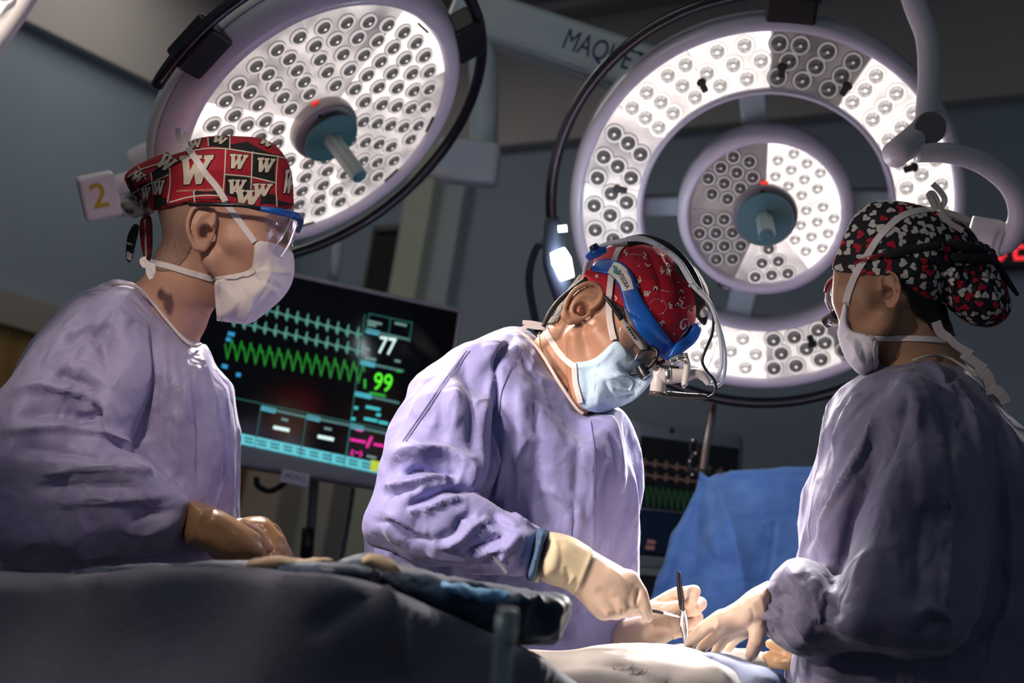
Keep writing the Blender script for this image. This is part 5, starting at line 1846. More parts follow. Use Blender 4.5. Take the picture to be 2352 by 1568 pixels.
# goggles
gg1 = px_tube('glasses', [(435, 470, 1.995), (500, 470, 1.985), (560, 472, 1.985), (606, 482, 1.99)], [4, 5, 5, 6], DARKG, P1)
px_tube('blue_hinge', [(598, 479, 1.985), (640, 486, 1.99), (685, 496, 2.02)], [6, 9, 8], mat('hinge_blue', (0.01, 0.11, 0.42), 0.35), gg1)
px_tube('brow_bar', [(672, 494, 2.01), (690, 505, 2.05), (684, 530, 2.10)], [9, 8, 6], mat('bar_navy', (0.01, 0.03, 0.16), 0.3), gg1)
shield = organic('lens', inflate([(606, 486), (650, 492), (688, 502), (684, 540), (668, 585), (640, 596), (616, 578), (610, 530)], [(610, 520, 1.985, .0022), (650, 540, 2.0, .0022), (684, 520, 2.06, .0022)], 5), (595, 700, 475, 605, 1.95, 2.12), 0.0018, clear_mat('goggle_clear', (0.92, 0.93, 0.98), 0.10), gg1)
px_tube('lens_edge', [(670, 500, 1.995), (648, 545, 1.985), (618, 578, 1.985)], 2.0, clear_mat('goggle_edge', (0.95, 0.9, 1.0), 0.28, 0.25), gg1)
px_tube('lens_edge', [(682, 512, 2.0), (664, 560, 1.995), (644, 592, 1.99)], 2.6, clear_mat('goggle_edge', (0.95, 0.9, 1.0), 0.28, 0.25), gg1)
# gown
g_t = inflate([(258, 655), (297, 652), (335, 677), (383, 734), (421, 777), (450, 795), (478, 806), (507, 844), (526, 887), (533, 925), (540, 1006), (542, 1102), (541, 1179), (545, 1400), (560, 1800), (560, 2700), (20, 2700), (10, 1800), (5, 1400), (0, 1100), (10, 925), (38, 844), (81, 787), (120, 739), (167, 696), (215, 674)],
              [(350, 720, 2.12, .13), (280, 800, 2.14, .19), (470, 950, 2.12, .17), (100, 950, 2.14, .19), (300, 1500, 2.14, .19), (300, 2500, 2.14, .19)], 120, step=5)
g_u = inflate([(235, 668), (300, 678), (345, 740), (362, 830), (345, 930), (306, 1035), (240, 1085), (100, 1120), (-60, 1140), (-75, 1010), (-20, 915), (14, 880), (45, 836), (85, 782), (125, 735), (180, 690)],
              [(250, 740, 2.04, .085), (200, 900, 1.98, .085), (60, 1040, 1.94, .085)], 75)
g_f = inflate([(-75, 1010), (60, 1005), (200, 1005), (306, 1035), (354, 1078), (397, 1112), (440, 1150), (432, 1200), (411, 1243), (368, 1255), (287, 1258), (191, 1285), (60, 1300), (-60, 1270), (-100, 1120)],
              [(0, 1140, 1.94, .085), (200, 1130, 1.93, .075), (420, 1200, 1.93, .042)], 62)
gf1 = union([g_t, g_u, g_f], 0.016)
GB1 = []
GL1 = [([(80, 800), (180, 760), (270, 735)], 22, 0.006), ([(140, 800), (200, 770), (235, 800), (250, 860)], 20, -0.008), ([(150, 870), (185, 800), (240, 740)], 14, 0.005),
       ([(30, 905), (110, 890), (190, 905), (240, 935), (250, 985)], 20, 0.016), ([(125, 860), (180, 880), (220, 915)], 24, -0.020), ([(30, 950), (120, 945), (200, 960)], 22, -0.014), ([(10, 990), (100, 985), (180, 990), (250, 1000), (300, 1030)], 16, 0.012), ([(40, 1030), (150, 1035), (260, 1060)], 20, -0.012),
       ([(170, 965), (215, 958), (240, 945)], 12, -0.016), ([(240, 940), (245, 990), (285, 1035)], 10, 0.010), ([(100, 1090), (200, 1075), (300, 1080), (350, 1085)], 14, 0.010), ([(80, 1120), (200, 1115), (330, 1120)], 16, -0.009), ([(120, 1160), (250, 1150), (400, 1140)], 12, 0.008), ([(300, 1200), (350, 1180), (420, 1170)], 10, -0.007), ([(280, 1220), (340, 1225), (400, 1200)], 10, 0.007), ([(330, 1050), (355, 1085), (400, 1120)], 6, 0.006, True),
       ([(372, 770), (376, 850), (372, 930), (366, 1040)], 9, 0.008, True), ([(392, 780), (400, 850), (415, 910)], 7, 0.006, True), ([(425, 790), (430, 880), (424, 970)], 7, 0.006, True), ([(400, 940), (405, 1040), (395, 1100)], 12, 0.007), ([(455, 800), (478, 880), (490, 980), (500, 1100)], 8, 0.008, True), ([(480, 815), (505, 890), (512, 980), (520, 1150)], 7, 0.007, True), ([(440, 830), (455, 960), (460, 1120)], 14, -0.008), ([(500, 860), (520, 930), (530, 1030), (536, 1150)], 6, 0.005, True),
       ([(350, 740), (362, 850), (345, 940), (306, 1035)], 10, -0.012), ([(330, 1010), (345, 980), (360, 940)], 8, -0.008), ([(250, 1270), (330, 1275), (420, 1262), (520, 1288)], 10, 0.008)]
gown1 = organic('gown', gf1, (-110, 580, 630, 2720, 1.78, 2.42), 0.0048, GOWN2, P1, bvh=GB1, post=lambda V, N: gown_relief(V, N, GL1, 1, 0.0030, 0.0075))
edge_tube('neck_trim', [(258, 654), (280, 651), (300, 653), (322, 664), (350, 694), (383, 735), (421, 778), (446, 794), (460, 790)], (-7, 9), 4.0, GB1, TRIM, gown1)
# gloved hands
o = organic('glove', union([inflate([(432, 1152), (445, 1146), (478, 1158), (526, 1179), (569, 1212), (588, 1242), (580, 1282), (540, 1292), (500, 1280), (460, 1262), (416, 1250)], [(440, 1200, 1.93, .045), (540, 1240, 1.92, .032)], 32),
                             chain((545, 1225, 1.91, 26), (582, 1240, 1.91, 20), (600, 1275, 1.92, 15)), chain((540, 1255, 1.93, 24), (570, 1280, 1.93, 17), (590, 1296, 1.94, 13)), chain((500, 1268, 1.92, 18), (540, 1290, 1.91, 15), (570, 1300, 1.92, 12)), chain((550, 1210, 1.95, 22), (590, 1225, 1.97, 16), (615, 1260, 1.97, 13)), chain((545, 1235, 1.90, 22), (590, 1262, 1.90, 15), (598, 1288, 1.91, 12))], 0.006),
            (395, 650, 1130, 1320, 1.82, 2.06), 0.0025, LATEXB, P1, post=lambda V, N: strokes(V, N, [([(470, 1165), (455, 1210), (465, 1255)], 7, 0.003), ([(490, 1168), (480, 1200)], 5, -0.002)]))
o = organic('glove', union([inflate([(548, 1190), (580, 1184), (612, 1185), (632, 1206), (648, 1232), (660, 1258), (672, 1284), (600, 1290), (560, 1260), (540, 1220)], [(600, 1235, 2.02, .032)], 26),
                             chain((610, 1215, 2.0, 20), (640, 1240, 1.99, 15), (664, 1276, 1.99, 11)), chain((612, 1240, 1.99, 20), (640, 1262, 1.98, 14), (656, 1290, 1.98, 11)), chain((600, 1255, 1.99, 18), (626, 1276, 1.97, 13), (640, 1296, 1.97, 11)), chain((590, 1265, 1.99, 16), (610, 1284, 1.97, 12), (622, 1300, 1.97, 10)), chain((600, 1205, 2.03, 18), (630, 1215, 2.06, 13), (650, 1245, 2.06, 11))], 0.005),
            (525, 690, 1170, 1320, 1.9, 2.12), 0.0025, LATEXB, P1)
lower_body(P1, 290, 2.12)

# ============================ middle surgeon ============================
hd2 = Head(1353, 712, 1.965, 47, 33, 0.96)
rp2 = P(1150, 3300, 2.05)
B2 = []
SIL2 = [(1405, 568), (1437, 565), (1485, 565), (1530, 582), (1562, 608), (1588, 645), (1597, 691), (1594, 735), (1580, 775), (1562, 805), (1545, 840), (1520, 870), (1490, 890), (1460, 915), (1411, 935), (1380, 945), (1345, 945), (1350, 1150), (1000, 1150), (1000, 860), (1187, 760), (1239, 765), (1262, 739), (1290, 691), (1320, 655), (1345, 622), (1360, 602), (1386, 576)]
bf2, hc2 = body_field(hd2, [(1372, 745, 2.04, 74), (1330, 800, 2.05, 84), (1285, 868, 2.06, 92), (1220, 920, 2.07, 110)], SIL2, extra=[pcone((1150, 960, 2.07, 110), (1250, 1020, 2.06, 110))], earargs=dict(eh=0.069, tilt=-0.06))
P2 = organic('person', bf2, (1020, 1620, 520, 1120, 1.85, 2.26), 0.0022, SKIN2, None, (rp2.x, rp2.y, 0.0), bvh=B2,
             post=lambda V, N: strokes(V, N, [([(1310, 770), (1300, 830), (1318, 900)], 6, -0.0025), ([(1292, 790), (1296, 850), (1308, 910)], 6, -0.0022), ([(1278, 800), (1285, 860)], 6, -0.0015), ([(1440, 740), (1460, 765), (1490, 790)], 6, 0.0015), ([(1410, 770), (1430, 800)], 4, -0.0012)]))
tag(P2, 'surgeon in lilac gown bending over with red bandana cap, loupes and headlight', 'person')
hr = cut(offset(hc2, 0.003), prism([(1345, 640), (1332, 652), (1312, 690), (1296, 720), (1275, 745), (1255, 745), (1262, 720), (1280, 680), (1310, 640), (1330, 625)]), 0.002)
organic('hair', hr, (1230, 1370, 610, 770, 1.85, 2.2), 0.0022, mat('hair_grey', (0.22, 0.18, 0.155), 0.8, bump=1.0, bscale=600, var=0.6, vscale=260, color2=(0.05, 0.04, 0.035)), P2, post=lambda V, N: folds(V, N, 0.002, 90, 3.0))
hr = cut(offset(hc2, 0.002), prism([(1396, 668), (1432, 700), (1440, 735), (1426, 730), (1405, 702)]), 0.002)
organic('sideburn', hr, (1380, 1460, 650, 760, 1.85, 2.1), 0.0022, mat('hair_grey', (0.22, 0.18, 0.155), 0.8), P2)
for s in (-1, 1):
    bm = bmesh.new(); bmesh.ops.create_uvsphere(bm, u_segments=16, v_segments=10, radius=0.0112)
    bm_obj('eye', bm, EYEM, P2, local=Matrix.Translation(Vector(to_world(hd2.pt(0.0795, 0.006, s * 0.031)))), smooth=True)
capoly2 = [(1405, 564), (1437, 560), (1485, 560), (1533, 578), (1566, 605), (1593, 643), (1602, 691), (1600, 735), (1585, 775), (1556, 795), (1530, 775), (1500, 745), (1470, 722), (1440, 710), (1427, 704), (1405, 690), (1390, 678), (1372, 662), (1352, 655), (1332, 652), (1330, 642), (1341, 628), (1357, 603), (1384, 574)]
infl2 = inflate(capoly2, [(1480, 640, 2.02, .088), (1350, 640, 2.03, .06), (1580, 740, 2.01, .055)], 105)
CAPB2 = []
cap2 = organic('cap', cut(union([offset(hc2, 0.006), infl2], 0.012), prism(capoly2), 0.003), (1310, 1630, 540, 820, 1.8, 2.25), 0.0024, mat('bandana_red', (0.50, 0.008, 0.028), 0.75, bump=0.3, bscale=600, var=0.10, vscale=14), P2, bvh=CAPB2,
               post=lambda V, N: strokes(V, N, [([(1500, 570), (1530, 620), (1545, 690)], 10, 0.004), ([(1520, 575), (1545, 630), (1556, 700)], 9, -0.004), ([(1540, 600), (1570, 660), (1575, 730)], 9, 0.003), ([(1490, 580), (1515, 640), (1520, 700)], 8, -0.002)]))
Z5 = lambda x, y: (1150 + x / 3.137, 500 + y / 3.137)
PRW = mat('bandana_white', (0.74, 0.66, 0.66), 0.8); PRK = mat('bandana_black', (0.012, 0.008, 0.010), 0.8)


def stroke_poly(pts, w):
    c_ = smooth_curve(pts, 6); n_ = len(c_)
    t_ = np.gradient(c_, axis=0); t_ /= np.linalg.norm(t_, axis=1)[:, None] + 1e-9
    nn_ = np.stack([-t_[:, 1], t_[:, 0]], 1)
    ww = w * (0.35 + 0.65 * np.sin(np.linspace(0.1, math.pi - 0.1, n_)))[:, None]
    return np.concatenate([c_ + nn_ * ww, (c_ - nn_ * ww)[::-1]]).tolist()


def circ(x, y, r, n=12): return [(x + r * math.cos(2 * math.pi * k / n), y + r * math.sin(2 * math.pi * k / n)) for k in range(n)]


def star(x, y, r): return [(x + (r if k % 2 == 0 else r * .45) * math.sin(math.pi * k / 5), y - (r if k % 2 == 0 else r * .45) * math.cos(math.pi * k / 5)) for k in range(10)]


wp, kp, wp2 = [], [], []
for (x, y) in ((1105, 427), (1240, 771), (970, 280), (1215, 825), (1270, 470), (1380, 660), (1330, 480)):
    X, Y = Z5(x, y); kp.append(circ(X, Y, 3.2)); wp2.append(circ(X, Y, 1.2, 8))
for (x, y) in ((995, 350), (1280, 465), (1322, 577), (1075, 660), (1170, 688), (1248, 835), (700, 425), (1160, 603)):
    wp.append(star(*Z5(x, y), 2.8))
for (x0, y0, x1, y1) in ((1028, 525, 1082, 568), (1188, 370, 1230, 415), (680, 410, 705, 435)):
    wp.append(wpoly(*Z5(x0, y0), *Z5(x1, y1), 8))
sw = [[(1222, 605), (1210, 622), (1232, 632), (1215, 648), (1240, 655)], [(1300, 570), (1285, 590), (1310, 610), (1295, 635), (1320, 655)], [(905, 230), (890, 250), (912, 260), (900, 280)], [(1150, 262), (1165, 275), (1185, 262)], [(1000, 420), (1005, 450), (985, 480), (1000, 505)], [(985, 440), (1000, 460), (1015, 450)],
      [(1025, 250), (1045, 270), (1030, 290), (1055, 300)], [(1040, 330), (1060, 350), (1080, 335)], [(1110, 235), (1140, 265), (1180, 270)], [(1150, 350), (1165, 380), (1160, 410)], [(1145, 375), (1165, 395), (1180, 380)], [(820, 560), (835, 580), (825, 600)], [(1150, 760), (1165, 745), (1180, 760)], [(1190, 330), (1215, 345), (1225, 360)], [(830, 270), (850, 265), (860, 250)]]
for s_ in sw: wp.append(stroke_poly([Z5(*q) for q in s_], 1.7))
pais = [(1350, 735), (1325, 728), (1300, 750), (1295, 785), (1315, 800), (1330, 780), (1320, 765)]
wp.append(stroke_poly([Z5(*q) for q in pais], 2.2)); wp.append(stroke_poly([Z5(*q) for q in [(1355, 745), (1345, 800), (1310, 840), (1280, 880)]], 1.8))
kp.append([Z5(*q) for q in [(1335, 770), (1352, 800), (1330, 840), (1300, 855), (1315, 815)]])
for (x, y) in ((1115, 510), (1270, 630), (1300, 535), (1200, 345), (1150, 770)):
    X, Y = Z5(x, y); kp.append(circ(X, Y, 5.5)); wp2.append(stroke_poly([(X - 4, Y + 3), (X - 2, Y - 4), (X + 3, Y - 2), (X + 2, Y + 4)], 1.7))
for k in range(26):
    a_ = math.radians(200 + k * 9.5); X, Y = Z5(1130 + 62 * math.cos(a_), 640 + 55 * math.sin(a_)); wp.append(circ(X, Y, 0.9, 6))
for k in range(12):
    X, Y = Z5(1155 + 5 * k, 520 + 1.2 * k); wp.append(circ(X, Y, 0.9, 6)); X, Y = Z5(930 + 8 * k, 268 - 3 * math.sin(k * .5)); wp.append(circ(X, Y, 0.8, 6)); X, Y = Z5(1325 + 4 * k, 655 - 2.5 * k); wp.append(circ(X, Y, 0.8, 6))
decal('black_print', kp, CAPB2, PRK, cap2, lift=0.0006, grid=6)
decal('white_print', wp, CAPB2, PRW, cap2, lift=0.0007, grid=6)
decal('white_print_detail', wp2, CAPB2, PRW, cap2, lift=0.0012, grid=6)
# mask
mp2 = [(1408, 784), (1373, 819), (1348, 830), (1313, 831), (1315, 876), (1328, 927), (1348, 943), (1380, 950), (1411, 938), (1434, 931), (1459, 918), (1488, 889), (1506, 858), (1500, 842), (1475, 836), (1447, 815), (1428, 790), (1418, 782)]
minf2 = inflate(mp2, [(1400, 870, 2.0, .066), (1330, 880, 2.02, .058), (1490, 870, 2.0, .03)], 56)
MB2 = []
mask2 = organic('face_mask', cut(union([offset(hc2, 0.005), minf2], 0.012), prism(mp2), 0.003), (1290, 1530, 760, 970, 1.8, 2.25), 0.0022, MASKB, P2, bvh=MB2,
                post=lambda V, N: strokes(V, N, [([(1318, 840), (1350, 842), (1385, 826), (1410, 795)], 5, 0.002), ([(1340, 850), (1350, 890), (1345, 930)], 9, -0.003), ([(1365, 845), (1375, 890), (1370, 935)], 9, 0.003), ([(1390, 870), (1400, 905), (1430, 915), (1460, 905)], 7, -0.0065), ([(1395, 868), (1425, 862), (1450, 875), (1445, 895), (1415, 890)], 6, 0.0055), ([(1420, 830), (1440, 850), (1480, 870)], 9, -0.0025), ([(1385, 850), (1410, 900), (1430, 925)], 7, 0.003)]))
rd_ = random.Random(3); md_ = []
for k in range(46):
    x_, y_ = rd_.uniform(1330, 1480), rd_.uniform(835, 940); a_ = math.radians(rd_.choice((55, 70, 100, 20)))
    md_.append(stroke_poly([(x_ - 5 * math.cos(a_), y_ - 5 * math.sin(a_)), (x_, y_), (x_ + 5 * math.cos(a_), y_ + 5 * math.sin(a_))], 0.8))
decal('mask_print', md_, MB2, mat('mask_dash_blue', (0.34, 0.55, 0.74), 0.8), mask2, lift=0.0004, grid=6)
ribbon('side_binding', [(1320, 836), (1322, 876), (1334, 924)], 14, MB2, TAPE, mask2)
ribbon('upper_tie', [(1436, 558), (1420, 580), (1408, 620), (1402, 660), (1400, 705), (1402, 745), (1410, 785)], 15, CAPB2 + B2 + MB2, TAPE, mask2, lift=0.003)
ribbon('lower_tie', [(1318, 840), (1290, 815), (1262, 775), (1250, 748)], 15, MB2 + B2, TAPE, mask2)
for lp in ([(1252, 748), (1225, 742), (1200, 740)], [(1255, 752), (1235, 752), (1208, 748)], [(1250, 750), (1215, 748), (1196, 758)]):
    ribbon('tie_end', [(x, y, 1.985) for x, y in lp], 10, [], TAPE, mask2, lift=0)
for lp in ([(1438, 558), (1418, 552), (1408, 546)], [(1436, 560), (1414, 562), (1406, 556)], [(1440, 558), (1448, 550)]):
    ribbon('tie_end', [(x, y, 1.96) for x, y in lp], 11, [], mat('tie_pinkish', (0.55, 0.42, 0.45), 0.8), mask2, lift=0)
# headlight band
BLU = mat('band_blue', (0.008, 0.10, 0.46), 0.38, bump=0.1, bscale=300)
bandp = [(1357, 612), (1372, 596), (1392, 594), (1421, 597), (1443, 613), (1459, 641), (1470, 679), (1501, 726), (1539, 780), (1561, 798), (1552, 820), (1526, 830), (1501, 805), (1469, 770), (1438, 718), (1427, 674), (1411, 639), (1389, 628), (1362, 626)]
bfront = [(1548, 790), (1575, 770), (1596, 736), (1615, 752), (1600, 785), (1577, 804), (1552, 822), (1528, 828)]
HB = []
hb = organic('headband', cut(cut(offset(union([hc2, cut(union([offset(hc2, 0.006), infl2], 0.012), prism(capoly2), 0.003)], 0.004), 0.0055), prism(bandp), 0.002), lambda p: p[:, 2] * -1 - 2.03, 0.002), (1340, 1640, 570, 850, 1.8, 2.1), 0.0021, BLU, P2, bvh=HB, smooth_it=3)
organic('front_band', inflate(bfront, [(1550, 805, 1.945, .006), (1590, 760, 1.98, .014)], 7), (1510, 1630, 720, 850, 1.88, 2.05), 0.002, BLU, hb)
decal('maker_label', [[(1411, 602), (1424, 606), (1440, 618), (1450, 640), (1456, 663), (1430, 669), (1424, 652), (1415, 640), (1396, 626)]], HB, mat('label_cream', (0.70, 0.68, 0.60), 0.5), hb, lift=0.0008)
text_decal('maker_lettering', 'INTEGRA', 1432, 641, 14, 62, HB, mat('ink_navy', (0.01, 0.03, 0.08), 0.5), hb, lift=0.0014, sx=0.78, bold=0.01)
decal('maker_wave', [stroke_poly([(1408, 612), (1416, 616), (1414, 624), (1424, 630)], 4.0)], HB, mat('ink_teal', (0.03, 0.22, 0.24), 0.5), hb, lift=0.0014)
px_tube('ratchet', [(1352, 590, 1.96), (1368, 580, 1.95), (1392, 572, 1.95)], [9, 13, 8], BLU, hb)
px_tube('ratchet_cap', [(1358, 572, 1.95), (1372, 566, 1.945)], [8, 9], mat('cap_navy', (0.01, 0.02, 0.09), 0.4), hb)
ribbon('crown_strap', [(1440, 556, 1.95), (1480, 550, 1.945), (1530, 566, 1.94), (1570, 602, 1.94), (1598, 650, 1.945), (1610, 700, 1.95), (1610, 730, 1.955)], 24, [], mat('strap_black', (0.014, 0.014, 0.016), 0.5), hb, thick=0.003)
organic('crown_pad', inflate([(1590, 605), (1610, 630), (1628, 665), (1630, 690), (1612, 680), (1598, 650), (1585, 620)], [(1608, 650, 2.0, .03)], 10), (1575, 1650, 590, 710, 1.93, 2.08), 0.0022, mat('pad_beige', (0.36, 0.31, 0.25), 0.7), hb)
organic('side_pad', inflate([(1542, 598), (1562, 590), (1575, 620), (1590, 652), (1575, 648), (1552, 630)], [(1565, 620, 1.935, .006)], 6), (1530, 1600, 580, 660, 1.88, 1.99), 0.002, BLK, hb)
bxb = []
organic('battery_box', inflate([(1598, 728), (1607, 700), (1616, 698), (1629, 716), (1622, 750), (1612, 745)], [(1612, 725, 1.945, .014)], 7), (1585, 1640, 685, 765, 1.88, 2.0), 0.002, BLK, hb, bvh=bxb)
decal('oval_badge', [[(1617 + 9 * math.cos(t_) * .62 - 13 * math.sin(t_) * .45, 717 + 9 * math.cos(t_) * .6 + 13 * math.sin(t_) * .85) for t_ in np.linspace(0, 2 * math.pi, 20, endpoint=False)]], bxb, mat('badge_white', (0.7, 0.68, 0.68), 0.5), hb, lift=0.001)
text_decal('badge_lettering', 'LUXTEC', 1617, 717, 6.0, 60, bxb, mat('ink_red', (0.4, 0.01, 0.04), 0.5), hb, lift=0.0016)
TUBW = mat('tube_white', (0.72, 0.76, 0.85), 0.35)
px_tube('light_guide', [(1340, 640, 2.0), (1350, 600, 1.975), (1380, 566, 1.95), (1430, 552, 1.93), (1470, 546, 1.925), (1512, 562, 1.925), (1560, 598, 1.925), (1594, 652, 1.925), (1630, 695, 1.93), (1648, 745, 1.935), (1657, 800, 1.94), (1654, 850, 1.945), (1636, 880, 1.945), (1612, 868, 1.945)], 5.0, TUBW, hb, n=8)
px_tube('light_guide', [(1350, 636, 2.0), (1362, 592, 1.97), (1400, 560, 1.945), (1466, 550, 1.93), (1515, 568, 1.93), (1556, 602, 1.93), (1590, 655, 1.93), (1632, 700, 1.94), (1655, 760, 1.945), (1666, 820, 1.95), (1660, 875, 1.95), (1640, 888, 1.95)], 4.2, TUBW, hb, n=8)
px_tube('cable_black', [(1626, 690, 1.945), (1638, 720, 1.94), (1636, 765, 1.935), (1622, 800, 1.93), (1613, 828, 1.93), (1622, 850, 1.93), (1640, 872, 1.93), (1644, 895, 1.93), (1630, 912, 1.93), (1600, 914, 1.93)], 3.4, BLK, hb, n=8)
for (x, y) in ((1511, 562), (1592, 650)):
    ribbon('cable_tie', [(x - 10, y + 8, 1.915), (x, y, 1.912), (x + 8, y + 7, 1.915)], 6, [], mat('tie_grey', (0.55, 0.57, 0.62), 0.4), hb, lift=0)
HLW = mat('headlight_white', (0.60, 0.57, 0.56), 0.35, coat=0.2)
px_tube('headlight_body', [(1508, 856, 1.93), (1525, 864, 1.93), (1560, 862, 1.93), (1588, 858, 1.93)], [15, 19, 17, 15], HLW, hb, seg=20)
px_tube('headlight_ring', [(1526, 863, 1.93), (1540, 862, 1.93)], 19.5, STEEL, hb, seg=20)
px_tube('headlight_head', [(1514, 852, 1.93), (1512, 880, 1.93), (1510, 900, 1.93)], [14, 18, 18], HLW, hb, seg=20)
px_tube('headlight_bezel', [(1510, 898, 1.93), (1509, 908, 1.93)], 18.5, mat('bezel_dark', (0.08, 0.06, 0.06), 0.3), hb, seg=20)
px_tube('connector', [(1586, 858, 1.93), (1604, 858, 1.93), (1618, 868, 1.93), (1628, 882, 1.93)], [13, 12, 9, 6], HLW, hb, seg=16)
px_tube('hinge_block', [(1538, 832, 1.925), (1560, 822, 1.925), (1580, 818, 1.925)], [9, 10, 9], STEEL, hb)
px_tube('hinge_arm', [(1574, 822, 1.925), (1578, 845, 1.92), (1572, 885, 1.92)], [9, 8, 8], HLW, hb)
for (x, y) in ((1542, 830), (1558, 824), (1574, 815), (1573, 832), (1571, 886)):
    bm = bmesh.new(); bmesh.ops.create_uvsphere(bm, u_segments=10, v_segments=6, radius=0.0032)
    bm_obj('screw', bm, CHROME, hb, local=Matrix.Translation(P(x, y, 1.918)), smooth=True)
px_tube('camera_stick', [(1530, 905, 1.925), (1560, 908, 1.925), (1622, 910, 1.925)], [7, 8, 5], BLK, hb, seg=12)
px_tube('band_bridge', [(1526, 828, 1.94), (1512, 842, 1.935), (1560, 845, 1.93)], [4, 5, 4], BLK, hb)
px_tube('rear_cable', [(1345, 640, 1.975), (1320, 660, 1.99), (1285, 690, 1.985), (1262, 720, 1.98), (1248, 750, 1.98)], [5, 6, 5], mat('strap_black', (0.014, 0.014, 0.016), 0.5), hb)
# glasses with loupes
gl2 = px_tube('glasses', [(1388, 680, 1.945), (1405, 700, 1.94), (1428, 734, 1.935)], [4, 5, 5.5], DARKG, P2)
organic('side_shield', inflate([(1424, 735), (1434, 730), (1484, 795), (1480, 802), (1470, 806)], [(1450, 768, 1.93, .004)], 4), (1410, 1500, 720, 820, 1.9, 1.96), 0.0018, mat('shield_grey', (0.30, 0.30, 0.31), 0.4), gl2)
for k in range(5):
    bm = bmesh.new(); add_box(bm, (0.003, 0.002, 0.001)); bm_obj('slot', bm, BLK, gl2, local=Matrix.Translation(P(1441 + 4 * k, 752 + 6 * k, 1.924)) @ CAM_M.to_3x3().to_4x4())
organic('clear_shield', inflate([(1424, 738), (1470, 804), (1462, 828), (1436, 838), (1424, 800), (1420, 770)], [(1440, 795, 1.935, .0022)], 4), (1405, 1490, 725, 850, 1.9, 1.97), 0.0018, clear_mat('shield_clear', (0.93, 0.93, 0.95), 0.16, 0.25), gl2)
rim = [(1474 + 42 * math.cos(t_) * .80 - 26 * math.sin(t_) * .5, 829 + 36 * math.sin(t_) * .8 - 18 * math.cos(t_) * .4, 1.945 - 0.012 * math.cos(t_)) for t_ in np.linspace(0, 2 * math.pi, 26)]
px_tube('rim', rim, 4.6, DARKG, gl2, n=2)
px_tube('bridge', [(1502, 822, 1.94), (1515, 838, 1.945), (1540, 846, 1.955), (1552, 846, 1.97)], [5, 5, 4], DARKG, gl2)
px_tube('far_rim', [(1512, 838, 1.96), (1535, 850, 1.985), (1530, 868, 2.0), (1508, 872, 2.0)], 3.5, DARKG, gl2)
organic('lens', inflate([(q[0], q[1]) for q in rim[:-1]], [(1475, 828, 1.945, .002)], 4), (1425, 1525, 780, 880, 1.92, 1.97), 0.0018, clear_mat('lens_clear', (0.9, 0.92, 0.92), 0.12, 0.05), gl2)
px_tube('loupe', [(1470, 842, 1.935), (1478, 856, 1.93), (1484, 864, 1.928)], [12, 13, 14], DARKG, gl2, seg=18)
px_tube('loupe_lens', [(1484, 864, 1.928), (1486, 867, 1.927)], [13, 12], mat('loupe_glass', (0.35, 0.42, 0.48), 0.05, metal=0.6), gl2, seg=18)
ribbon('necklace', [(1238, 762), (1240, 790), (1246, 808)], 3.5, B2, mat('gold', (0.8, 0.5, 0.15), 0.3, metal=1.0), P2)
# gown
t2 = inflate([(1187, 758), (1215, 777), (1245, 812), (1282, 872), (1326, 938), (1345, 952), (1409, 938), (1431, 960), (1447, 1027), (1459, 1087), (1462, 1159), (1459, 1253), (1453, 1364), (1447, 1436), (1452, 1700), (1460, 2200), (1450, 2750), (870, 2750), (850, 2200), (845, 1700), (842, 1400), (850, 1250), (885, 1100), (945, 950), (1000, 860), (1050, 808), (1110, 778)],
             [(1230, 820, 2.06, .13), (1200, 950, 2.07, .18), (1400, 1050, 2.05, .15), (1300, 1200, 2.06, .16), (950, 1200, 2.10, .16), (1150, 1500, 2.14, .16), (1350, 1480, 2.13, .15), (1150, 2500, 2.14, .16)], 115, step=5)
u2 = inflate([(1170, 775), (1110, 776), (1049, 801), (1005, 838), (966, 873), (941, 906), (919, 949), (894, 1010), (875, 1082), (855, 1143), (838, 1192), (845, 1232), (910, 1250), (1010, 1215), (1075, 1150), (1108, 1148), (1130, 1060), (1140, 932), (1160, 850)],
             [(1110, 820, 1.99, .085), (1040, 980, 1.93, .09), (960, 1130, 1.88, .08)], 78)
f2 = inflate([(838, 1190), (839, 1220), (861, 1245), (905, 1267), (983, 1288), (1066, 1299), (1143, 1315), (1212, 1330), (1232, 1290), (1250, 1218), (1221, 1208), (1187, 1181), (1132, 1165), (1075, 1140), (1000, 1112), (930, 1108), (865, 1150)],
             [(900, 1190, 1.88, .07), (1050, 1220, 1.85, .06), (1230, 1270, 1.83, .042)], 56)
far2 = chain((1380, 1100, 2.20, 75), (1400, 1330, 2.18, 66), (1462, 1452, 2.06, 38))
GB2 = []
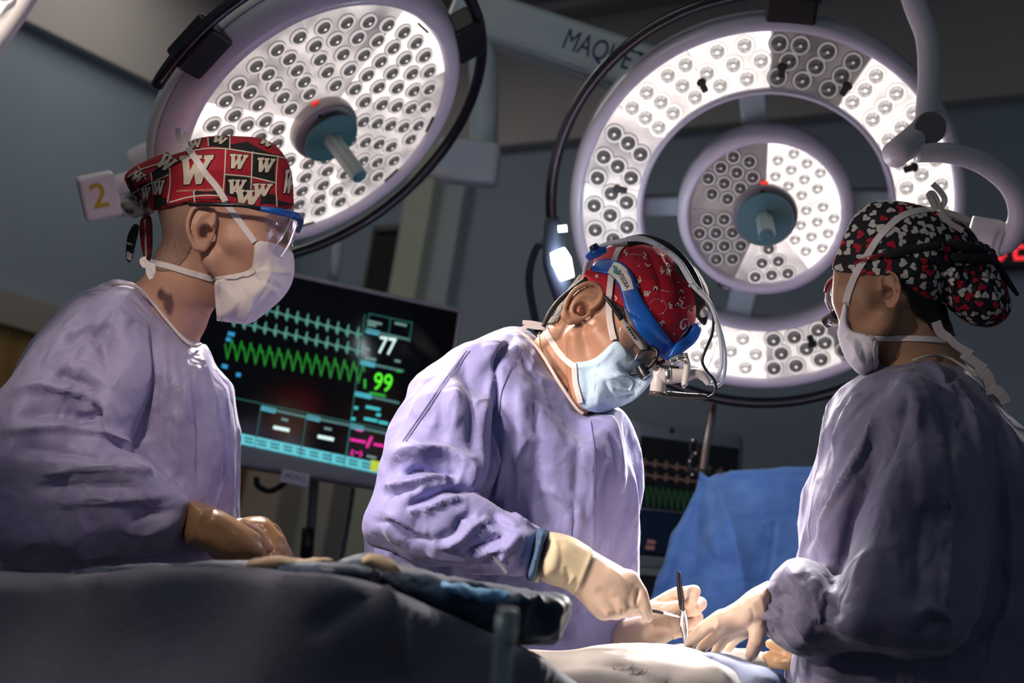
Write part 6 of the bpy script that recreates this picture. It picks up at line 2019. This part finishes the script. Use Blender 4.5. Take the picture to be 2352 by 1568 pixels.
GL2 = [([(1187, 760), (1160, 800), (1140, 850), (1140, 930), (1130, 1060), (1108, 1140)], 9, -0.012), ([(1150, 830), (1120, 900), (1100, 1000), (1095, 1100)], 24, 0.007), ([(1010, 850), (1045, 900), (1040, 990), (1010, 1050)], 30, 0.006), ([(985, 880), (930, 990), (905, 1060)], 16, 0.006), ([(1060, 830), (1085, 930), (1075, 1050)], 22, -0.007),
       ([(915, 1092), (970, 1078), (1020, 1080), (1058, 1098)], 16, -0.020), ([(900, 1075), (940, 1050), (985, 1046), (1030, 1050), (1066, 1078), (1080, 1125)], 26, 0.020, False, 0.22), ([(885, 1120), (930, 1110), (1000, 1095), (1060, 1095)], 14, 0.012), ([(880, 1140), (915, 1130), (960, 1115)], 8, -0.010), ([(940, 1160), (990, 1140), (1030, 1125), (1070, 1128)], 10, -0.012), ([(935, 1175), (1000, 1160), (1060, 1145)], 9, 0.009),
       ([(850, 1200), (900, 1205), (960, 1235), (1000, 1245)], 16, -0.009), ([(880, 1180), (940, 1215), (950, 1235)], 10, 0.007), ([(1000, 1240), (1040, 1225), (1060, 1190), (1090, 1180)], 12, -0.008), ([(1010, 1260), (1060, 1240), (1090, 1210), (1130, 1195)], 10, 0.009), ([(1070, 1270), (1110, 1250), (1160, 1230)], 9, -0.008), ([(1090, 1280), (1130, 1265), (1180, 1255)], 8, 0.007), ([(1130, 1170), (1150, 1200), (1200, 1215)], 9, -0.007), ([(1150, 1290), (1170, 1260), (1190, 1230)], 8, 0.007), ([(1175, 1180), (1195, 1195), (1230, 1212)], 6, 0.007, True), ([(1190, 1310), (1200, 1280), (1218, 1240)], 7, -0.006), ([(1110, 1200), (1140, 1230), (1150, 1260)], 8, 0.006), ([(980, 1270), (1020, 1280), (1080, 1285)], 8, 0.006),
       ([(1190, 880), (1195, 1000), (1185, 1150)], 20, 0.005), ([(1230, 900), (1235, 1020), (1225, 1180)], 16, -0.005), ([(1160, 960), (1150, 1060), (1135, 1150)], 14, 0.006), ([(1355, 950), (1362, 1050), (1360, 1180), (1365, 1300)], 8, 0.005, True), ([(1330, 1000), (1325, 1080), (1315, 1200)], 12, -0.004), ([(1310, 1130), (1330, 1180), (1320, 1250)], 14, 0.005), ([(1400, 950), (1420, 1030), (1425, 1130)], 14, 0.006), ([(1435, 980), (1445, 1080), (1440, 1200)], 10, -0.004), ([(1410, 1050), (1385, 1120), (1390, 1250)], 14, -0.005), ([(1235, 1120), (1300, 1150), (1340, 1200)], 16, 0.004), ([(1240, 870), (1252, 920), (1262, 935)], 5, 0.003, True), ([(1205, 780), (1225, 810), (1215, 850)], 7, 0.005, True), ([(1200, 820), (1212, 850), (1235, 880)], 6, -0.004)]
cav2 = chain((922, 1096, 1.80, 8), (972, 1080, 1.795, 22), (1035, 1084, 1.80, 21), (1064, 1102, 1.81, 8))
cav2b = chain((935, 1168, 1.80, 5), (985, 1140, 1.795, 12), (1050, 1130, 1.795, 10), (1072, 1134, 1.80, 4))
gu2 = union([t2, u2, f2, far2], 0.014)
gown2 = organic('gown', lambda p: smax(smax(gu2(p), -cav2(p), 0.010), -cav2b(p), 0.006), (820, 1540, 730, 2770, 1.72, 2.4), 0.0042, GOWN, P2, bvh=GB2, post=lambda V, N: gown_relief(V, N, GL2, 2, 0.0026, 0.0070))
edge_tube('neck_trim', [(1188, 760), (1215, 777), (1245, 813), (1281, 873), (1322, 934), (1340, 950)], (-9, 7), 4.0, GB2, TRIM, gown2)
SEAM = mat('seam_thread', (0.15, 0.14, 0.30), 0.8)
for dx_ in (0, 7):
    ribbon('seam', [(1072 + dx_, 806), (1014 + dx_, 884), (966 + dx_, 954), (925 + dx_, 1014)], 2.2, GB2, SEAM, gown2, lift=0.0012, thick=0.0003)
ribbon('seam', [(1196, 800), (1170, 850), (1152, 905), (1148, 960)], 2.2, GB2, SEAM, gown2, lift=0.0012, thick=0.0003)
ribbon('seam', [(1312, 1150), (1314, 1200), (1310, 1260)], 2.2, GB2, SEAM, gown2, lift=0.0012, thick=0.0003)
ribbon('seam', [(1358, 968), (1366, 1040), (1366, 1150)], 2.2, GB2, SEAM, gown2, lift=0.0012, thick=0.0003)
px_tube('knit_cuff', [(1212, 1326, 1.83), (1216, 1322, 1.83)], 3, CUFFB, gown2)
organic('cuff', inflate([(1232, 1212), (1252, 1214), (1262, 1222), (1250, 1262), (1238, 1310), (1228, 1334), (1208, 1332), (1216, 1290), (1228, 1250)], [(1235, 1272, 1.825, .044)], 16), (1195, 1280, 1195, 1350, 1.72, 1.94), 0.0025, CUFFB, gown2, post=lambda V, N: folds(V, N, 0.002, 40, 3.0, (0, 1, 0)))
px_tube('back_tie', [(860, 1300, 2.12), (900, 1310, 2.1), (985, 1320, 2.0)], 20, GOWN, gown2)
# gloved hand with the needle holder
hand2 = union([inflate([(1240, 1330), (1234, 1300), (1248, 1255), (1258, 1222), (1284, 1225), (1316, 1234), (1354, 1258), (1392, 1281), (1437, 1306), (1456, 1325), (1468, 1350), (1470, 1385), (1455, 1406), (1440, 1417), (1418, 1421), (1396, 1423), (1378, 1424), (1360, 1411), (1338, 1386), (1309, 1357), (1293, 1348), (1262, 1340)],
                       [(1255, 1275, 1.825, .044), (1330, 1300, 1.82, .036), (1420, 1360, 1.81, .030)], 40),
               chain((1446, 1330, 1.80, 22), (1470, 1362, 1.795, 18), (1482, 1394, 1.79, 15), (1488, 1418, 1.795, 12.5))], 0.007)
curl = [chain((1436, 1345, 1.80, 19), (1456, 1384, 1.79, 17), (1446, 1404, 1.805, 15)), chain((1408, 1362, 1.79, 20), (1428, 1398, 1.785, 17), (1416, 1410, 1.81, 14)), chain((1382, 1376, 1.79, 19), (1400, 1404, 1.785, 16), (1388, 1412, 1.81, 13)),
        chain((1350, 1330, 1.86, 24), (1420, 1385, 1.865, 18), (1468, 1402, 1.84, 14))]
hf2 = lambda p: smin(hand2(p), np.minimum.reduce([c(p) for c in curl]), 0.003)
g2 = organic('glove', hf2, (1215, 1520, 1200, 1450, 1.70, 1.93), 0.0021, LATEX, P2,
             post=lambda V, N: strokes(V, N, [([(1268, 1225), (1258, 1270), (1245, 1328)], 4, 0.003), ([(1362, 1262), (1348, 1300), (1330, 1345), (1318, 1362)], 6, 0.0025), ([(1300, 1300), (1305, 1330), (1295, 1345)], 6, -0.0025), ([(1395, 1300), (1430, 1330), (1455, 1345)], 8, 0.002), ([(1468, 1350), (1462, 1380), (1464, 1400)], 4, -0.004), ([(1425, 1400), (1432, 1412), (1430, 1420)], 4, -0.003), ([(1400, 1405), (1406, 1416), (1404, 1424)], 4, -0.003), ([(1370, 1350), (1400, 1370), (1420, 1375)], 9, -0.0015), ([(1285, 1240), (1290, 1290), (1275, 1330)], 10, -0.002)]))
gc2 = organic('glove_cuff', cut(offset(hf2, 0.0012), prism([(1225, 1345), (1238, 1260), (1255, 1212), (1300, 1215), (1368, 1258), (1352, 1300), (1335, 1345), (1318, 1372), (1285, 1360)]), 0.001), (1215, 1385, 1200, 1385, 1.70, 1.93), 0.0021, mat('latex_yellow', (0.80, 0.68, 0.46), 0.5, bump=0.15, bscale=160, var=0.08, vscale=20), g2,
              post=lambda V, N: strokes(V, N, [([(1362, 1262), (1348, 1300), (1330, 1345)], 5, 0.0018), ([(1300, 1300), (1305, 1330), (1295, 1345)], 6, -0.0025), ([(1285, 1240), (1290, 1290), (1275, 1330)], 10, -0.002), ([(1320, 1320), (1305, 1345)], 5, 0.002)]))
ribbon('glove_bead', [(1262, 1224), (1254, 1258), (1242, 1305), (1233, 1330)], 9, [BVHTree.FromObject(g2, bpy.context.evaluated_depsgraph_get())] if False else GB2, mat('bead_yellow', (0.78, 0.60, 0.34), 0.4), g2, lift=0.006)
# far gloved hand with the forceps
curl2 = [chain((1556, 1366, 1.955, 17), (1594, 1358, 1.935, 16), (1588, 1378, 1.925, 14.5), (1575, 1388, 1.925, 12)), chain((1560, 1396, 1.955, 17), (1608, 1386, 1.945, 16.5), (1596, 1400, 1.93, 15), (1580, 1405, 1.93, 12.5)), chain((1556, 1428, 1.955, 17), (1600, 1418, 1.945, 16), (1590, 1432, 1.935, 14), (1578, 1438, 1.93, 12)), chain((1550, 1452, 1.96, 14), (1585, 1448, 1.95, 13), (1580, 1458, 1.945, 12)),
         chain((1498, 1402, 1.95, 20), (1530, 1398, 1.935, 16), (1556, 1390, 1.925, 12))]
palm2 = union([chain((1440, 1462, 2.03, 38), (1500, 1448, 1.99, 40), (1535, 1430, 1.97, 36)), chain((1500, 1400, 1.965, 22), (1545, 1372, 1.96, 20), (1560, 1364, 1.955, 18)), pcone((1530, 1430, 1.97, 34), (1545, 1390, 1.96, 26))], 0.008)
g3 = organic('glove', lambda p: smin(palm2(p), np.minimum.reduce([c(p) for c in curl2]), 0.003), (1395, 1640, 1325, 1510, 1.86, 2.1), 0.0021, LATEX, P2,
             post=lambda V, N: strokes(V, N, [([(1500, 1400), (1540, 1378), (1560, 1380)], 4, -0.003), ([(1540, 1415), (1543, 1445), (1552, 1470)], 5, 0.003), ([(1470, 1420), (1500, 1440), (1510, 1470)], 10, -0.002)]))
lower_body(P2, 1150, 2.05)

# ============================ right person: heart-print cap ============================
hd3 = Head(2030, 664, 1.86, 170, -17, 0.91)
rp3 = P(2130, 3300, 1.95)
B3 = []
SIL3 = [(1913, 640), (1916, 604), (1922, 590), (1940, 548), (1962, 502), (1988, 477), (2016, 467), (2070, 468), (2125, 480), (2190, 520), (2215, 600), (2215, 700), (2200, 760), (2210, 810), (2300, 940), (2350, 1150), (1900, 1150), (1960, 880), (2020, 850), (1979, 858), (1959, 845), (1937, 812), (1924, 766), (1928, 740), (1918, 715), (1908, 690)]
bf3, hc3 = body_field(hd3, [(2080, 690, 1.935, 72), (2092, 760, 1.94, 74), (2120, 860, 1.95, 88), (2140, 950, 1.95, 110)], SIL3, extra=[pcone((2100, 960, 1.95, 100), (2200, 1000, 1.95, 100))], earargs=dict(eh=0.052, flare=0.40))
P3 = organic('person', bf3, (1870, 2360, 430, 1130, 1.76, 2.14), 0.0024, SKIN3, None, (rp3.x, rp3.y, 0.0), bvh=B3)
tag(P3, 'person seen from behind in shaded lilac gown and black heart-print cap', 'person')
hr = cut(offset(hc3, 0.004), prism([(2055, 640), (2075, 660), (2085, 690), (2100, 720), (2130, 740), (2150, 770), (2185, 780), (2220, 740), (2200, 690), (2130, 650)]), 0.003)
organic('hair', hr, (2030, 2250, 610, 800, 1.75, 2.1), 0.0024, mat('hair_black', (0.014, 0.010, 0.009), 0.55, bump=0.8, bscale=500), P3, post=lambda V, N: folds(V, N, 0.002, 60, 5.0))
for s in (-1, 1):
    bm = bmesh.new(); bmesh.ops.create_uvsphere(bm, u_segments=16, v_segments=10, radius=0.0112)
    bm_obj('eye', bm, EYEM, P3, local=Matrix.Translation(Vector(to_world(hd3.pt(0.066, 0.006, s * 0.031)))), smooth=True)
capoly3 = [(1912, 624), (1914, 604), (1920, 590), (1937, 546), (1959, 498), (1985, 472), (2014, 461), (2070, 462), (2125, 473), (2165, 486), (2205, 505), (2236, 530), (2250, 556), (2281, 588), (2306, 631), (2325, 694), (2321, 724), (2292, 750), (2255, 754), (2218, 743), (2181, 710), (2155, 686), (2134, 688), (2099, 667), (2070, 648), (2050, 638), (2014, 632), (1966, 627)]
infl3 = inflate(capoly3, [(2070, 550, 1.93, .088), (1940, 590, 1.95, .06), (2250, 680, 1.92, .065)], 100)
CAPB3 = []
keep3 = {}


def capost3(V, N):
    V = strokes(V, N, [([(2150, 560), (2190, 600), (2230, 620), (2280, 640)], 10, -0.008), ([(2140, 600), (2170, 640), (2160, 685)], 10, -0.005), ([(2200, 610), (2190, 660), (2215, 720)], 10, 0.006), ([(2230, 620), (2235, 680), (2260, 740)], 9, -0.004), ([(2260, 620), (2280, 680), (2300, 735)], 9, 0.004), ([(2100, 590), (2150, 600), (2190, 590)], 10, 0.004), ([(2080, 620), (2130, 640), (2160, 670)], 8, 0.004), ([(2020, 590), (2080, 600), (2140, 610)], 8, -0.002)])
    keep3['V'] = V
    return V


cap3 = organic('cap', cut(union([offset(hc3, 0.006), infl3], 0.012), prism(capoly3), 0.003), (1890, 2350, 440, 770, 1.72, 2.16), 0.0026, mat('cap_heart_black', (0.010, 0.009, 0.014), 0.8, bump=0.3, bscale=600), P3, bvh=CAPB3, post=capost3)
rnd = random.Random(5)
VV = keep3['V']
order = list(range(len(VV))); rnd.shuffle(order)
picked = []
WV = to_world(VV)
heart2d = [(0.0, 0.75)] + [(0.5 * math.sin(t_) ** 3 * 1.55, -(13 * math.cos(t_) - 5 * math.cos(2 * t_) - 2 * math.cos(3 * t_) - math.cos(4 * t_)) / 17 * 0.75) for t_ in np.linspace(math.pi * 0.96, -math.pi * 0.96, 18)]
acc_pts = np.zeros((0, 3))
bmw, bmr = bmesh.new(), bmesh.new()
NV = None
for i in order:
    p = WV[i]
    if len(picked) > 620: break
    if len(acc_pts) and ((acc_pts - p) ** 2).sum(1).min() < 0.0098 ** 2: continue
    acc_pts = np.vstack([acc_pts, p]); picked.append(i)
    loc, nor, _, _ = CAPB3[0].find_nearest(Vector(p))
    if nor is None: continue
    size = rnd.uniform(0.0072, 0.0092)
    a = Vector((nor.y, -nor.x, 0.001)).normalized(); b = nor.cross(a)
    th = rnd.uniform(0, 6.28)
    e1 = a * math.cos(th) + b * math.sin(th); e2 = nor.cross(e1)
    tgt = bmr if rnd.random() < 0.27 else bmw
    vs_ = []
    for (x, y) in heart2d:
        q = loc + e1 * x * size + e2 * y * size
        l2, n2, _, _ = CAPB3[0].find_nearest(q)
        vs_.append(tgt.verts.new(l2 + n2 * 0.0007))
    cv = tgt.verts.new(loc + nor * 0.0009)
    for k in range(len(vs_)):
        tgt.faces.new((cv, vs_[k], vs_[(k + 1) % len(vs_)]))
for bmx in (bmw, bmr):
    bmesh.ops.recalc_face_normals(bmx, faces=bmx.faces)
o = bm_obj('white_hearts', bmw, mat('heart_white', (0.60, 0.55, 0.50), 0.8), cap3); o['kind'] = 'stuff'
o = bm_obj('red_hearts', bmr, mat('heart_red', (0.45, 0.010, 0.03), 0.8), cap3); o['kind'] = 'stuff'
px_tube('cap_tail', [(2284, 600, 1.90), (2305, 630, 1.90), (2325, 660, 1.90), (2338, 678, 1.90)], [9, 8, 6, 4], mat('cap_heart_black', (0.010, 0.009, 0.014), 0.8), cap3)
px_tube('elastic_band', [(2150, 556, 1.865), (2190, 562, 1.86), (2230, 570, 1.865), (2262, 585, 1.88)], [11, 14, 13, 10], mat('elastic_black', (0.012, 0.012, 0.014), 0.9, bump=0.8, bscale=300), cap3)
px_tube('elastic_band', [(2160, 590, 1.865), (2200, 592, 1.86), (2255, 594, 1.87), (2284, 592, 1.88)], [9, 12, 13, 10], mat('elastic_black', (0.012, 0.012, 0.014), 0.9, bump=0.8, bscale=300), cap3)
for (x, y) in ((2248, 566), (2262, 572), (2275, 582), (2280, 596)):
    bm = bmesh.new(); bmesh.ops.create_uvsphere(bm, u_segments=12, v_segments=8, radius=0.007)
    bm_obj('bead', bm, mat('bead_dark', (0.012, 0.010, 0.02), 0.5), cap3, local=Matrix.Translation(P(x, y, 1.875)), smooth=True)
# mask
mp3 = [(1937, 694), (1948, 700), (1944, 735), (1952, 755), (1962, 762), (1992, 768), (2014, 782), (2015, 852), (1998, 858), (1979, 864), (1959, 848), (1937, 816), (1922, 766), (1926, 750), (1932, 720)]
minf3 = inflate(mp3, [(1980, 810, 1.95, .05), (1935, 760, 1.965, .03)], 45)
MB3 = []
mask3 = organic('face_mask', cut(union([offset(hc3, 0.005), minf3], 0.010), prism(mp3), 0.003), (1900, 2040, 670, 885, 1.75, 2.16), 0.0022, MASKP, P3, bvh=MB3,
                post=lambda V, N: strokes(V, N, [([(1935, 770), (1960, 790), (1975, 830)], 7, 0.003), ([(1950, 770), (1978, 790), (1990, 840)], 6, -0.003), ([(1960, 768), (1965, 800), (1960, 830)], 5, 0.002)]))
ribbon('side_binding', [(2009, 782), (2010, 820), (2010, 852)], 13, MB3, TAPE, mask3)
ribbon('upper_tie', [(1942, 700), (1950, 670), (1965, 630), (1990, 590), (2020, 545), (2060, 505), (2100, 487), (2150, 482)], 16, CAPB3 + B3 + MB3, TAPE, mask3)
ribbon('lower_tie', [(1996, 775), (2030, 776), (2080, 776), (2130, 778), (2170, 782)], 13, MB3 + B3, TAPE, mask3)
for lp in ([(2150, 484), (2140, 460), (2134, 448), (2142, 444), (2152, 460), (2156, 482)], [(2158, 482), (2170, 460), (2160, 440), (2142, 422)], [(2158, 484), (2190, 492), (2228, 506)], [(2160, 486), (2180, 510), (2212, 530)]):
    ribbon('tie_end', [(x, y, 1.87) for x, y in lp], 13, [], mat('tape_dotted', (0.55, 0.48, 0.46), 0.8, bump=0.8, bscale=700), mask3, lift=0, n=10)
for lp, w_ in (([(2150, 738), (2160, 762), (2178, 776)], 22), ([(2178, 774), (2200, 795), (2232, 812)], 18), ([(2210, 812), (2235, 828), (2262, 846)], 22), ([(2245, 842), (2265, 858), (2275, 880), (2280, 905)], 26), ([(2275, 888), (2300, 905), (2312, 925)], 24)):
    ribbon('tie_end', [(x, y, 1.85 - (x - 2150) * 0.0003) for x, y in lp], w_, [], mat('tie_dusky', (0.36, 0.31, 0.32), 0.8), mask3, lift=0, thick=0.004, n=8)
# glasses
gl3 = px_tube('glasses', [(2028, 584, 1.845), (2000, 592, 1.85), (1968, 604, 1.865), (1930, 628, 1.90), (1906, 650, 1.94), (1898, 668, 1.96)], [4.5, 6, 6.5, 7, 8, 6], mat('frame_red', (0.20, 0.004, 0.012), 0.15, coat=0.8), P3)
px_tube('temple_sleeve', [(2028, 584, 1.845), (2080, 575, 1.84), (2160, 562, 1.845)], [10, 11, 10], mat('sleeve_black', (0.012, 0.012, 0.013), 0.75), gl3)
px_tube('lens_rim', [(1900, 660, 1.955), (1898, 690, 1.965), (1908, 712, 1.97), (1924, 720, 1.95)], 3.6, mat('rim_silver', (0.5, 0.45, 0.45), 0.2, metal=1.0), gl3)
organic('lens', inflate([(1902, 660), (1922, 648), (1932, 668), (1926, 712), (1908, 712), (1900, 690)], [(1915, 685, 1.955, .002)], 4), (1890, 1945, 640, 725, 1.9, 2.0), 0.0018, clear_mat('lens_tint', (0.65, 0.72, 0.78), 0.25, 0.08), gl3)
px_tube('loupe', [(1920, 722, 1.955), (1905, 735, 1.97), (1895, 742, 1.975)], [11, 14, 13], DARKG, gl3, seg=16)
px_tube('loupe_ring', [(1912, 735, 1.965), (1908, 748, 1.966)], [14, 10], mat('rim_silver', (0.5, 0.45, 0.45), 0.2, metal=1.0), gl3, seg=16)
# gown
t3 = inflate([(2087, 830), (2137, 813), (2183, 820), (2248, 865), (2298, 936), (2351, 985), (2410, 1060), (2440, 1300), (2450, 1700), (2450, 2700), (1800, 2700), (1795, 1700), (1803, 1568), (1825, 1400), (1838, 1283), (1843, 1182), (1861, 1107), (1881, 1031), (1901, 966), (1921, 921), (1957, 876), (2012, 845)],
             [(2140, 850, 1.94, .10), (2000, 1000, 1.97, .16), (2250, 1050, 1.94, .16), (1900, 1300, 1.98, .17), (2150, 1600, 1.97, .18), (2150, 2500, 1.97, .19)], 110, step=5)
u3 = inflate([(2060, 850), (2130, 870), (2210, 950), (2255, 1080), (2270, 1260), (2262, 1400), (2200, 1500), (2080, 1500), (1960, 1480), (1905, 1440), (1930, 1330), (1975, 1200), (2010, 1060), (2030, 940)],
             [(2110, 930, 1.84, .085), (2130, 1150, 1.77, .09), (2120, 1400, 1.73, .085)], 80)
f3 = inflate([(1821, 1288), (1765, 1328), (1740, 1383), (1732, 1413), (1750, 1453), (1801, 1489), (1851, 1506), (1911, 1489), (2000, 1478), (2100, 1505), (2200, 1490), (2210, 1380), (2050, 1340), (1940, 1330), (1865, 1290)],
             [(1760, 1400, 1.82, .045), (1900, 1420, 1.79, .065), (2120, 1420, 1.74, .08)], 58)
GB3 = []
GL3 = [([(2085, 880), (2050, 980), (1990, 1130), (1940, 1260), (1890, 1370)], 22, -0.020), ([(2060, 880), (1985, 1010), (1920, 1150), (1860, 1270)], 22, 0.012), ([(2040, 960), (1960, 1090), (1890, 1210), (1845, 1260)], 14, -0.008), ([(2000, 1000), (1930, 1120), (1875, 1220)], 10, 0.006), ([(1975, 900), (1940, 960), (1915, 1030)], 14, 0.008), ([(2090, 900), (2110, 1050), (2120, 1200)], 26, 0.010), ([(2160, 900), (2190, 1050), (2200, 1250)], 18, -0.010), ([(2200, 880), (2240, 1000), (2250, 1150)], 14, 0.007), ([(2150, 1120), (2180, 1180), (2150, 1260)], 14, 0.010), ([(2190, 1170), (2175, 1300), (2170, 1400)], 12, 0.010), ([(2130, 1150), (2110, 1250), (2110, 1380)], 20, -0.010), ([(2310, 1120), (2315, 1250), (2305, 1400), (2240, 1480)], 10, 0.010), ([(2290, 950), (2300, 1100), (2310, 1250)], 12, -0.008), ([(2110, 1410), (2140, 1400), (2180, 1430)], 10, 0.012), ([(2100, 1470), (2130, 1440), (2170, 1420)], 14, -0.012),
       ([(1775, 1325), (1790, 1375), (1830, 1430), (1860, 1480)], 10, 0.008, False, 0.4), ([(1810, 1300), (1835, 1350), (1870, 1400), (1920, 1440)], 10, 0.008, False, 0.4), ([(1745, 1385), (1775, 1430), (1815, 1470), (1850, 1500)], 9, 0.007, False, 0.4), ([(1790, 1340), (1830, 1390), (1880, 1450)], 8, -0.007), ([(1760, 1370), (1800, 1430), (1840, 1480)], 8, -0.006), ([(1840, 1310), (1880, 1370), (1940, 1420)], 8, -0.006), ([(1760, 1345), (1780, 1360), (1810, 1350)], 8, 0.007), ([(1740, 1420), (1770, 1418), (1800, 1440)], 7, 0.006), ([(1870, 1400), (1930, 1440), (1990, 1460)], 14, 0.008), ([(1900, 1340), (1880, 1400), (1900, 1430)], 12, 0.010), ([(1745, 1400), (1775, 1390), (1800, 1400)], 8, 0.006), ([(2120, 830), (2150, 850), (2180, 900)], 10, 0.005), ([(2200, 850), (2160, 900), (2150, 960)], 10, -0.005)]
gown3 = organic('gown', union([t3, u3, f3], 0.016), (1715, 2470, 790, 2720, 1.60, 2.28), 0.0048, GOWN3, P3, bvh=GB3, post=lambda V, N: gown_relief(V, N, GL3, 3, 0.0040, 0.0065))
edge_tube('neck_trim', [(2095, 828), (2137, 816), (2180, 822), (2215, 843), (2246, 866)], (-2, 11), 3.5, GB3, mat('trim_dusky', (0.42, 0.38, 0.33), 0.8), gown3)
# hands
pl3 = union([inflate([(1768, 1330), (1750, 1340), (1721, 1354), (1692, 1380), (1660, 1398), (1632, 1420), (1640, 1445), (1668, 1458), (1700, 1456), (1728, 1450), (1752, 1440), (1775, 1430), (1785, 1380)], [(1750, 1390, 1.82, .040), (1660, 1425, 1.83, .022)], 34)], 0.006)
fg3 = [chain((1655, 1418, 1.825, 18), (1620, 1440, 1.835, 16.5), (1596, 1464, 1.85, 15), (1582, 1482, 1.865, 11.5)), chain((1668, 1438, 1.83, 18), (1640, 1462, 1.85, 15.5), (1618, 1482, 1.86, 13.5), (1606, 1494, 1.87, 11)), chain((1690, 1446, 1.835, 17), (1662, 1466, 1.86, 14.5), (1650, 1486, 1.87, 12.5), (1642, 1500, 1.875, 10.5)), chain((1710, 1450, 1.85, 16), (1686, 1468, 1.88, 13), (1672, 1490, 1.885, 10.5)), chain((1742, 1440, 1.80, 22), (1738, 1472, 1.795, 19), (1728, 1496, 1.80, 16), (1724, 1506, 1.805, 13))]
o = organic('glove', lambda p: smin(pl3(p), smin(np.minimum.reduce([c(p) for c in fg3[:-1]]), fg3[-1](p), 0.006), 0.006), (1560, 1800, 1315, 1530, 1.70, 1.95), 0.0021, LATEX, P3,
            post=lambda V, N: strokes(V, N, [([(1640, 1408), (1650, 1425), (1645, 1445)], 5, 0.002), ([(1710, 1375), (1730, 1410), (1720, 1450)], 8, -0.002), ([(1740, 1360), (1755, 1400), (1745, 1440)], 6, 0.0025)]))
organic('glove', union([chain((1830, 1505, 1.90, 22), (1800, 1488, 1.905, 13), (1768, 1478, 1.91, 11)), chain((1830, 1515, 1.90, 22), (1798, 1512, 1.90, 13), (1760, 1506, 1.905, 11)), chain((1835, 1490, 1.91, 20), (1802, 1470, 1.92, 12), (1780, 1462, 1.93, 10)), chain((1830, 1525, 1.89, 20), (1800, 1526, 1.89, 12), (1772, 1524, 1.9, 10)), chain((1840, 1480, 1.92, 18), (1815, 1458, 1.93, 11), (1798, 1448, 1.94, 9)), pcone((1840, 1500, 1.9, 34), (1900, 1510, 1.92, 36))], 0.005), (1740, 1950, 1430, 1560, 1.82, 2.0), 0.0025, mat('glove_tan', (0.55, 0.33, 0.17), 0.4), P3)
lower_body(P3, 2130, 1.95)

# ------------------------------------------------------------------ instruments
FC = empty('forceps', P(1572, 1480, 1.915), 'steel forceps with dark handles held upright over the gauze', 'forceps')
GUN = mat('gunmetal', (0.05, 0.048, 0.055), 0.25, metal=0.8)
px_tube('dark_leg', [(1558, 1313, 1.918), (1560, 1345, 1.915), (1565, 1385, 1.912), (1568, 1402, 1.912)], [4, 6, 6.5, 5], GUN, FC)
px_tube('dark_leg', [(1560, 1315, 1.921), (1566, 1360, 1.922), (1571, 1398, 1.922)], [3, 4, 4], GUN, FC)
px_tube('steel_leg', [(1567, 1400, 1.912), (1565, 1430, 1.912), (1570, 1458, 1.914), (1572, 1480, 1.917)], [5, 5, 3.5, 1.6], CHROME, FC)
px_tube('steel_leg', [(1571, 1398, 1.922), (1577, 1430, 1.922), (1578, 1455, 1.92), (1573, 1479, 1.918)], [4, 4.5, 3.5, 1.6], CHROME, FC)
NH = empty('needle_holder', P(1500, 1402, 1.85), 'thin dark needle holder pointing from the near gloved hand', 'needle holder')
px_tube('shaft', [(1440, 1392, 1.835), (1494, 1401, 1.85), (1522, 1407, 1.86)], [5, 4.5, 4], GUN, NH)
px_tube('jaw', [(1520, 1406, 1.86), (1538, 1411, 1.867), (1562, 1417, 1.875)], [4, 3, 1.5], CHROME, NH)
